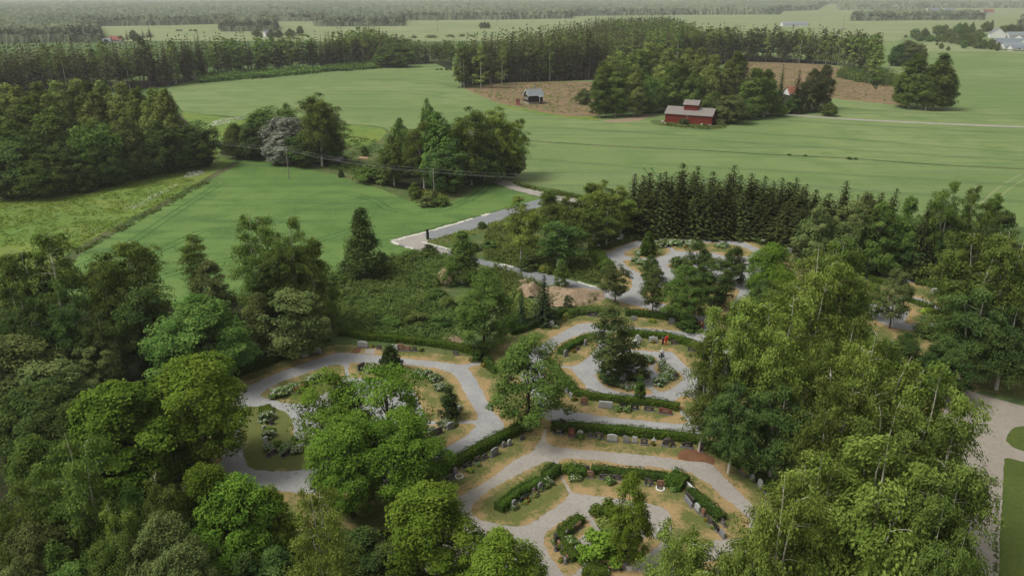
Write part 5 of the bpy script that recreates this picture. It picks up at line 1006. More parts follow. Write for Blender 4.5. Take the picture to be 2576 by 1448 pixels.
weeds('undergrowth', 'weeds at the foot of the spruce row', T5([(1900, 640), (1880, 520), (1860, 480), (2000, 420), (2200, 350), (2260, 370), (2050, 440), (1900, 480)]), 500, 22, .3, .5, .8, 'weed_leaf', 47)
weeds('undergrowth', 'low brush and logging debris in the clearing by the cabin', T2([(1000, 640), (1300, 590), (1700, 580), (1900, 600), (1900, 790), (1600, 800), (1250, 730)]), 500, 8, .7, .9, .5, 'weed_pale', 48)
weeds('undergrowth', 'low brush in the brown clearing behind the conifers', T3([(620, 440), (1150, 460), (1500, 520), (1750, 640), (1740, 730), (1250, 690), (700, 600)]), 500, 8, .7, .9, .5, 'weed_pale', 49)
weeds('undergrowth', 'weedy margin between flower meadow and crop field', T4([(1440, -20), (1500, -10), (870, 335), (560, 500), (520, 500), (830, 320)]), 420, 18, .3, .5, .5, 'weed_leaf', 50)
weeds('undergrowth', 'weeds around the barn', T3([(-30, 870), (100, 870), (380, 895), (470, 880), (470, 900), (350, 912), (80, 892)]), 260, 14, .5, .8, .9, 'weed_leaf', 51)
weeds('undergrowth', 'rough growth along the farm clumps', T2([(0, 1190), (180, 1230), (380, 1310), (380, 1230), (200, 1130), (60, 1090)]), 420, 16, .5, .8, .8, 'weed_leaf', 52)
weeds('undergrowth', 'rough weedy ground around the utility pole', T2([(560, 1380), (660, 1350), (780, 1340), (850, 1380), (800, 1430), (680, 1440), (590, 1420)]), 200, 18, .4, .7, .9, 'weed_pale', 53)
weeds('undergrowth', 'rough weeds along the farm road', T2([(1300, 1290), (1480, 1330), (1700, 1370), (1780, 1390), (1780, 1410), (1560, 1370), (1320, 1310)]), 300, 16, .4, .6, .8, 'weed_leaf', 54)
r = np.random.default_rng(90); mb = MB()
for poly, n in ((T2([(1000, 640), (1300, 590), (1700, 580), (1900, 600), (1900, 790), (1600, 800), (1250, 730)]), 260), (T3([(620, 440), (1150, 460), (1500, 520), (1750, 640), (1740, 730), (1250, 690), (700, 600)]), 300)):
    P = np.array(W(poly)); lo, hi = P.min(0), P.max(0); q = r.uniform(lo, hi, (n * 3, 2)); q = q[inpoly(q, P)][:n]
    for x, y in q:
        a = r.random() * 7; L = r.uniform(.6, 2.6); tube(mb, [[x, y, .15], [x + math.cos(a) * L, y + math.sin(a) * L, r.uniform(.1, .5)]], [r.uniform(.08, .2), .06], 4)
tag(link('logging_debris', mb.mesh('logging_debris'), None, [MATS['dead_wood']]), 'grey stumps and branches left lying in the clearings', 'debris', kind='stuff')

weeds('undergrowth', 'thin line of weeds along the edge of the gravel road', T9([(2380, 860), (2400, 860), (2395, 1100), (2385, 1448), (2370, 1900), (2345, 1900), (2362, 1448), (2372, 1100)]), 200, 12, .14, .16, .10, 'weed_leaf', 55)

weeds('wild_flowers', 'drifts of white wild flowers across the flower meadow', T4([(860, 185), (960, 150), (1080, 80), (1240, 10), (1260, 20), (1100, 110), (980, 180), (880, 195)]), 150, 7, .18, .5, .3, 'petal_white', 58, 'flowers')
weeds('wild_flowers', 'faint white patch of wild flowers below the meadow grove', T1([(1290, 1245), (1330, 1215), (1420, 1205), (1430, 1225), (1340, 1250)]), 120, 8, .25, .6, .3, 'petal_white', 59, 'flowers')
weeds('wild_flowers', 'white flowering weeds beyond the silver willow', T1([(1450, 880), (1520, 850), (1640, 830), (1740, 830), (1640, 860), (1500, 890)]), 160, 8, .3, .7, .3, 'petal_white', 60, 'flowers')
weeds('tall_grass', 'taller uneven grass of the flower meadow', T4([(-200, 180), (200, 80), (700, 10), (1300, -60), (1400, 10), (850, 320), (500, 480), (-200, 440)]), 2600, 9, .35, .9, .22, 'meadow_leaf', 61, 'grass')
weeds('tall_grass', 'rough grass tussocks of the meadow behind the shed', T1([(2150, 950), (2550, 960)]) + T2([(340, 980), (380, 1060), (150, 1120), (-40, 1080)]), 500, 12, .4, .9, .4, 'weed_leaf', 62, 'grass')
# ------------------------------------------------------------------ hedges, flower bushes
def hedge(label, pts, w, h, mat='hedge_leaf', seed=1, per=150, name='hedge', leaf=.19, group='clipped hedges of the cemetery'):
    w *= .82; h *= .88; r = np.random.default_rng(seed); c = catmull(W(pts), .35, False); d = np.gradient(c, axis=0); d /= np.linalg.norm(d, axis=1)[:, None] + 1e-9; nn = np.stack([-d[:, 1], d[:, 0]], -1)
    L = np.linalg.norm(np.diff(c, axis=0), axis=1).sum(); n = int(L * per * (w + h) / 2); s = r.random(n) * (len(c) - 1); i = s.astype(int); f = (s - i)[:, None]
    p = c[i] * (1 - f) + c[np.minimum(i + 1, len(c) - 1)] * f; q = nn[i]; tg = d[i]
    ph = r.uniform(-.25, PI + .25, n); ex = np.sign(np.cos(ph)) * np.abs(np.cos(ph)) ** .55; ez = np.clip(np.sign(np.sin(ph)) * np.abs(np.sin(ph)) ** .5, -.1, 1)
    bump = 1 + .08 * np.sin(s * .55 + seed) + .06 * np.sin(s * 1.7 + 2 * seed) + .05 * r.normal(size=n)
    P = np.stack([p[:, 0] + q[:, 0] * ex * w / 2 * bump, p[:, 1] + q[:, 1] * ex * w / 2 * bump, .08 + np.clip(ez, 0, 1) * h * bump * .95], -1); P[:, :2] += tg * r.normal(size=(n, 1)) * .12
    N = np.stack([q[:, 0] * ex, q[:, 1] * ex, ez + .25], -1) + .45 * r.normal(size=(n, 3)); t = np.clip(.42 + .2 * np.sin(s * .8 + seed) * .6 + .25 * r.normal(size=n), 0, 1); sz = leaf * r.uniform(.6, 1.4, n)
    o = thing(name, label, 'hedge', (c[len(c) // 2][0], c[len(c) // 2][1], .06), 0, group); P -= np.array([c[len(c) // 2][0], c[len(c) // 2][1], .06])
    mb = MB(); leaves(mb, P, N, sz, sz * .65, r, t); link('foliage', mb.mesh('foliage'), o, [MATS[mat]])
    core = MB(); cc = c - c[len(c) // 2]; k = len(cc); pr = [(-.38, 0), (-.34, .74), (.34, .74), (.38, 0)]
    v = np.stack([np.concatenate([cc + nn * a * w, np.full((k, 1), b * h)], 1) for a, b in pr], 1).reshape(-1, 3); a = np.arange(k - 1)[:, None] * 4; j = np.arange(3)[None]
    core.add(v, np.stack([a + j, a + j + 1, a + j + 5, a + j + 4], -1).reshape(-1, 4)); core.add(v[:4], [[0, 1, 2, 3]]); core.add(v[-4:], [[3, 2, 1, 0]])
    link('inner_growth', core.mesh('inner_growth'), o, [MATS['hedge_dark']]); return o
hedge('long clipped hedge along the far edge of the first ring', U1([(1050, 50), (1150, 55), (1300, 85), (1600, 110), (1900, 145), (2150, 190), (2240, 215)]), 1.7, 1.25, seed=1)
hedge('bushy uneven hedge beside the white boulder', U1([(100, 420), (360, 330), (560, 245), (700, 185), (820, 140), (960, 90)]), 1.9, 1.5, 'hedge_dark', 2)
hedge('diagonal hedge between the first and the lower ring', U3([(1330, 40), (1260, 130), (1100, 265), (830, 400), (600, 520), (420, 630), (200, 760), (0, 880)]) + U1([(2000, 1245), (1880, 1310)]), 1.7, 1.35, seed=3)
hedge('curved hedge closing the second ring toward the paved path', U2([(630, 700), (720, 800), (800, 900), (870, 970), (960, 1065), (1150, 1115), (1500, 1155), (1900, 1195), (2165, 1245)]), 1.5, 1.15, seed=4)
hedge('long hedge behind the row of many headstones', U3([(1590, 215), (1950, 235), (2300, 260), (2576, 285)]) + U4([(300, 280), (500, 310), (900, 350), (1200, 385), (1430, 430)]), 1.6, 1.25, seed=5)
hedge('short bright hedge at the left gate of the second ring', U2([(1190, 410), (1060, 440), (930, 505), (830, 560), (780, 600)]), 1.6, 1.2, 'hedge_leaf', 6)
hedge('hedge behind the red post in the second ring', U2([(1440, 370), (1560, 370), (1700, 385), (2000, 410), (2200, 460), (2380, 530), (2480, 640)]), 1.8, 1.25, seed=7)
hedge('dark hedge below the two blue firs', U2([(190, 350), (300, 330), (500, 250), (700, 180), (830, 115)]), 2.0, 1.3, 'hedge_dark', 8)
hedge('low hedge under the full leafy tree by the grey headstone', U2([(1540, 130), (1700, 140), (1900, 160), (2080, 190), (2250, 250), (2370, 290)]), 1.8, 1.2, 'hedge_dark', 9)
hedge('loose shrub hedge with tall grass by the round-headed pine', U2([(860, 150), (1000, 110), (1150, 120), (1280, 120), (1420, 120)]), 2.4, 1.4, 'weed_leaf', 10)
hedge('short dark hedge end with white-flowered grave in the lower ring', U3([(1660, 810), (1600, 870), (1540, 920), (1480, 950)]), 2.0, 1.4, 'hedge_dark', 11)
hedge('hedge of the dark headstones on the grassy island', U3([(1440, 1000), (1330, 1050), (1150, 1130), (1000, 1240), (930, 1300), (840, 1390)]), 1.7, 1.15, seed=12)
hedge('hedge with pale headstone tops across the lower ring', U3([(1810, 800), (1930, 870), (2060, 850)]), 2.2, 1.15, seed=13)
hedge('dark hedge behind the small green tree of the lower ring', U3([(2150, 840), (2260, 840), (2400, 850), (2530, 880)]) + U4([(200, 890), (420, 880), (620, 910), (780, 935), (900, 950)]), 1.5, 1.1, 'hedge_dark', 14)
hedge('thick rounded hedge block by the long white stone', U4([(930, 960), (1040, 1010), (1150, 1060)]), 3.2, 1.7, seed=15)
hedge('sloping hedge with headstones running to the lower frame', U4([(1210, 1130), (1320, 1220), (1440, 1330), (1560, 1430), (1660, 1530)]), 1.5, 1.1, 'hedge_dark', 16)
hedge('bent hedge inside the kidney-shaped bed', U5([(1230, 680), (1130, 750), (1030, 830), (960, 920), (950, 1010), (1010, 1110), (1090, 1200), (1160, 1260)]), 1.7, .9, seed=17)
hedge('hedge with small candles at the entrance of the upper ring', U6([(60, 330), (250, 275), (420, 220), (560, 180)]), 2.0, 1.3, 'hedge_dark', 18)
hedge('low dark hedge under the spruces of the upper ring', U6([(820, 160), (1100, 150), (1500, 165), (1800, 190), (1960, 230), (2100, 300)]), 1.8, 1.0, 'hedge_dark', 19)
hedge('shrubby hedge corner beside the fork of the stone road', U6([(90, 420), (150, 480), (210, 560), (270, 640)]), 3.0, 2.2, 'hedge_leaf', 20)
hedge('curved dark hedge of the far ring by the grey family stone', U7([(1040, 400), (1160, 410), (1300, 450), (1430, 520), (1500, 570)]), 1.7, 1.3, 'hedge_dark', 21)
hedge('light green hedge on the near side of the far ring path', U7([(400, 360), (520, 390), (650, 410)]), 2.2, 1.5, 'hedge_leaf', 22)
hedge('planted strip in the inner bed of the far ring', U7([(960, 640), (1100, 690), (1260, 750)]), 1.6, .8, 'hedge_dark', 23)
hedge('narrow hedge piece at the orange flowers', U1([(2350, 290), (2390, 350), (2440, 390)]), 1.5, 1.2, 'hedge_dark', 24)
hedge('hedge in the shade behind the headstones under the birches', U4([(1500, 470), (1700, 620), (1900, 740), (2060, 830), (2200, 930), (2330, 1040), (2450, 1150)]), 1.5, 1.1, 'hedge_dark', 25)
hedge('bushy hedge block at the lower frame beside the bench', U5([(1290, 1400), (1400, 1440), (1600, 1450)]), 2.2, 1.0, 'hedge_leaf', 26)
def bush(label, p, w, h, mat='leaf_mid', kind='bush', group=None, name='bush'):
    x, y = G(*p); return place(kind, name, label, 'bush', x, y, w, h, mat=mat, group=group)
bush('round fresh green shrub in the stone-edged bed', U5([(1510, 1190)])[0], 4.4, 2.6, 'leaf_bright')
bush('dark shrub at the corner of the bed behind the young tree', U5([(1600, 690)])[0], 3.4, 2.2, 'hedge_leaf')
bush('low shrub beside the round fresh green one', U5([(1700, 1040)])[0], 3.2, 2.0, 'leaf_mid')
bush('dark round bush closing the far hedge of the first ring', U1([(2290, 265)])[0], 3.2, 1.9, 'hedge_dark')
bush('spreading dark bush at the red-brown stone', U2([(2270, 300)])[0], 4.2, 1.9, 'hedge_dark')
bush('dark purple-leaved bush in the upper ring bed', U6([(1080, 560)])[0], 3.4, 2.2, 'leaf_dark')
bush('lime green bush of the far ring', U7([(1235, 830)])[0], 2.6, 1.2, 'lime_leaf')
bush('dark low bush by the far ring exit', U7([(1180, 1120)])[0], 4.0, 1.8, 'leaf_dark')
bush('feathery bush beside the lone fir of the sand heap', U5([(1720, 920)])[0], 4.2, 1.8, 'weed_pale')
bush('low pale shrub on the sand heap slope', U5([(1780, 860)])[0], 2.4, 1.0, 'hosta_leaf')
bush('leafy bush at the shrub corner of the upper ring', U6([(250, 640)])[0], 3.4, 3.2, 'leaf_mid')
bush('bush below the scrub at the stone road end', U8([(640, 640)])[0], 3.0, 2.0, 'leaf_dark')
bush('dark bush in the scrub at the road verge', U8([(1640, 790)])[0], 4.5, 2.6, 'leaf_dark')
bush('yellowish bush on the verge of the stone road', U8([(1800, 800)])[0], 3.2, 1.2, 'weed_pale')
for i, (x, y) in enumerate([(760, 810), (700, 840), (560, 870), (520, 950), (620, 990), (440, 1010), (790, 1010), (830, 880)]):
    bush(f'{ORD[i]} bushy clump of the scrub, counting from the sand heap', T5([(x, y)])[0], rnd.uniform(2.4, 4), rnd.uniform(1.2, 2.2), ('leaf_dark', 'weed_leaf', 'leaf_mid')[i % 3], group='bushy clumps in the scrub')
for i, (x, y) in enumerate([(640, 250), (1000, 285), (1500, 640), (1380, 560), (560, 480), (700, 470)]):
    bush(f'{ORD[i]} bush on the rough ground inside the road bend', U8([(x * 1.05 + 500, y + 130)])[0], rnd.uniform(2, 3.5), rnd.uniform(1, 2), ('leaf_dark', 'weed_leaf')[i % 2], group='bushes inside the road bend')
def flowers(label, p, w, h, mat='petal_white', leafm='leaf_mid', small=False, name='flowering_bush', group='white flowering bushes', rz=None, sy=None, z=.07):
    tr, cr, w0, h0 = (FLS if small else FL)[rnd.randrange(2 if small else 3)]; x, y = G(*p); o = thing(name, label, 'flowers' if small else 'flowering bush', (x, y, z), rnd.uniform(0, 6) if rz is None else rz, group); o.scale = (w / w0, (sy or w) / w0, h / h0)
    for nm, me, mt in (('foliage', tr, leafm), ('blossoms', cr, mat)):
        if not len(me.materials): me.materials.append(MATS['leaf_mid'])
        c = bpy.data.objects.new(nm, me); COL.objects.link(c); c.parent = o; c.material_slots[0].link = 'OBJECT'; c.material_slots[0].material = MATS[mt]
    return o
flowers('yellow wild flowers before the yellowish bush on the road verge', U8([(1790, 815)])[0], 2.0, .8, 'petal_yellow', 'weed_pale', name='wild_flowers', group='wild flowers')
for p, w, h, l in [
 (U1([(530, 590)]), 3.0, 1.5, 'largest white flowering bush at the tip of the first ring island'), (U1([(625, 545)]), 2.4, 1.2, 'white flowering bush next to the largest one'), (U1([(690, 525)]), 1.9, 1.0, 'small white flowering bush before the dark headstones'), (U1([(820, 465)]), 2.4, 1.1, 'white flowering bush half under the airy tree'), (U1([(880, 440)]), 2.2, 1.0, 'white flowering bush under the airy tree edge'),
 (U1([(1330, 360)]), 3.0, 1.1, 'white flowering bush beside the little dark conifer'), (U1([(1750, 420)]), 2.6, 1.2, 'first white bush of the curved row on the dry lawn'), (U1([(1830, 420)]), 2.4, 1.2, 'second white bush of the curved row on the dry lawn'), (U1([(1890, 450)]), 2.4, 1.2, 'third white bush of the curved row on the dry lawn'), (U1([(1940, 530)]), 2.2, 1.1, 'last white bush of the curved row beside the ragged conifer'), (U1([(2090, 710)]), 1.6, .8, 'little white bush behind the ragged conifer'),
 (U1([(420, 800)]), 2.8, 1.3, 'white flowering bush on the green island of the first ring'), (U1([(435, 950)]), 2.2, 1.0, 'pale flowering bush in the middle of the green island'), (U1([(450, 1060)]), 2.4, 1.0, 'white flowering bush at the bend of the green island'), (U1([(590, 1070)]), 2.4, .9, 'white flowering bush toward the airy trees'), (U1([(690, 1080)]), 2.2, .8, 'faint white bush under the dense maple'), (U1([(1860, 905)]), 1.7, .8, 'white flowers behind the long grey headstone'), (U1([(1980, 845)]), 2.4, 1.0, 'white-dotted bush behind the small grey headstone'),
 (U2([(1640, 640)]), 3.2, 1.1, 'white flowering bush beside the bench'), (U2([(1790, 680)]), 3.0, 1.2, 'white flowering bush at the tip below the walking person'), (U2([(1980, 740)]), 2.2, 1.2, 'white bush at the top of the triangular island'), (U2([(2030, 780)]), 1.8, 1.0, 'second white bush of the triangular island'), (U2([(2080, 850)]), 2.4, 1.2, 'upper end of the long white flower hedge'), (U2([(2010, 895)]), 2.4, 1.2, 'middle of the long white flower hedge'), (U2([(1935, 950)]), 2.4, 1.2, 'lower end of the long white flower hedge'), (U2([(1450, 960)]), 2.2, .9, 'white bush under the layered pine'), (U2([(1550, 985)]), 2.4, .9, 'white bush between layered pine and slim thuja'), (U2([(1650, 990)]), 2.2, .9, 'white bush beside the slim thuja'),
 (U6([(880, 315)]), 4.2, 1.6, 'white flowering bush behind the pointed thuja'), (U6([(640, 415)]), 3.0, 1.4, 'round white-flecked bush before the pointed thuja'), (U6([(1040, 300)]), 4.0, 1.4, 'first white bush on the far island of the upper ring'), (U6([(1130, 300)]), 3.4, 1.3, 'second white bush on the far island of the upper ring'), (U6([(1230, 300)]), 3.4, 1.3, 'third white bush on the far island of the upper ring'), (U6([(1600, 325)]), 3.6, 1.2, 'white-flecked bush beyond the grey-green trees'), (U6([(600, 495)]), 2.4, 1.2, 'green end of the white row on the pine island'), (U6([(660, 530)]), 2.6, 1.2, 'middle of the white row on the pine island'), (U6([(730, 580)]), 2.6, 1.2, 'last bush of the white row on the pine island'), (U7([(1230, 880)]), 2.4, .9, 'white blossoms in front of the lime green bush'),
]: flowers(l, p[0], w * .84, h * .72)
for p, w, h, l in [(U1([(410, 725)]), 2.6, 1.3, 'green bush at the top of the green island'), (U1([(440, 910)]), 2.0, .9, 'low green plant between the flowers of the green island'), (U1([(500, 1040)]), 2.4, 1.3, 'dark round bush at the bend of the green island'), (U1([(745, 510)]), 2.0, 1.3, 'dark green bush between the white ones'), (U1([(2040, 845)]), 2.2, 1.1, 'green hedge-like bush at the little cross path')]:
    bush(l, p[0], w * .85, h * .62, 'hedge_leaf')
for p, w, h, m, l in [
 (U4([(705, 450)]), .6, .45, 'petal_red', 'red flowers at the foot of the white cross'), (U4([(935, 468)]), .5, .4, 'petal_red', 'red flowers before the peaked dark boulder'), (U3([(78, 1025)]), .7, .5, 'petal_red', 'red flowers by the dark stone at the hedge end'), (U3([(66, 1000)]), .4, .5, 'petal_white', 'white flowers by the dark stone at the hedge end'),
 (U3([(1045, 1365)]), .6, .5, 'petal_white', 'white flowers before the tall grey stone of the island'), (U3([(1090, 1350)]), .5, .45, 'petal_pink', 'pink flowers before the tall grey stone of the island'), (U3([(1360, 1165)]), .8, .5, 'petal_pink', 'pink flowers below the small dark rounded stone'), (U3([(1520, 1010)]), .9, .9, 'petal_white', 'tall white flowers on the dark grave at the hedge end'), (U3([(1520, 1050)]), .8, .5, 'hosta_leaf', 'cream plant below the tall white flowers'), (U3([(1580, 1015)]), .7, .6, 'petal_white', 'cream flowers beside the tall white ones'), (U3([(1435, 1085)]), .8, .45, 'petal_white', 'white blooms around the grey rounded stone'),
 (U3([(2395, 985)]), 1.2, .7, 'hosta_leaf', 'pale variegated plant on the dry lawn'), (U3([(1930, 925)]), 1.5, .5, 'petal_white', 'white flowers in front of the hedge with pale stone tops'), (U3([(440, 815)]), .9, .35, 'petal_yellow', 'yellow flowers along the diagonal hedge'), (U3([(565, 735)]), .6, .3, 'petal_white', 'small white flowers along the diagonal hedge'), (U3([(1990, 345)]), 1.0, .6, 'hosta_leaf', 'pale plant before the light arched stone'), (U3([(2250, 370)]), .4, .35, 'petal_white', 'white flowers before the brown wide stone'),
 (U2([(1458, 1250)]), 1.3, .6, 'hosta_leaf', 'first pale round plant on the lawn of the second ring'), (U2([(1560, 1255)]), 1.2, .6, 'hosta_leaf', 'second pale round plant on the lawn of the second ring'), (U2([(935, 575)]), .7, .5, 'petal_red', 'red flowers at the short bright hedge'), (U2([(942, 1140)]), .9, .5, 'petal_red', 'red flowers at the bend of the curved hedge'), (U2([(1868, 465)]), .8, .4, 'petal_red', 'dark red flowers before the light stone with shoulders'), (U2([(1945, 785)]), .6, .4, 'petal_pink', 'salmon flowers on the triangular island'), (U2([(1985, 815)]), .8, .5, 'petal_white', 'white flowers in pots on the triangular island'), (U2([(740, 245)]), 1.2, .6, 'hosta_leaf', 'pale plant beside the grey stone under the fir hedge'), (U2([(735, 280)]), 1.0, .3, 'petal_white', 'low pale stones and flowers on the lawn by the fir hedge'), (U2([(830, 200)]), .7, .4, 'petal_orange', 'orange flowers at the end of the fir hedge'), (U2([(1860, 215)]), 1.1, .5, 'petal_yellow', 'cream flowers at the low hedge'),
 (U1([(2322, 325)]), .9, .5, 'petal_orange', 'orange flowers at the corner of the first ring'), (U1([(130, 470)]), .8, .4, 'petal_orange', 'orange flowers in the grass under the bushy hedge'), (U1([(1350, 160)]), .6, .35, 'petal_red', 'red and white flowers before the far hedge'), (U1([(1778, 195)]), .7, .5, 'petal_yellow', 'yellow flowers before the far hedge'), (U5([(950, 1265)]), .6, .4, 'petal_red', 'red flowers in the kidney-shaped bed'), (U5([(450, 435)]), 1.1, .3, 'petal_red', 'bed of red flowers before the wide black stone'), (U5([(1085, 1040)]), 1.5, .9, 'hosta_leaf', 'silvery plant in the kidney-shaped bed'), (U5([(860, 1010)]), .6, .4, 'petal_white', 'white flowers beside the tall black stone'), (U7([(1440, 620)]), .9, .5, 'petal_orange', 'bright orange flowers of the far ring'), (U6([(1175, 340)]), .8, .7, 'petal_orange', 'orange flowers on the far island of the upper ring'), (U6([(705, 590)]), 1.0, .5, 'petal_red', 'red flowers at the end of the pine island row'), (U6([(510, 235)]), 1.2, .4, 'petal_red', 'red flowers along the entrance hedge'), (U4([(985, 1090)]), .9, .6, 'hosta_leaf', 'pale plant at the thick rounded hedge block'), (U9 if False else T9([(340, 1070)]), .6, .4, 'petal_orange', 'orange flowers at the sloping hedge'), (T9([(380, 1110)]), .6, .4, 'petal_pink', 'pink flowers at the sloping hedge'), (U4([(640, 1030)]), .4, .3, 'petal_white', 'white flowers at the dark grey stone behind the young tree'), (U4([(2100, 965)]), .5, .4, 'petal_white', 'white flowers at the stones under the birches'),
]: flowers(l, p[0], w, h, m, small=True, name='grave_flowers', group='flowers planted on graves')

# ------------------------------------------------------------------ gravestones
def outline(kind):
    if kind == 'arch': a = np.linspace(0, PI, 11); return [(-.5, 0), (.5, 0)] + [(.5 * math.cos(x), .62 + .38 * math.sin(x)) for x in a]
    if kind == 'rect': return [(-.5, 0), (.5, 0), (.5, .97), (.47, 1), (-.47, 1), (-.5, .97)]
    if kind == 'bow': return [(-.5, 0), (.5, 0), (.5, .80), (.3, .94), (0, 1), (-.3, .94), (-.5, .80)]
    if kind == 'shoulder': return [(-.42, 0), (.42, 0), (.5, .72), (.46, .84), (.2, .88), (.06, 1), (-.06, 1), (-.2, .88), (-.46, .84), (-.5, .72)]
    if kind == 'wave': return [(-.5, 0), (.5, 0), (.52, .34), (.36, .62), (.10, .92), (-.06, 1), (-.30, .82), (-.48, .50)]
    if kind == 'oval': a = np.linspace(-.5, PI + .5, 13); return [(.5 * math.cos(x), .48 + .52 * math.sin(x)) for x in a]
    if kind == 'slant': return [(-.5, 0), (.5, 0), (.48, .62), (.1, .86), (-.42, 1), (-.5, .9)]
def slab(kind, w, h, t, tilt=0.0, rough=0.0, rng=NP):
    P = np.array(outline(kind)) * [w, h]; n = len(P); P = P + rng.normal(size=P.shape) * rough * min(w, h); b = .86; cen = np.array([0, h * .5])
    rings = [(P * 1, -t / 2 + .03 * t, 1), (P, t / 2 - .03 * t, 1)]
    fr = cen + (P - cen) * (1 - .05); v = []
    for q, y in ((fr, -t / 2), (P, -t / 2 + .18 * t), (P, t / 2 - .18 * t), (fr, t / 2)): v.append(np.stack([q[:, 0], np.full(n, y) + q[:, 1] * tilt, q[:, 1]], -1))
    mb = MB(); i = np.arange(n); j = (i + 1) % n; v = np.concatenate(v)
    for k in range(3): mb.add(v, np.stack([k * n + i, k * n + j, (k + 1) * n + j, (k + 1) * n + i], -1))
    for k, s in ((0, 1), (3, -1)):
        c = np.concatenate([v[k * n:(k + 1) * n], v[k * n:(k + 1) * n].mean(0)[None]]); f = np.stack([i, j, np.full(n, n)] if s < 0 else [j, i, np.full(n, n)], -1); mb.add(c, f)
    return mb
CW = {'stone_light': 'light grey', 'stone_grey': 'grey', 'stone_black': 'polished black', 'stone_dark': 'dark grey-brown', 'stone_red': 'red granite', 'stone_brown': 'reddish brown', 'stone_white': 'whitish'}
KWD = {'arch': 'round-topped', 'rect': 'square-cut', 'bow': 'low-arched', 'shoulder': 'shouldered', 'wave': 'peaked boulder-like', 'oval': 'oval', 'slant': 'slant-topped'}
def stone(p, kind, mat, w, h, t, rz, label, z=.075, face=True, tilt=0.0):
    x, y = G(*p); o = thing('gravestone', label, 'gravestone', (x, y, z), rz, 'gravestones of the cemetery'); r = np.random.default_rng(int(x * 31 + y * 17) & 0xffff)
    pb = MB(); box(pb, (0, 0, -.04), (w * 1.15, t * 1.7 + .1, .15), taper=.97); link('plinth', pb.mesh('plinth'), o, [MATS['plinth_stone']])
    s = link('slab', slab(kind, w, h, t, tilt, .02 if kind in ('wave', 'slant') else 0., r).mesh('slab'), o, [MATS[mat]]); s.location = (0, 0, .11)
    if face and kind not in ('wave',):
        ib = MB(); n = 3 if h > .6 else 2
        for k in range(n): box(ib, (r.uniform(-.03, .03) * w, -t / 2 - .004 + .1 * h * 0, .11 + h * (.34 + .16 * k)), (w * (.5 - .08 * k) * r.uniform(.8, 1.1), .012, .045))
        link('inscription', ib.mesh('inscription'), o, [MATS['inscription']])
    return o
def row(where, ang_pts, items, flip=False):
    """A row of stones: items are (tile point, shape, material, width, height, thickness)."""
    (x0, y0), (x1, y1) = W(ang_pts); a = math.atan2(y1 - y0, x1 - x0)
    if flip: a += PI
    seen = {}
    for it in items: seen[(it[1], it[2])] = seen.get((it[1], it[2]), 0) + 1
    cnt = {}
    for it in items:
        k = (it[1], it[2]); cnt[k] = cnt.get(k, 0) + 1; o = '' if seen[k] == 1 else ORD[cnt[k] - 1] + ' '
        big = 'wide ' if it[3] > 1.25 * it[4] else ('tall ' if it[4] > 1.25 * it[3] else '')
        stone(it[0][0], it[1], it[2], it[3], it[4], it[5], a + rnd.uniform(-.06, .06), f'{o}{big}{CW[it[2]]} {KWD[it[1]]} headstone {where}', tilt=it[6] if len(it) > 6 else 0.0)
u1 = lambda x, y: U1([(x, y)]); u2 = lambda x, y: U2([(x, y)]); u3 = lambda x, y: U3([(x, y)]); u4 = lambda x, y: U4([(x, y)]); u5 = lambda x, y: U5([(x, y)]); u6 = lambda x, y: U6([(x, y)]); u7 = lambda x, y: U7([(x, y)])
row('in the long row facing the lower ring', U3([(1680, 300), (2440, 390)]), [(u3(1690, 290), 'bow', 'stone_black', 1.25, .62, .2), (u3(1870, 330), 'arch', 'stone_red', .78, 1.05, .2), (u3(1990, 335), 'arch', 'stone_light', .70, .78, .18), (u3(2130, 335), 'arch', 'stone_dark', .62, .55, .18), (u3(2255, 350), 'bow', 'stone_dark', 1.0, .62, .2), (u3(2440, 390), 'bow', 'stone_light', 1.15, .78, .2), (u4(320, 405), 'slant', 'stone_grey', .72, .72, .2), (u4(438, 412), 'rect', 'stone_light', .58, .66, .16), (u4(572, 440), 'shoulder', 'stone_dark', .85, .72, .2), (u4(912, 455), 'wave', 'stone_dark', 1.35, .88, .35), (u4(1178, 485), 'oval', 'stone_black', 1.3, .58, .2), (u4(1375, 525), 'arch', 'stone_dark', .5, 1.05, .3)])
stone(u3(1760, 225)[0], 'slant', 'stone_dark', .95, 1.35, .22, -.12, 'dark slant-topped stone sticking out of the hedge at the path end', face=False)
row('under the birches by the lower ring', U4([(1850, 690), (2320, 1140)]), [(u4(1850, 710), 'rect', 'stone_black', 1.5, .55, .16), (u4(1985, 850), 'wave', 'stone_brown', 1.15, .72, .4), (u4(2100, 950), 'arch', 'stone_grey', .6, .7, .18), (u4(2205, 1040), 'arch', 'stone_light', .7, .85, .2), (u4(2320, 1150), 'rect', 'stone_black', 1.2, .6, .18)], True)
row('along the diagonal hedge', U3([(60, 1000), (990, 440)]), [(u3(55, 1005), 'arch', 'stone_dark', .75, .75, .2), (u3(160, 935), 'rect', 'stone_dark', 1.15, .5, .18), (u3(235, 860), 'arch', 'stone_grey', .5, .75, .18), (u3(400, 760), 'rect', 'stone_black', 1.2, .45, .18), (u3(545, 680), 'rect', 'stone_dark', .8, .5, .18), (u3(645, 640), 'bow', 'stone_dark', .8, .5, .18), (u3(785, 590), 'bow', 'stone_grey', 1.1, .85, .2), (u3(915, 470), 'arch', 'stone_grey', .5, .55, .18), (u3(995, 445), 'arch', 'stone_light', .55, .6, .18), (u3(1170, 370), 'rect', 'stone_dark', .6, .45, .18)])
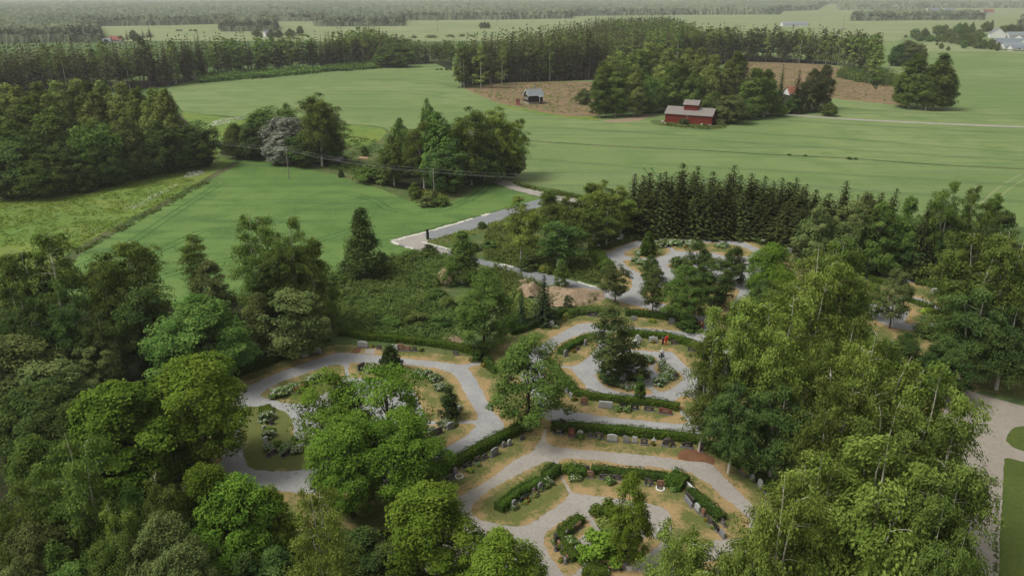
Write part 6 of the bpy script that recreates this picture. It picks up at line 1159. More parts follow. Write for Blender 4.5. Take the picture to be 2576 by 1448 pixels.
row('on the grassy island of the lower ring', U3([(1060, 1330), (1430, 1080)]), [(u3(1060, 1330), 'arch', 'stone_grey', .58, .85, .2), (u3(1205, 1240), 'bow', 'stone_black', 1.15, .65, .2), (u3(1345, 1140), 'arch', 'stone_dark', .6, .68, .2), (u3(1430, 1085), 'arch', 'stone_grey', .68, .88, .2), (u3(1500, 1000), 'rect', 'stone_black', 1.0, .6, .2)])
row('turned away behind the island hedge', U3([(1020, 1190), (1350, 990)]), [(u3(1010, 1215), 'rect', 'stone_light', .6, .5, .16), (u3(1185, 1090), 'bow', 'stone_grey', .78, .62, .2), (u3(1345, 1010), 'rect', 'stone_white', 1.2, .55, .18), (u3(1060, 1150), 'rect', 'stone_grey', .6, .4, .16), (u3(1490, 915), 'arch', 'stone_grey', .6, .7, .18)], True)
row('facing the gravel path across the lower ring', U3([(2130, 920), (2350, 930)]), [(u3(2130, 915), 'bow', 'stone_brown', .75, .82, .2), (u3(2345, 925), 'rect', 'stone_dark', 1.3, .45, .2), (u4(640, 1010), 'slant', 'stone_dark', .9, .72, .2), (u4(800, 1045), 'rect', 'stone_brown', .72, .75, .18), (u4(190, 940), 'bow', 'stone_dark', 1.0, .5, .2)])
row('showing its back above the lower ring hedge', U3([(1920, 790), (2350, 830)]), [(u3(1925, 785), 'arch', 'stone_light', .62, .55, .18), (u3(2065, 820), 'rect', 'stone_dark', .85, .62, .2), (u3(2345, 825), 'bow', 'stone_grey', .85, .62, .2), (u4(400, 905), 'rect', 'stone_light', .8, .4, .18)], True)
row('along the sloping hedge', U4([(1200, 1190), (1400, 1430)]), [(u4(1215, 1225), 'rect', 'stone_dark', 1.5, .5, .18), (u4(1195, 1270), 'rect', 'stone_grey', 1.5, .4, .16), (u4(1320, 1375), 'bow', 'stone_light', .8, .72, .2), (u4(1400, 1440), 'arch', 'stone_brown', .55, .75, .2), (T9([(355, 1080)]), 'rect', 'stone_dark', 1.1, .6, .18), (T9([(400, 1120)]), 'rect', 'stone_black', 1.0, .5, .18), (T9([(450, 1170)]), 'bow', 'stone_grey', .8, .6, .18)], True)
row('on the outer side of the sloping hedge', U4([(1220, 1060), (1480, 1330)]), [(u4(1225, 1095), 'rect', 'stone_white', 1.5, .6, .16), (u4(1475, 1350), 'bow', 'stone_dark', 1.0, .5, .18), (T9([(455, 1085)]), 'rect', 'stone_dark', 1.0, .45, .18), (u4(1540, 1400), 'arch', 'stone_light', .5, .6, .16)])
row('on the path side of the kidney-shaped bed', U5([(1030, 920), (1190, 780)]), [(u5(1035, 925), 'arch', 'stone_dark', .62, .8, .2), (u5(1110, 860), 'bow', 'stone_dark', 1.15, .6, .2), (u5(1190, 800), 'rect', 'stone_brown', .75, .55, .2), (u5(1022, 985), 'rect', 'stone_light', .35, .5, .2), (u5(1125, 1140), 'rect', 'stone_light', .85, .35, .14)])
row('on the outer side of the kidney-shaped bed', U5([(870, 1000), (1010, 1230)]), [(u5(875, 1020), 'rect', 'stone_black', .5, .95, .3), (u5(915, 1065), 'arch', 'stone_brown', .6, .68, .2), (u5(960, 1135), 'arch', 'stone_dark', .65, .6, .2), (u5(1015, 1215), 'rect', 'stone_brown', 1.0, .45, .18), (u5(1005, 1290), 'rect', 'stone_grey', .4, .5, .16), (u5(920, 840), 'arch', 'stone_dark', .6, .55, .2), (u5(1030, 755), 'rect', 'stone_light', .8, .35, .16), (u5(880, 1110), 'arch', 'stone_dark', .4, .45, .2)], True)
row('at the short bright hedge of the second ring', U2([(840, 620), (1075, 500)]), [(u2(842, 620), 'arch', 'stone_grey', .72, .95, .22), (u2(1075, 490), 'arch', 'stone_grey', .6, .9, .22), (u2(985, 545), 'rect', 'stone_dark', .6, .5, .18)])
row('before the hedge of the red post', U2([(1690, 440), (1980, 460)]), [(u2(1690, 440), 'wave', 'stone_light', 1.0, .95, .3), (u2(1866, 455), 'shoulder', 'stone_light', 1.3, .85, .22), (u2(2110, 480), 'rect', 'stone_dark', .9, .6, .2), (u2(2310, 560), 'rect', 'stone_dark', 1.0, .5, .2)])
row('along the curved hedge of the second ring', U2([(1055, 1190), (2010, 1290)]), [(u2(1057, 1185), 'bow', 'stone_brown', .88, .95, .22), (u2(1310, 1222), 'rect', 'stone_light', 1.7, .78, .22), (u2(1520, 1235), 'rect', 'stone_black', 1.0, .6, .2), (u2(1650, 1245), 'bow', 'stone_black', .95, .62, .2), (u2(1815, 1260), 'rect', 'stone_dark', 1.2, .5, .2), (u2(2010, 1295), 'slant', 'stone_red', 1.6, .72, .24)])
row('on the shaded bend of the curved hedge', U2([(800, 960), (920, 1090)]), [(u2(805, 965), 'rect', 'stone_dark', .8, .5, .2), (u2(855, 1035), 'bow', 'stone_grey', .7, .5, .2), (u2(905, 1090), 'rect', 'stone_grey', .8, .4, .18)])
row('along the hedges on the far side of the second ring', U2([(1310, 160), (2085, 230)]), [(u2(680, 270), 'arch', 'stone_light', .72, .92, .22), (u2(1165, 150), 'rect', 'stone_black', 1.6, .6, .2), (u2(1312, 165), 'bow', 'stone_brown', .95, .6, .2), (u2(2086, 235), 'bow', 'stone_grey', 1.0, .85, .22), (u2(1230, 160), 'rect', 'stone_dark', .6, .5, .2), (u2(1640, 190), 'rect', 'stone_grey', .8, .5, .2)])
stone(u2(2418, 300)[0], 'rect', 'stone_red', .95, 1.15, .3, -.2, 'red-brown block standing at the path fork beside the birches', z=.06)
row('in the beds around the layered pine', U2([(1300, 930), (2110, 880)]), [(u2(1300, 930), 'arch', 'stone_light', .6, .5, .2), (u2(1365, 950), 'arch', 'stone_dark', .6, .8, .2), (u2(1795, 870), 'bow', 'stone_dark', .8, .5, .2), (u2(1963, 770), 'arch', 'stone_grey', .5, .7, .2), (u2(2110, 890), 'bow', 'stone_black', .8, .7, .2), (u2(1620, 980), 'rect', 'stone_dark', .7, .4, .2)])
row('along the far hedge of the first ring', U1([(1260, 160), (1780, 195)]), [(u1(850, 215), 'slant', 'stone_light', 1.5, .95, .25), (u1(1262, 160), 'bow', 'stone_light', 1.5, .85, .25), (u1(1542, 188), 'rect', 'stone_light', 1.0, .8, .22), (u1(1597, 188), 'rect', 'stone_brown', .8, .95, .22), (u1(1655, 192), 'rect', 'stone_brown', 1.0, .7, .22), (u1(1718, 194), 'rect', 'stone_dark', .6, .6, .2), (u1(1405, 175), 'rect', 'stone_dark', .7, .5, .2), (u1(2080, 225), 'rect', 'stone_dark', .7, .5, .2)])
row('on the cross path corner of the first ring', U1([(1910, 920), (2035, 870)]), [(u1(2036, 878), 'bow', 'stone_grey', 1.0, .8, .24), (u1(1912, 928), 'rect', 'stone_dark', 1.6, .7, .24), (u1(2095, 730), 'rect', 'stone_white', .6, .7, .2)])
row('on the islands of the first ring', U1([(700, 545), (760, 515)]), [(u1(705, 550), 'rect', 'stone_red', 1.8, .7, .24), (u1(865, 470), 'rect', 'stone_black', 1.4, .8, .24), (u1(1250, 360), 'rect', 'stone_dark', 1.2, .9, .24), (u1(460, 1110), 'rect', 'stone_dark', 1.2, .5, .2), (u1(370, 780), 'arch', 'stone_brown', .8, .5, .2), (u1(465, 840), 'rect', 'stone_dark', .5, .7, .2), (u1(590, 1110), 'bow', 'stone_black', 1.2, .5, .2), (u1(395, 890), 'rect', 'stone_light', .4, .5, .16), (u1(410, 1000), 'rect', 'stone_white', .4, .7, .16)])
b = thing('boulder', 'white-grey natural boulder used as grave marker beside the bushy hedge', 'boulder', (*G(*u1(745, 240)[0]), .05)); mb = MB(); blob(mb, (0, 0, .55), (.75, .5, .95), n=12, rough=.07); link('rock', mb.mesh('rock', True), b, [MATS['stone_white']]); mb = MB(); box(mb, (0, 0, -.04), (1.5, .9, .14)); link('plinth', mb.mesh('plinth'), b, [MATS['plinth_stone']])
for i, (x, y) in enumerate([(155, 345), (260, 318), (310, 300), (360, 278), (390, 268), (905, 160), (1120, 170), (1195, 168), (1320, 178), (1440, 175), (1530, 185), (1600, 195), (1730, 207), (1850, 175), (1990, 235), (2030, 265), (2080, 290)]):
    stone(u6(x, y)[0], ('arch', 'rect', 'bow')[i % 3], ('stone_white', 'stone_light', 'stone_grey', 'stone_dark')[i % 4], .8, .8, .22, (.38 if i < 5 else -.05), f'{ORD[i]} small headstone along the outer hedge of the upper ring', face=False, z=.06)
stone(u6(420, 262)[0], 'rect', 'stone_light', .7, 1.5, .35, .3, 'tall pale pillar-like stone at the entrance hedge', z=.06, face=False); stone(u6(2365, 410)[0], 'bow', 'stone_light', 1.9, 1.2, .3, .2, 'broad light stone between the bright maple and the spruces', z=.06)
stone(u7(1330, 560)[0], 'bow', 'stone_light', 1.9, 1.25, .3, -.3, 'broad light family stone before the curved dark hedge'); stone(u7(610, 410)[0], 'arch', 'stone_light', .8, 1.0, .2, .1, 'pale stone behind the light shrub tree of the far ring'); stone(u7(1155, 935)[0], 'rect', 'stone_grey', 1.2, .9, .22, .1, 'grey stone below the lime green bush'); stone(u7(1215, 925)[0], 'rect', 'stone_black', .8, .8, .22, .1, 'black stone below the lime green bush')
stone(U5([(1525, 1450)])[0], 'bow', 'stone_white', 1.2, .5, .2, .05, 'pale low stone at the lower frame behind the hedge block', z=.06); stone(U5([(2310, 920)])[0], 'rect', 'stone_light', .9, .7, .2, 1.0, 'pale bluish stone beside the small weeping birch', z=.09)
# white cross
x, y = G(*u4(705, 445)[0]); o = thing('grave_cross', 'small white wooden cross above red flowers in the long row', 'grave cross', (x, y, .07), -.05); mb = MB(); box(mb, (0, 0, 0), (.12, .09, .95)); box(mb, (0, -.004, .58), (.5, .10, .11)); link('cross', mb.mesh('cross'), o, [MATS['stone_white']]); mb = MB(); box(mb, (0, 0, -.02), (.35, .25, .08)); link('foot', mb.mesh('foot'), o, [MATS['plinth_stone']])
# rings of edging stones
def ring(label, p, R, mat, n=18, r0=.10, squash=1.0, name='stone_ring'):
    x, y = G(*p); mb = MB()
    for k in range(n): a = 2 * PI * k / n; blob(mb, (R * math.cos(a), R * squash * math.sin(a), .05), (r0 * rnd.uniform(.8, 1.2),) * 3, n=6, rough=.08)
    o = link(name, mb.mesh(name), None, [MATS[mat]]); o.location = (x, y, .07); tag(o, label, 'stone ring')
ring('white ring of edging stones before the brown square stone', u4(800, 1065)[0], .42, 'stone_white'); ring('pale ring of stones lying beside the slim thuja', u2(1650, 868)[0], .62, 'stone_light', 20, .1, .9); ring('broken white ring of stones along the diagonal hedge', u3(285, 895)[0], .42, 'stone_white', 14, .09); ring('stone border around the round fresh green shrub', U5([(1530, 1120)])[0], 2.6, 'stone_light', 46, .11, .95)
# post with red top, post with cap
x, y = G(*u2(2016, 490)[0]); o = thing('marker_post', 'bright red slanted-top post in front of the hedge', 'post', (x, y, .07), .3); mb = MB(); box(mb, (0, 0, 0), (.16, .14, .75)); link('stem', mb.mesh('stem'), o, [MATS['red_paint']]); P = np.array([[-.24, -.09, .7], [.24, -.09, .85], [.26, -.09, 1.5], [-.24, -.09, 1.22]]); mb = MB(); v = np.concatenate([P, P + [0, .18, 0]]); mb.add(v, [[0, 1, 2, 3], [7, 6, 5, 4], [0, 4, 5, 1], [1, 5, 6, 2], [2, 6, 7, 3], [3, 7, 4, 0]]); link('top_panel', mb.mesh('top_panel'), o, [MATS['red_paint']])
x, y = G(*u2(1978, 480)[0]); o = thing('marker_post', 'dark maroon post with a rounded cap beside the red one', 'post', (x, y, .07), .1); mb = MB(); tube(mb, [[0, 0, 0], [0, 0, 1.0]], [.16, .15], 10); link('stem', mb.mesh('stem', True), o, [MATS['maroon_paint']]); mb = MB(); blob(mb, (0, 0, 1.05), (.26, .26, .12), n=10); link('cap', mb.mesh('cap', True), o, [MATS['stone_dark']])
# lamps
x, y = G(*u2(1645, 715)[0]); o = thing('garden_lamp', 'lamp post with a cluster of white globes beside the bench', 'lamp', (x, y, .06)); mb = MB(); tube(mb, [[0, 0, 0], [0, 0, 3.3]], [.06, .045], 8); link('post', mb.mesh('post', True), o, [MATS['grey_metal']]); mb = MB(); box(mb, (0, 0, 2.85), (.2, .2, .55)); link('hub', mb.mesh('hub'), o, [MATS['black_metal']])
for a in range(4):
    ca, sa = math.cos(a * PI / 2 + .5), math.sin(a * PI / 2 + .5); mb = MB(); tube(mb, [[0, 0, 2.95], [.35 * ca, .35 * sa, 2.9], [.52 * ca, .52 * sa, 3.05]], [.03, .025, .03], 5); q = link('arm', mb.mesh('arm', True), o, [MATS['black_metal']])
    mb = MB(); blob(mb, (.52 * ca, .52 * sa, 3.28), (.24,) * 3, n=12); link('globe', mb.mesh('globe', True), o, [MATS['lamp_globe']])
mb = MB(); blob(mb, (0, 0, 3.62), (.24,) * 3, n=12); link('globe', mb.mesh('globe', True), o, [MATS['lamp_globe']])
x, y = G(*T6([(2253, 1405)])[0]); o = thing('street_lamp', 'slim street lamp with a white head at the road edge', 'lamp', (x, y, .05)); mb = MB(); tube(mb, [[0, 0, 0], [0, 0, 4.3]], [.07, .05], 8); link('post', mb.mesh('post', True), o, [MATS['grey_metal']]); mb = MB(); tube(mb, [[0, 0, 4.25], [0, 0, 4.45], [0, 0, 4.62], [0, 0, 4.72]], [.1, .22, .24, .1], 10); link('lamp_head', mb.mesh('lamp_head', True), o, [MATS['lamp_globe']])
for p, h, l in [(T5([(695, 398)])[0], 2.2, 'thick black post at the inner corner of the stone road'), (T5([(1394, 580)])[0], 1.6, 'black post half hidden in the scrub under the slim birch')]:
    x, y = G(*p); o = thing('post', l, 'post', (x, y, .04)); mb = MB(); tube(mb, [[0, 0, 0], [0, 0, h - .08]], [.30, .29], 14); link('body', mb.mesh('body', True), o, [MATS['black_metal']]); mb = MB(); tube(mb, [[0, 0, h - .08], [0, 0, h]], [.33, .33], 14); link('lid', mb.mesh('lid', True), o, [MATS['black_metal']])
# benches
def bench(p, L, rz, label, mat='bench_wood'):
    x, y = G(*p); o = thing('bench', label, 'bench', (x, y, .065), rz); mb = MB()
    for k in range(3): box(mb, (0, -.16 + .16 * k, .42), (L, .13, .045))
    link('seat', mb.mesh('seat'), o, [MATS[mat]]); mb = MB()
    for k in range(2): box(mb, (0, .27 + .02 * k, .56 + .16 * k), (L, .035, .12))
    link('backrest', mb.mesh('backrest'), o, [MATS[mat]])
    for s in (-1, 1): mb = MB(); box(mb, (s * (L / 2 - .2), -.02, 0), (.07, .46, .42)); box(mb, (s * (L / 2 - .2), .25, .42), (.06, .045, .45)); link('leg', mb.mesh('leg'), o, [MATS['black_metal']])
bench(u2(1660, 705)[0], 2.0, -.03, 'brown wooden bench beside the globe lamp'); bench(U5([(1630, 1385)])[0], 2.4, .06, 'dark wooden bench at the lower frame behind the ring path')
# sand heaps
def heap(label, p, w, d, h, mat='sand_mat', seed=0, cat='sand heap'):
    r = np.random.default_rng(seed); x, y = G(*p); n = 26; g_ = np.linspace(-1, 1, n); A, B = np.meshgrid(g_, g_, indexing='ij'); R = np.hypot(A, B)
    Z = h * np.clip(1 - R ** 1.4 * (1 + .25 * np.sin(3 * np.arctan2(B, A) + seed)), 0, 1) * (1 + .4 * np.sin(4 * A + seed) * np.cos(5 * B + seed)) + .07 * h * r.normal(size=A.shape) * (R < .95); i = np.arange(n * n).reshape(n, n); q = np.stack([i[:-1, :-1], i[1:, :-1], i[1:, 1:], i[:-1, 1:]], -1).reshape(-1, 4)
    keep = (R.ravel()[q] < 1.02).any(1); me = raw_mesh('sand_heap', np.stack([A * w / 2, B * d / 2, Z - .02], -1).reshape(-1, 3), np.zeros(n * n), q[keep], np.zeros((0, 3), int), np.zeros(keep.sum(), int), True)
    o = link('sand_heap', me, None, [MATS[mat]]); o.location = (x, y, .05); tag(o, label, cat, 'heaps of sand by the stone road')
heap('rounded sand heap behind the dense dark birch', T5([(815, 680)])[0], 4.6, 5, 1.8, seed=1); heap('small sand heap on the scrub slope by the road', T5([(1380, 715)])[0], 3.4, 3.2, 1.1, seed=2); heap('sand heap behind the narrow fir', T5([(1412, 775)])[0], 4.6, 5, 1.7, seed=3); heap('largest sand heap, spread out beside the large fir', T5([(1700, 800)])[0], 11.5, 10, 1.1, seed=4); heap('low stony heap in the scrub above the far hedge', T5([(870, 1105)])[0], 4.0, 3, .5, seed=5); heap('flat bare heap in the middle of the scrub', T5([(330, 1000)])[0], 5, 2.5, .4, seed=6); heap('low tongue of sand below the largest heap', T5([(1330, 800)])[0], 4, 3, .5, seed=7)
# utility poles and wires
def pole(x, y, h, label):
    o = thing('utility_pole', label, 'utility pole', (x, y, 0), 0, 'utility poles of the farm line'); mb = MB(); tube(mb, [[0, 0, 0], [0, 0, h]], [.15, .10], 8); link('pole', mb.mesh('pole', True), o, [MATS['pole_wood']]); mb = MB(); box(mb, (0, 0, h - .9), (.12, 1.5, .12)); link('crossarm', mb.mesh('crossarm'), o, [MATS['pole_wood']])
    for k in (-.6, .6): mb = MB(); blob(mb, (0, k, h - .68), (.07, .07, .12), n=8); link('insulator', mb.mesh('insulator', True), o, [MATS['stone_white']])
    mb = MB(); blob(mb, (0, 0, h + .08), (.07, .07, .12), n=8); link('insulator', mb.mesh('insulator', True), o, [MATS['stone_white']])
PX = []
for (a, b), h, l in [((719, 371), 9.0, 'utility pole before the silver willow'), ((1090, 426), 8.6, 'utility pole in the weedy patch of the farm clump'), ((1596, 436), 8.8, 'utility pole rising in the crop field behind the spruces')]:
    X, Y, _ = solve(a, b, h); pole(X, Y, h, l); PX.append((X, Y, h))
d = np.array(PX[1]) - np.array(PX[0]); PX = [tuple(np.array(PX[0]) - d * [.9, .9, 0])] + PX; PX.append(tuple(np.array(PX[-1]) + np.array([70, -14, 0])))
for s in range(len(PX) - 1):
    a, b = np.array(PX[s]), np.array(PX[s + 1])
    for k, (dy, dz) in enumerate(((0, .1), (-.6, -.66), (.6, -.66))):
        t = np.linspace(0, 1, 14)[:, None]; p = a + (b - a) * t + np.array([0, dy, dz]); p[:, 2] -= 4 * .9 * (t * (1 - t))[:, 0]; mb = MB(); tube(mb, p, np.full(14, .011), 4)
        tag(link('power_line', mb.mesh('power_line'), None, [MATS['wire_metal']]), f"{('top', 'near', 'far')[k]} wire of the {ORD[s]} span of the farm line from the silver willow", 'wire', 'wires of the farm line')

# ------------------------------------------------------------------ buildings
def gable(mb_w, mb_r, w, d, hw, hr, ov=.35, th=.14):
    """Walls with gables (ridge along x) and a roof of two slabs."""
    x, y = w / 2, d / 2
    v = np.array([[-x, -y, 0], [x, -y, 0], [x, y, 0], [-x, y, 0], [-x, -y, hw], [x, -y, hw], [x, y, hw], [-x, y, hw], [-x, 0, hw + hr], [x, 0, hw + hr]])
    mb_w.add(v, [[0, 1, 5, 4], [2, 3, 7, 6], [1, 2, 6, 5], [3, 0, 4, 7]]); mb_w.add(v, [[5, 6, 9], [7, 4, 8]])
    sl = hr / y; X = x + ov; Y = y + ov
    for s in (-1, 1):
        a = np.array([[-X, s * Y, hw - ov * sl + .02], [X, s * Y, hw - ov * sl + .02], [X, 0, hw + hr + .02], [-X, 0, hw + hr + .02]]); u = a + [0, 0, th]; q = np.concatenate([a, u])
        mb_r.add(q, [[0, 1, 2, 3], [7, 6, 5, 4], [0, 4, 5, 1], [1, 5, 6, 2], [2, 6, 7, 3], [3, 7, 4, 0]] if s > 0 else [[3, 2, 1, 0], [4, 5, 6, 7], [1, 5, 4, 0], [2, 6, 5, 1], [3, 7, 6, 2], [0, 4, 7, 3]])
def house(name, label, p, w, d, hw, hr, rz, wall, roof, windows=(), chimney=None, cat='house', group=None, z=0.0, trim='white_trim'):
    x, y = G(*p); o = thing(name, label, cat, (x, y, z), rz, group); a, b = MB(), MB(); gable(a, b, w, d, hw, hr); link('wall', a.mesh('wall'), o, [MATS[wall]]); rf = link('roof', b.mesh('roof'), o, [MATS[roof]])
    for (face, u, zz, ww, hh) in windows:
        f, g2 = MB(), MB()
        if face == 'f': c, s1, s2 = (u, -d / 2 - .03, zz), (ww + .24, .05, hh + .24), (ww, .05, hh); off = (0, -.03, .12)
        else: c, s1, s2 = ((-w / 2 - .03) if face == 'l' else (w / 2 + .03), u, zz), (.05, ww + .24, hh + .24), (.05, ww, hh); off = ((-.03 if face == 'l' else .03), 0, .12)
        box(f, c, s1); box(g2, (c[0] + off[0], c[1] + off[1], c[2] + off[2]), s2); q = link('window', f.mesh('window'), o, [MATS[trim]]); link('pane', g2.mesh('pane'), q, [MATS['window_dark']])
    if chimney: m2 = MB(); box(m2, (chimney, .1, hw + hr - .4), (.7, .7, 1.3)); link('chimney', m2.mesh('chimney'), rf, [MATS['concrete']])
    return o
# red barn with a raised roof tower
V5 = tile(1800, 260, 200); (ax, ay), (bx, by) = W(V5([(235, 960), (1860, 1075)])); L = math.hypot(bx - ax, by - ay); rz = math.atan2(by - ay, bx - ax); D_ = 8.5
o = thing('barn', 'long red wooden barn with a grey roof and a raised roof tower', 'barn', ((ax + bx) / 2 - math.sin(rz) * D_ / 2, (ay + by) / 2 + math.cos(rz) * D_ / 2, 0), rz); a, b = MB(), MB(); gable(a, b, L, D_, 3.7, 2.3, .45); link('wall', a.mesh('wall'), o, [MATS['barn_red']]); rf = link('roof', b.mesh('roof'), o, [MATS['roof_grey']])
a, b = MB(), MB(); gable(a, b, 5.6, 4.6, 2.5, 1.4, .45); tw = link('tower', a.mesh('tower'), o, [MATS['barn_red']]); tw.location = (0.2, .3, 4.9); q = link('tower_roof', b.mesh('tower_roof'), tw, [MATS['roof_grey']])
a = MB(); box(a, (-.3, -D_ / 2 - .05, .25), (2.0, .06, 2.5)); link('door', a.mesh('door'), o, [MATS['barn_door']]); a = MB(); box(a, (-.6, -D_ / 2 - .07, 3.0), (.45, .05, .3)); link('sign_plate', a.mesh('sign_plate'), o, [MATS['white_trim']]); a = MB()
for sx in (-1, 1):
    a = MB(); box(a, (sx * (L / 2 - .06), -D_ / 2 - .03, 0), (.22, .05, 3.6)); link('corner_board', a.mesh('corner_board'), o, [MATS['barn_red']])
a = MB(); box(a, (0, 0, -.1), (L - .6, D_ - .6, .32)); link('foundation', a.mesh('foundation'), o, [MATS['concrete']])
for i, (x_, y_) in enumerate([(150, 950), (250, 1010), (1520, 1045), (1810, 1085)]):
    x, y = G(*V5([(x_, y_)])[0]); a = MB(); blob(a, (0, 0, .2), (.8, .5, .45), n=8, rough=.1); q = link('boulder', a.mesh('boulder', True), None, [MATS['concrete']]); q.location = (x, y - .6, 0); tag(q, f'{ORD[i]} pale boulder at the foot of the red barn', 'boulder', 'boulders at the barn')
x, y = G(*V5([(860, 1010)])[0]); place('bush', 'bush', 'dark green bush growing before the barn door', 'bush', x, y - 1, 4.2, 2.4, mat='leaf_dark'); x, y = G(*V5([(2150, 1040)])[0]); place('bush', 'bush', 'pale leafy bush at the end of the red barn', 'bush', x, y, 5, 2.4, mat='leaf_grey')
# dark cabin
V2 = tile(1400, 220, 160, 2574.); p0 = V2([(890, 1040)])[0]; cx, cy = G(*p0); o = thing('cabin', 'small dark log cabin with a grey-blue roof on a pale foundation in the clearing', 'cabin', (cx + .6, cy + 3, 0), .42); a, b = MB(), MB(); gable(a, b, 7.6, 5.6, 3.1, 2.5, .4, .16); q = link('wall', a.mesh('wall'), o, [MATS['cabin_wood']]); q.location.z = .9; rf = link('roof', b.mesh('roof'), o, [MATS['roof_blue']]); rf.location.z = .9
a = MB(); box(a, (0, 0, -.1), (7.5, 5.5, 1.05)); link('foundation', a.mesh('foundation'), o, [MATS['concrete']])
for u, zz, ww, hh in ((-1.2, 1.9, .8, 1.2), (1.0, 1.9, .8, 1.2), (0, 4.1, .7, .7)):
    a = MB(); box(a, (-3.83, -u, zz), (.06, ww, hh)); link('window', a.mesh('window'), o, [MATS['window_board']])
for s in (-1, 1):
    a = MB(); v = np.array([[-4.22, s * 3.22, 3.72], [-4.22, 0, 6.58], [-4.22, 0, 6.28], [-4.22, s * 3.22, 3.42]]); v = np.concatenate([v, v + [.08, 0, 0]]); a.add(v, [[0, 1, 2, 3], [7, 6, 5, 4], [0, 4, 5, 1], [1, 5, 6, 2], [2, 6, 7, 3], [3, 7, 4, 0]]); link('gable_board', a.mesh('gable_board'), o, [MATS['white_trim']])
a = MB(); box(a, (.6, .15, 6.1), (.7, .7, 1.2)); link('chimney', a.mesh('chimney'), rf, [MATS['roof_blue']]); rf.children[0].location.z = 0
a = MB(); box(a, (2.0, -3.7, .6), (2.0, 1.7, .15)); pr = link('porch', a.mesh('porch'), o, [MATS['cabin_wood']])
a = MB(); v = np.array([[.8, -4.9, 3.3], [3.2, -4.9, 3.3], [3.2, -2.7, 3.9], [.8, -2.7, 3.9]]); v = np.concatenate([v, v + [0, 0, .12]]); a.add(v, [[3, 2, 1, 0], [4, 5, 6, 7], [0, 1, 5, 4], [1, 2, 6, 5], [2, 3, 7, 6], [3, 0, 4, 7]]); link('porch_roof', a.mesh('porch_roof'), pr, [MATS['roof_blue']])
for xx in (1.1, 2.9): a = MB(); box(a, (xx, -4.45, .7), (.14, .14, 2.6)); link('post', a.mesh('post'), pr, [MATS['white_trim']])
a = MB(); box(a, (1.95, -2.86, .95), (.9, .06, 2.0)); link('door', a.mesh('door'), o, [MATS['stone_dark']])
x, y = G(*V2([(250, 1085)])[0]); o = thing('outhouse', 'small red outhouse in the grass beside the dark cabin', 'outhouse', (x, y + .8, 0), .3); a, b = MB(), MB(); gable(a, b, 1.5, 1.5, 2.1, .5, .15, .08); link('wall', a.mesh('wall'), o, [MATS['roof_red']]); link('roof', b.mesh('roof'), o, [MATS['maroon_paint']]); a = MB(); box(a, (.1, -.78, .1), (.5, .05, 1.8)); link('door', a.mesh('door'), o, [MATS['petal_pink']])
house('red_roofed_house', 'small house with a red roof half hidden by the dark conifers', DD([(1992, 238)])[0], 6.5, 6, .9, 3.0, .25, 'house_white', 'roof_red', [('f', -1.5, .25, .8, .5), ('f', 1.5, .25, .8, .5)])
house('farmhouse', 'pale farmhouse glimpsed through the trees of the farm clump', DD([(1075, 432)])[0], 11, 7.5, 4.2, 2.8, -.25, 'house_white', 'roof_slate', [('f', -3, 1.2, 1.1, 1.4), ('f', 0, 1.2, 1.1, 1.4), ('f', 3, 1.2, 1.1, 1.4)], chimney=1.5)
house('shed', 'low open shed with a weathered roof at the corner of the green field', DD([(842, 412)])[0], 6.5, 4.0, 1.7, .8, -.35, 'cabin_wood', 'roof_grey', cat='shed')
x, y = G(*DD([(853, 411)])[0]); a = MB(); box(a, (0, 0, 1.2), (2.6, 1.7, .05)); box(a, (-1.2, 0, 0), (.1, 1.6, 1.2)); box(a, (1.2, 0, 0), (.1, 1.6, 1.2)); q = link('lean_to', a.mesh('lean_to'), None, [MATS['sheet_tin']]); q.location = (x, y - .4, 0); q.rotation_euler = (.25, 0, -.3); tag(q, 'bright tin sheet lean-to against the low shed', 'lean-to')
x, y = G(*DD([(912, 399)])[0]); a = MB(); blob(a, (0, 0, .1), (1.4, .9, .45), n=12, rough=.12); blob(a, (1.1, .3, .1), (.8, .6, .35), n=8, rough=.12); q = link('tarp_heap', a.mesh('tarp_heap'), None, [MATS['tarp_orange']]); q.location = (x, y, 0); tag(q, 'orange covered heap in the rough meadow behind the shed', 'heap')
WN = [('f', -2.5, 1.0, 1.3, 1.3), ('f', 2.5, 1.0, 1.3, 1.3)]
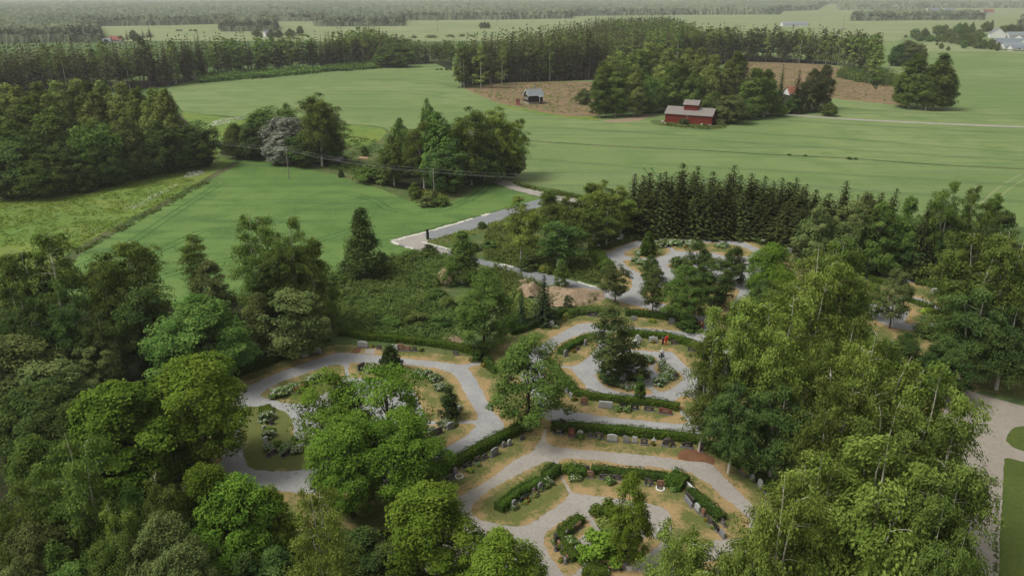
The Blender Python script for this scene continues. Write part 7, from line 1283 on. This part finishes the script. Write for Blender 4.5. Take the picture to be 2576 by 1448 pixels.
for p, w, d, hw, hr, rz, wl, rf, l in [
 (T1([(822, 300)]), 13, 9, 2.6, 4.2, .15, 'house_white', 'roof_red', 'red-roofed farmhouse beyond the belt of spruces'), (T1([(760, 305)]), 8, 6, 2.4, 2.4, .1, 'house_white', 'roof_slate', 'white outbuilding beside the red-roofed farmhouse'), (T1([(1888, 262)]), 9, 8, 4.5, 3.6, .7, 'house_white', 'roof_slate', 'white farmhouse among hazy trees beyond the belt'), (T1([(1875, 126)]), 16, 10, 5, 4, .2, 'house_white', 'roof_slate', 'white house at the foot of the far forest'), (T1([(1785, 124)]), 14, 9, 4, 3, .1, 'house_white', 'roof_slate', 'pale house next to the white one at the far forest'),
 (T2([(1557, 128)]), 34, 12, 5, 4, 0, 'house_white', 'roof_slate', 'long white building at the edge of the far pale field'), (T2([(1205, 82)]), 14, 10, 6, 4, 0, 'house_white', 'roof_slate', 'tiny white house high in the far forest'), (T3([(955, 186)]), 42, 14, 4, 3.4, .02, 'sheet_tin', 'roof_blue', 'long blue-grey hall alone in the pale field'), (T3([(1935, 90)]), 40, 16, 7, 6, .1, 'house_white', 'roof_slate', 'broad white farmhouse below the far hills'), (T3([(2045, 82)]), 36, 14, 6, 4, .1, 'house_white', 'roof_slate', 'low white building next to the broad farmhouse'), (T3([(2315, 103)]), 34, 14, 7, 6, .2, 'house_white', 'roof_red', 'red-roofed house below the far hills'),
 (V4([(2020, 468)]), 12, 17, 5, 6.5, 1.2, 'house_white', 'roof_slate', 'white gabled house, highest of the village'), (V4([(2400, 470)]), 26, 12, 3, 4, .1, 'house_white', 'roof_blue', 'blue-roofed house behind the white gabled one'), (V4([(2470, 530)]), 16, 10, 3.2, 3.6, .9, 'house_white', 'roof_slate', 'pale gabled house in the middle of the village'), (V4([(2300, 615)]), 34, 12, 2.8, 3.8, -.05, 'house_white', 'roof_slate', 'long slate-roofed row house of the village'), (V4([(2390, 700)]), 24, 10, 2.8, 3.4, -.1, 'house_white', 'roof_blue', 'nearest slate-blue roofed house of the village'), (V4([(2540, 640)]), 14, 9, 3, 3.6, 1.0, 'house_white', 'roof_slate', 'gabled village house cut by the frame'), (V4([(2480, 725)]), 18, 8, 2.6, 2.4, -.05, 'house_white', 'roof_slate', 'low white annex at the edge of the crop'),
]: house('house', l, p[0], w, d, hw, hr, rz, wl, rf, WN, group='houses far beyond the fields')
a = MB(); P = catmull(W(V4([(2110, 718), (2300, 735), (2500, 752), (2750, 765)])), 4, False)
o = thing('garden_fence', 'low dark fence between village gardens and the crop', 'fence', (P[0][0], P[0][1], 0)); tube(a, np.concatenate([P - P[0], np.full((len(P), 1), 1.2)], 1), np.full(len(P), .3), 4); link('rail', a.mesh('rail'), o, [MATS['bark']])
for q in P[::3]: a = MB(); box(a, (q[0] - P[0][0], q[1] - P[0][1], 0), (.3, .3, 1.5)); link('post', a.mesh('post'), o, [MATS['bark']])
# masts of a distant power line
for i, (x, y, b) in enumerate([(760, 140, 222), (1182, 100, 182)]):
    (q, yt), (_, yb) = T2([(x, y), (x, b)]); X, Y, h = solve(q, yt, None, yb); o = thing('line_mast', f'{("nearer", "farther")[i]} thin mast of a power line in the far pale field', 'mast', (X, Y, 0)); mb = MB(); tube(mb, [[0, 0, 0], [0, 0, h]], [.25, .18], 5); link('pole', mb.mesh('pole'), o, [MATS['pole_wood']]); mb = MB(); box(mb, (0, 0, h * .9), (5, .3, .3)); link('crossarm', mb.mesh('crossarm'), o, [MATS['pole_wood']])
(q, yt), (_, yb) = T3([(1315, 110), (1315, 210)]); X, Y, h = solve(q, yt, None, yb); o = thing('line_mast', 'mast with a small base standing beyond the birch wood', 'mast', (X, Y, 0)); mb = MB(); tube(mb, [[0, 0, 0], [0, 0, h]], [.3, .2], 5); link('pole', mb.mesh('pole'), o, [MATS['pole_wood']]); mb = MB(); box(mb, (0, 0, 0), (7, 4, 2)); link('base', mb.mesh('base'), o, [MATS['concrete']])

# ------------------------------------------------------------------ the person on the paved ring
def skin_body(name, verts, edges, radii, mat, parent, lvl=1):
    me = bpy.data.meshes.new(name); me.from_pydata(verts, edges, []); o = bpy.data.objects.new(name, me); COL.objects.link(o); o.parent = parent
    m = o.modifiers.new('skin', 'SKIN'); m.use_smooth_shade = True
    for i, r in enumerate(radii): sv = me.skin_vertices[0].data[i]; sv.radius = r if isinstance(r, tuple) else (r, r); sv.use_root = i == 0
    s = o.modifiers.new('sub', 'SUBSURF'); s.levels = lvl; s.render_levels = lvl; me.materials.append(MATS[mat]); return o
fx, fy = G(*u2(1965, 655)[0]); pe = thing('person', 'person in a white top and dark trousers carrying two watering cans', 'person', (fx, fy, .06), .12)
bv, be, br = [], [], []
def bvx(p, r, par=None):
    bv.append(p); br.append(r)
    if par is not None: be.append((par, len(bv) - 1))
    return len(bv) - 1
pel = bvx((0, 0, .95), (.15, .11)); wa = bvx((0, .01, 1.10), (.14, .10), pel); ch = bvx((0, .02, 1.30), (.17, .11), wa); nk = bvx((0, .02, 1.46), (.06, .06), ch); hd = bvx((0, .03, 1.56), (.085, .095), nk); bvx((0, .04, 1.68), (.075, .085), hd)
for s in (-1, 1):
    hp = bvx((s * .09, 0, .88), (.095, .095), pel); kn = bvx((s * .10, s * .10 + .03, .48), (.06, .06), hp); an = bvx((s * .10, s * .16 - .04, .09), (.04, .04), kn); bvx((s * .11, s * .16 + .10, .04), (.04, .03), an)
    sh = bvx((s * .20, .01, 1.38), (.065, .065), ch); el = bvx((s * .27, -.02, 1.10), (.045, .045), sh); wr = bvx((s * .29, .03, .84), (.03, .03), el); pm = bvx((s * .29, .04, .76), (.035, .02), wr)
skin_body('body', bv, be, br, 'skin', pe)
skin_body('top', [(0, .01, .92), (0, .01, 1.12), (0, .02, 1.32), (0, .02, 1.43), (-.21, .01, 1.38), (-.27, -.02, 1.12), (.21, .01, 1.38), (.27, -.02, 1.12)], [(0, 1), (1, 2), (2, 3), (2, 4), (4, 5), (2, 6), (6, 7)], [(.19, .14), (.165, .125), (.19, .13), (.075, .075), (.085, .085), (.065, .065), (.085, .085), (.065, .065)], 'cloth_white', pe)
skin_body('trousers', [(0, 0, .93)] + [(s * a, q, z_) for s in (-1, 1) for a, q, z_ in ((.09, 0, .86), (.10, s * .10 + .03, .48), (.10, s * .16 - .04, .13))], [(0, 1), (1, 2), (2, 3), (0, 4), (4, 5), (5, 6)], [(.165, .125), (.11, .11), (.075, .075), (.055, .055), (.11, .11), (.075, .075), (.055, .055)], 'cloth_dark', pe)
a = MB(); blob(a, (0, .01, 1.66), (.115, .125, .115), n=12, rough=.02); link('hair', a.mesh('hair', True), pe, [MATS['hair']])
a = MB(); blob(a, (0, .135, 1.60), (.02, .03, .025), n=6); link('nose', a.mesh('nose', True), pe, [MATS['skin']])
for s in (-1, 1):
    a = MB()
    for k in range(4): tube(a, [[s * .285 + (k - 1.5) * .005, .01 + k * .022, .75], [s * .30, .01 + k * .022, .69 - .006 * (k % 3)], [s * .28, .01 + k * .022, .665], [s * .265, .01 + k * .022, .69]], [.0105, .0095, .009, .008], 5)
    tube(a, [[s * .27, .02, .78], [s * .25, .06, .73], [s * .262, .075, .70]], [.012, .011, .009], 5); link('fingers', a.mesh('fingers', True), pe, [MATS['skin']])
    w = thing('watering_can', f'dark green watering can in the hand {"nearer to the bench" if s < 0 else "nearer to the birches"}', 'watering can', (fx + s * .30 * math.cos(.12), fy + s * .30 * math.sin(.12) + .04, .06 + .30), .12 + PI / 2)
    a = MB(); tube(a, [[0, 0, 0], [0, 0, .30]], [.125, .11], 12); link('tank', a.mesh('tank', True), w, [MATS['can_green']]); a = MB(); tube(a, [[.11, 0, .06], [.25, 0, .2], [.36, 0, .36], [.40, 0, .37]], [.03, .022, .018, .045], 6); link('spout', a.mesh('spout', True), w, [MATS['can_green']]); a = MB(); t = np.linspace(0, PI, 8); tube(a, np.stack([-.12 * np.cos(t), 0 * t, .29 + .085 * np.sin(t)], -1), np.full(8, .012), 5); link('handle', a.mesh('handle', True), w, [MATS['can_green']])
# ------------------------------------------------------------------ light, air, sky, render settings
SUN_EL, SUN_AZ = math.radians(56), math.radians(-105)       # azimuth of the sun from +Y, clockwise
w = bpy.data.worlds.new('World'); sc.world = w; w.use_nodes = True; nt = w.node_tree
bg = nt.nodes['Background']; sky = nt.nodes.new('ShaderNodeTexSky'); sky.sky_type = 'NISHITA'; sky.sun_disc = False
sky.sun_elevation = SUN_EL; sky.sun_rotation = SUN_AZ; sky.air_density = 1.0; sky.dust_density = 4.0; sky.ozone_density = 1.0
hs = nt.nodes.new('ShaderNodeHueSaturation'); hs.inputs['Saturation'].default_value = 0.0
nt.links.new(sky.outputs[0], hs.inputs['Color']); nt.links.new(hs.outputs[0], bg.inputs['Color']); bg.inputs['Strength'].default_value = 0.085
sun = bpy.data.lights.new('sun', 'SUN'); sun.energy = 1.35; sun.angle = math.radians(20); sun.color = (1.0, 0.935, 0.81)
so = bpy.data.objects.new('sun', sun); COL.objects.link(so)
sd = Vector((math.sin(SUN_AZ) * math.cos(SUN_EL), math.cos(SUN_AZ) * math.cos(SUN_EL), math.sin(SUN_EL)))
so.rotation_euler = sd.to_track_quat('Z', 'Y').to_euler(); so.location = (0, 0, 200)
HAZE = 1.25e-4
if HAZE:
    m = bpy.data.materials.new('haze'); m.use_nodes = True; nt = m.node_tree; nt.nodes.clear()
    o = nt.nodes.new('ShaderNodeOutputMaterial'); v = nt.nodes.new('ShaderNodeVolumePrincipled')
    v.inputs['Color'].default_value = (.90, .93, .92, 1); v.inputs['Density'].default_value = HAZE; v.inputs['Anisotropy'].default_value = 0.2
    nt.links.new(v.outputs[0], o.inputs['Volume'])
    mb = MB(); box(mb, (0, 6900, -1), (23000, 14400, 78))
    ob = link('haze', mb.mesh('haze'), None, [m]); tag(ob, 'pale even haze hanging over the fields and woods', 'haze', kind='stuff')
sc.view_settings.view_transform = 'Standard'; sc.view_settings.look = 'None'; sc.view_settings.gamma = 1; sc.view_settings.use_curve_mapping = False
sc.view_settings.exposure = 0.93
c = sc.cycles; c.use_denoising = True; c.use_adaptive_sampling = False; c.max_bounces = 5; c.diffuse_bounces = 3; c.glossy_bounces = 1; c.transmission_bounces = 3; c.transparent_max_bounces = 4; c.volume_bounces = 0
c.sample_clamp_indirect = 4; c.caustics_reflective = False; c.caustics_refractive = False
try: c.denoiser = 'OPENIMAGEDENOISE'; c.denoising_input_passes = 'RGB_ALBEDO_NORMAL'
except Exception: pass
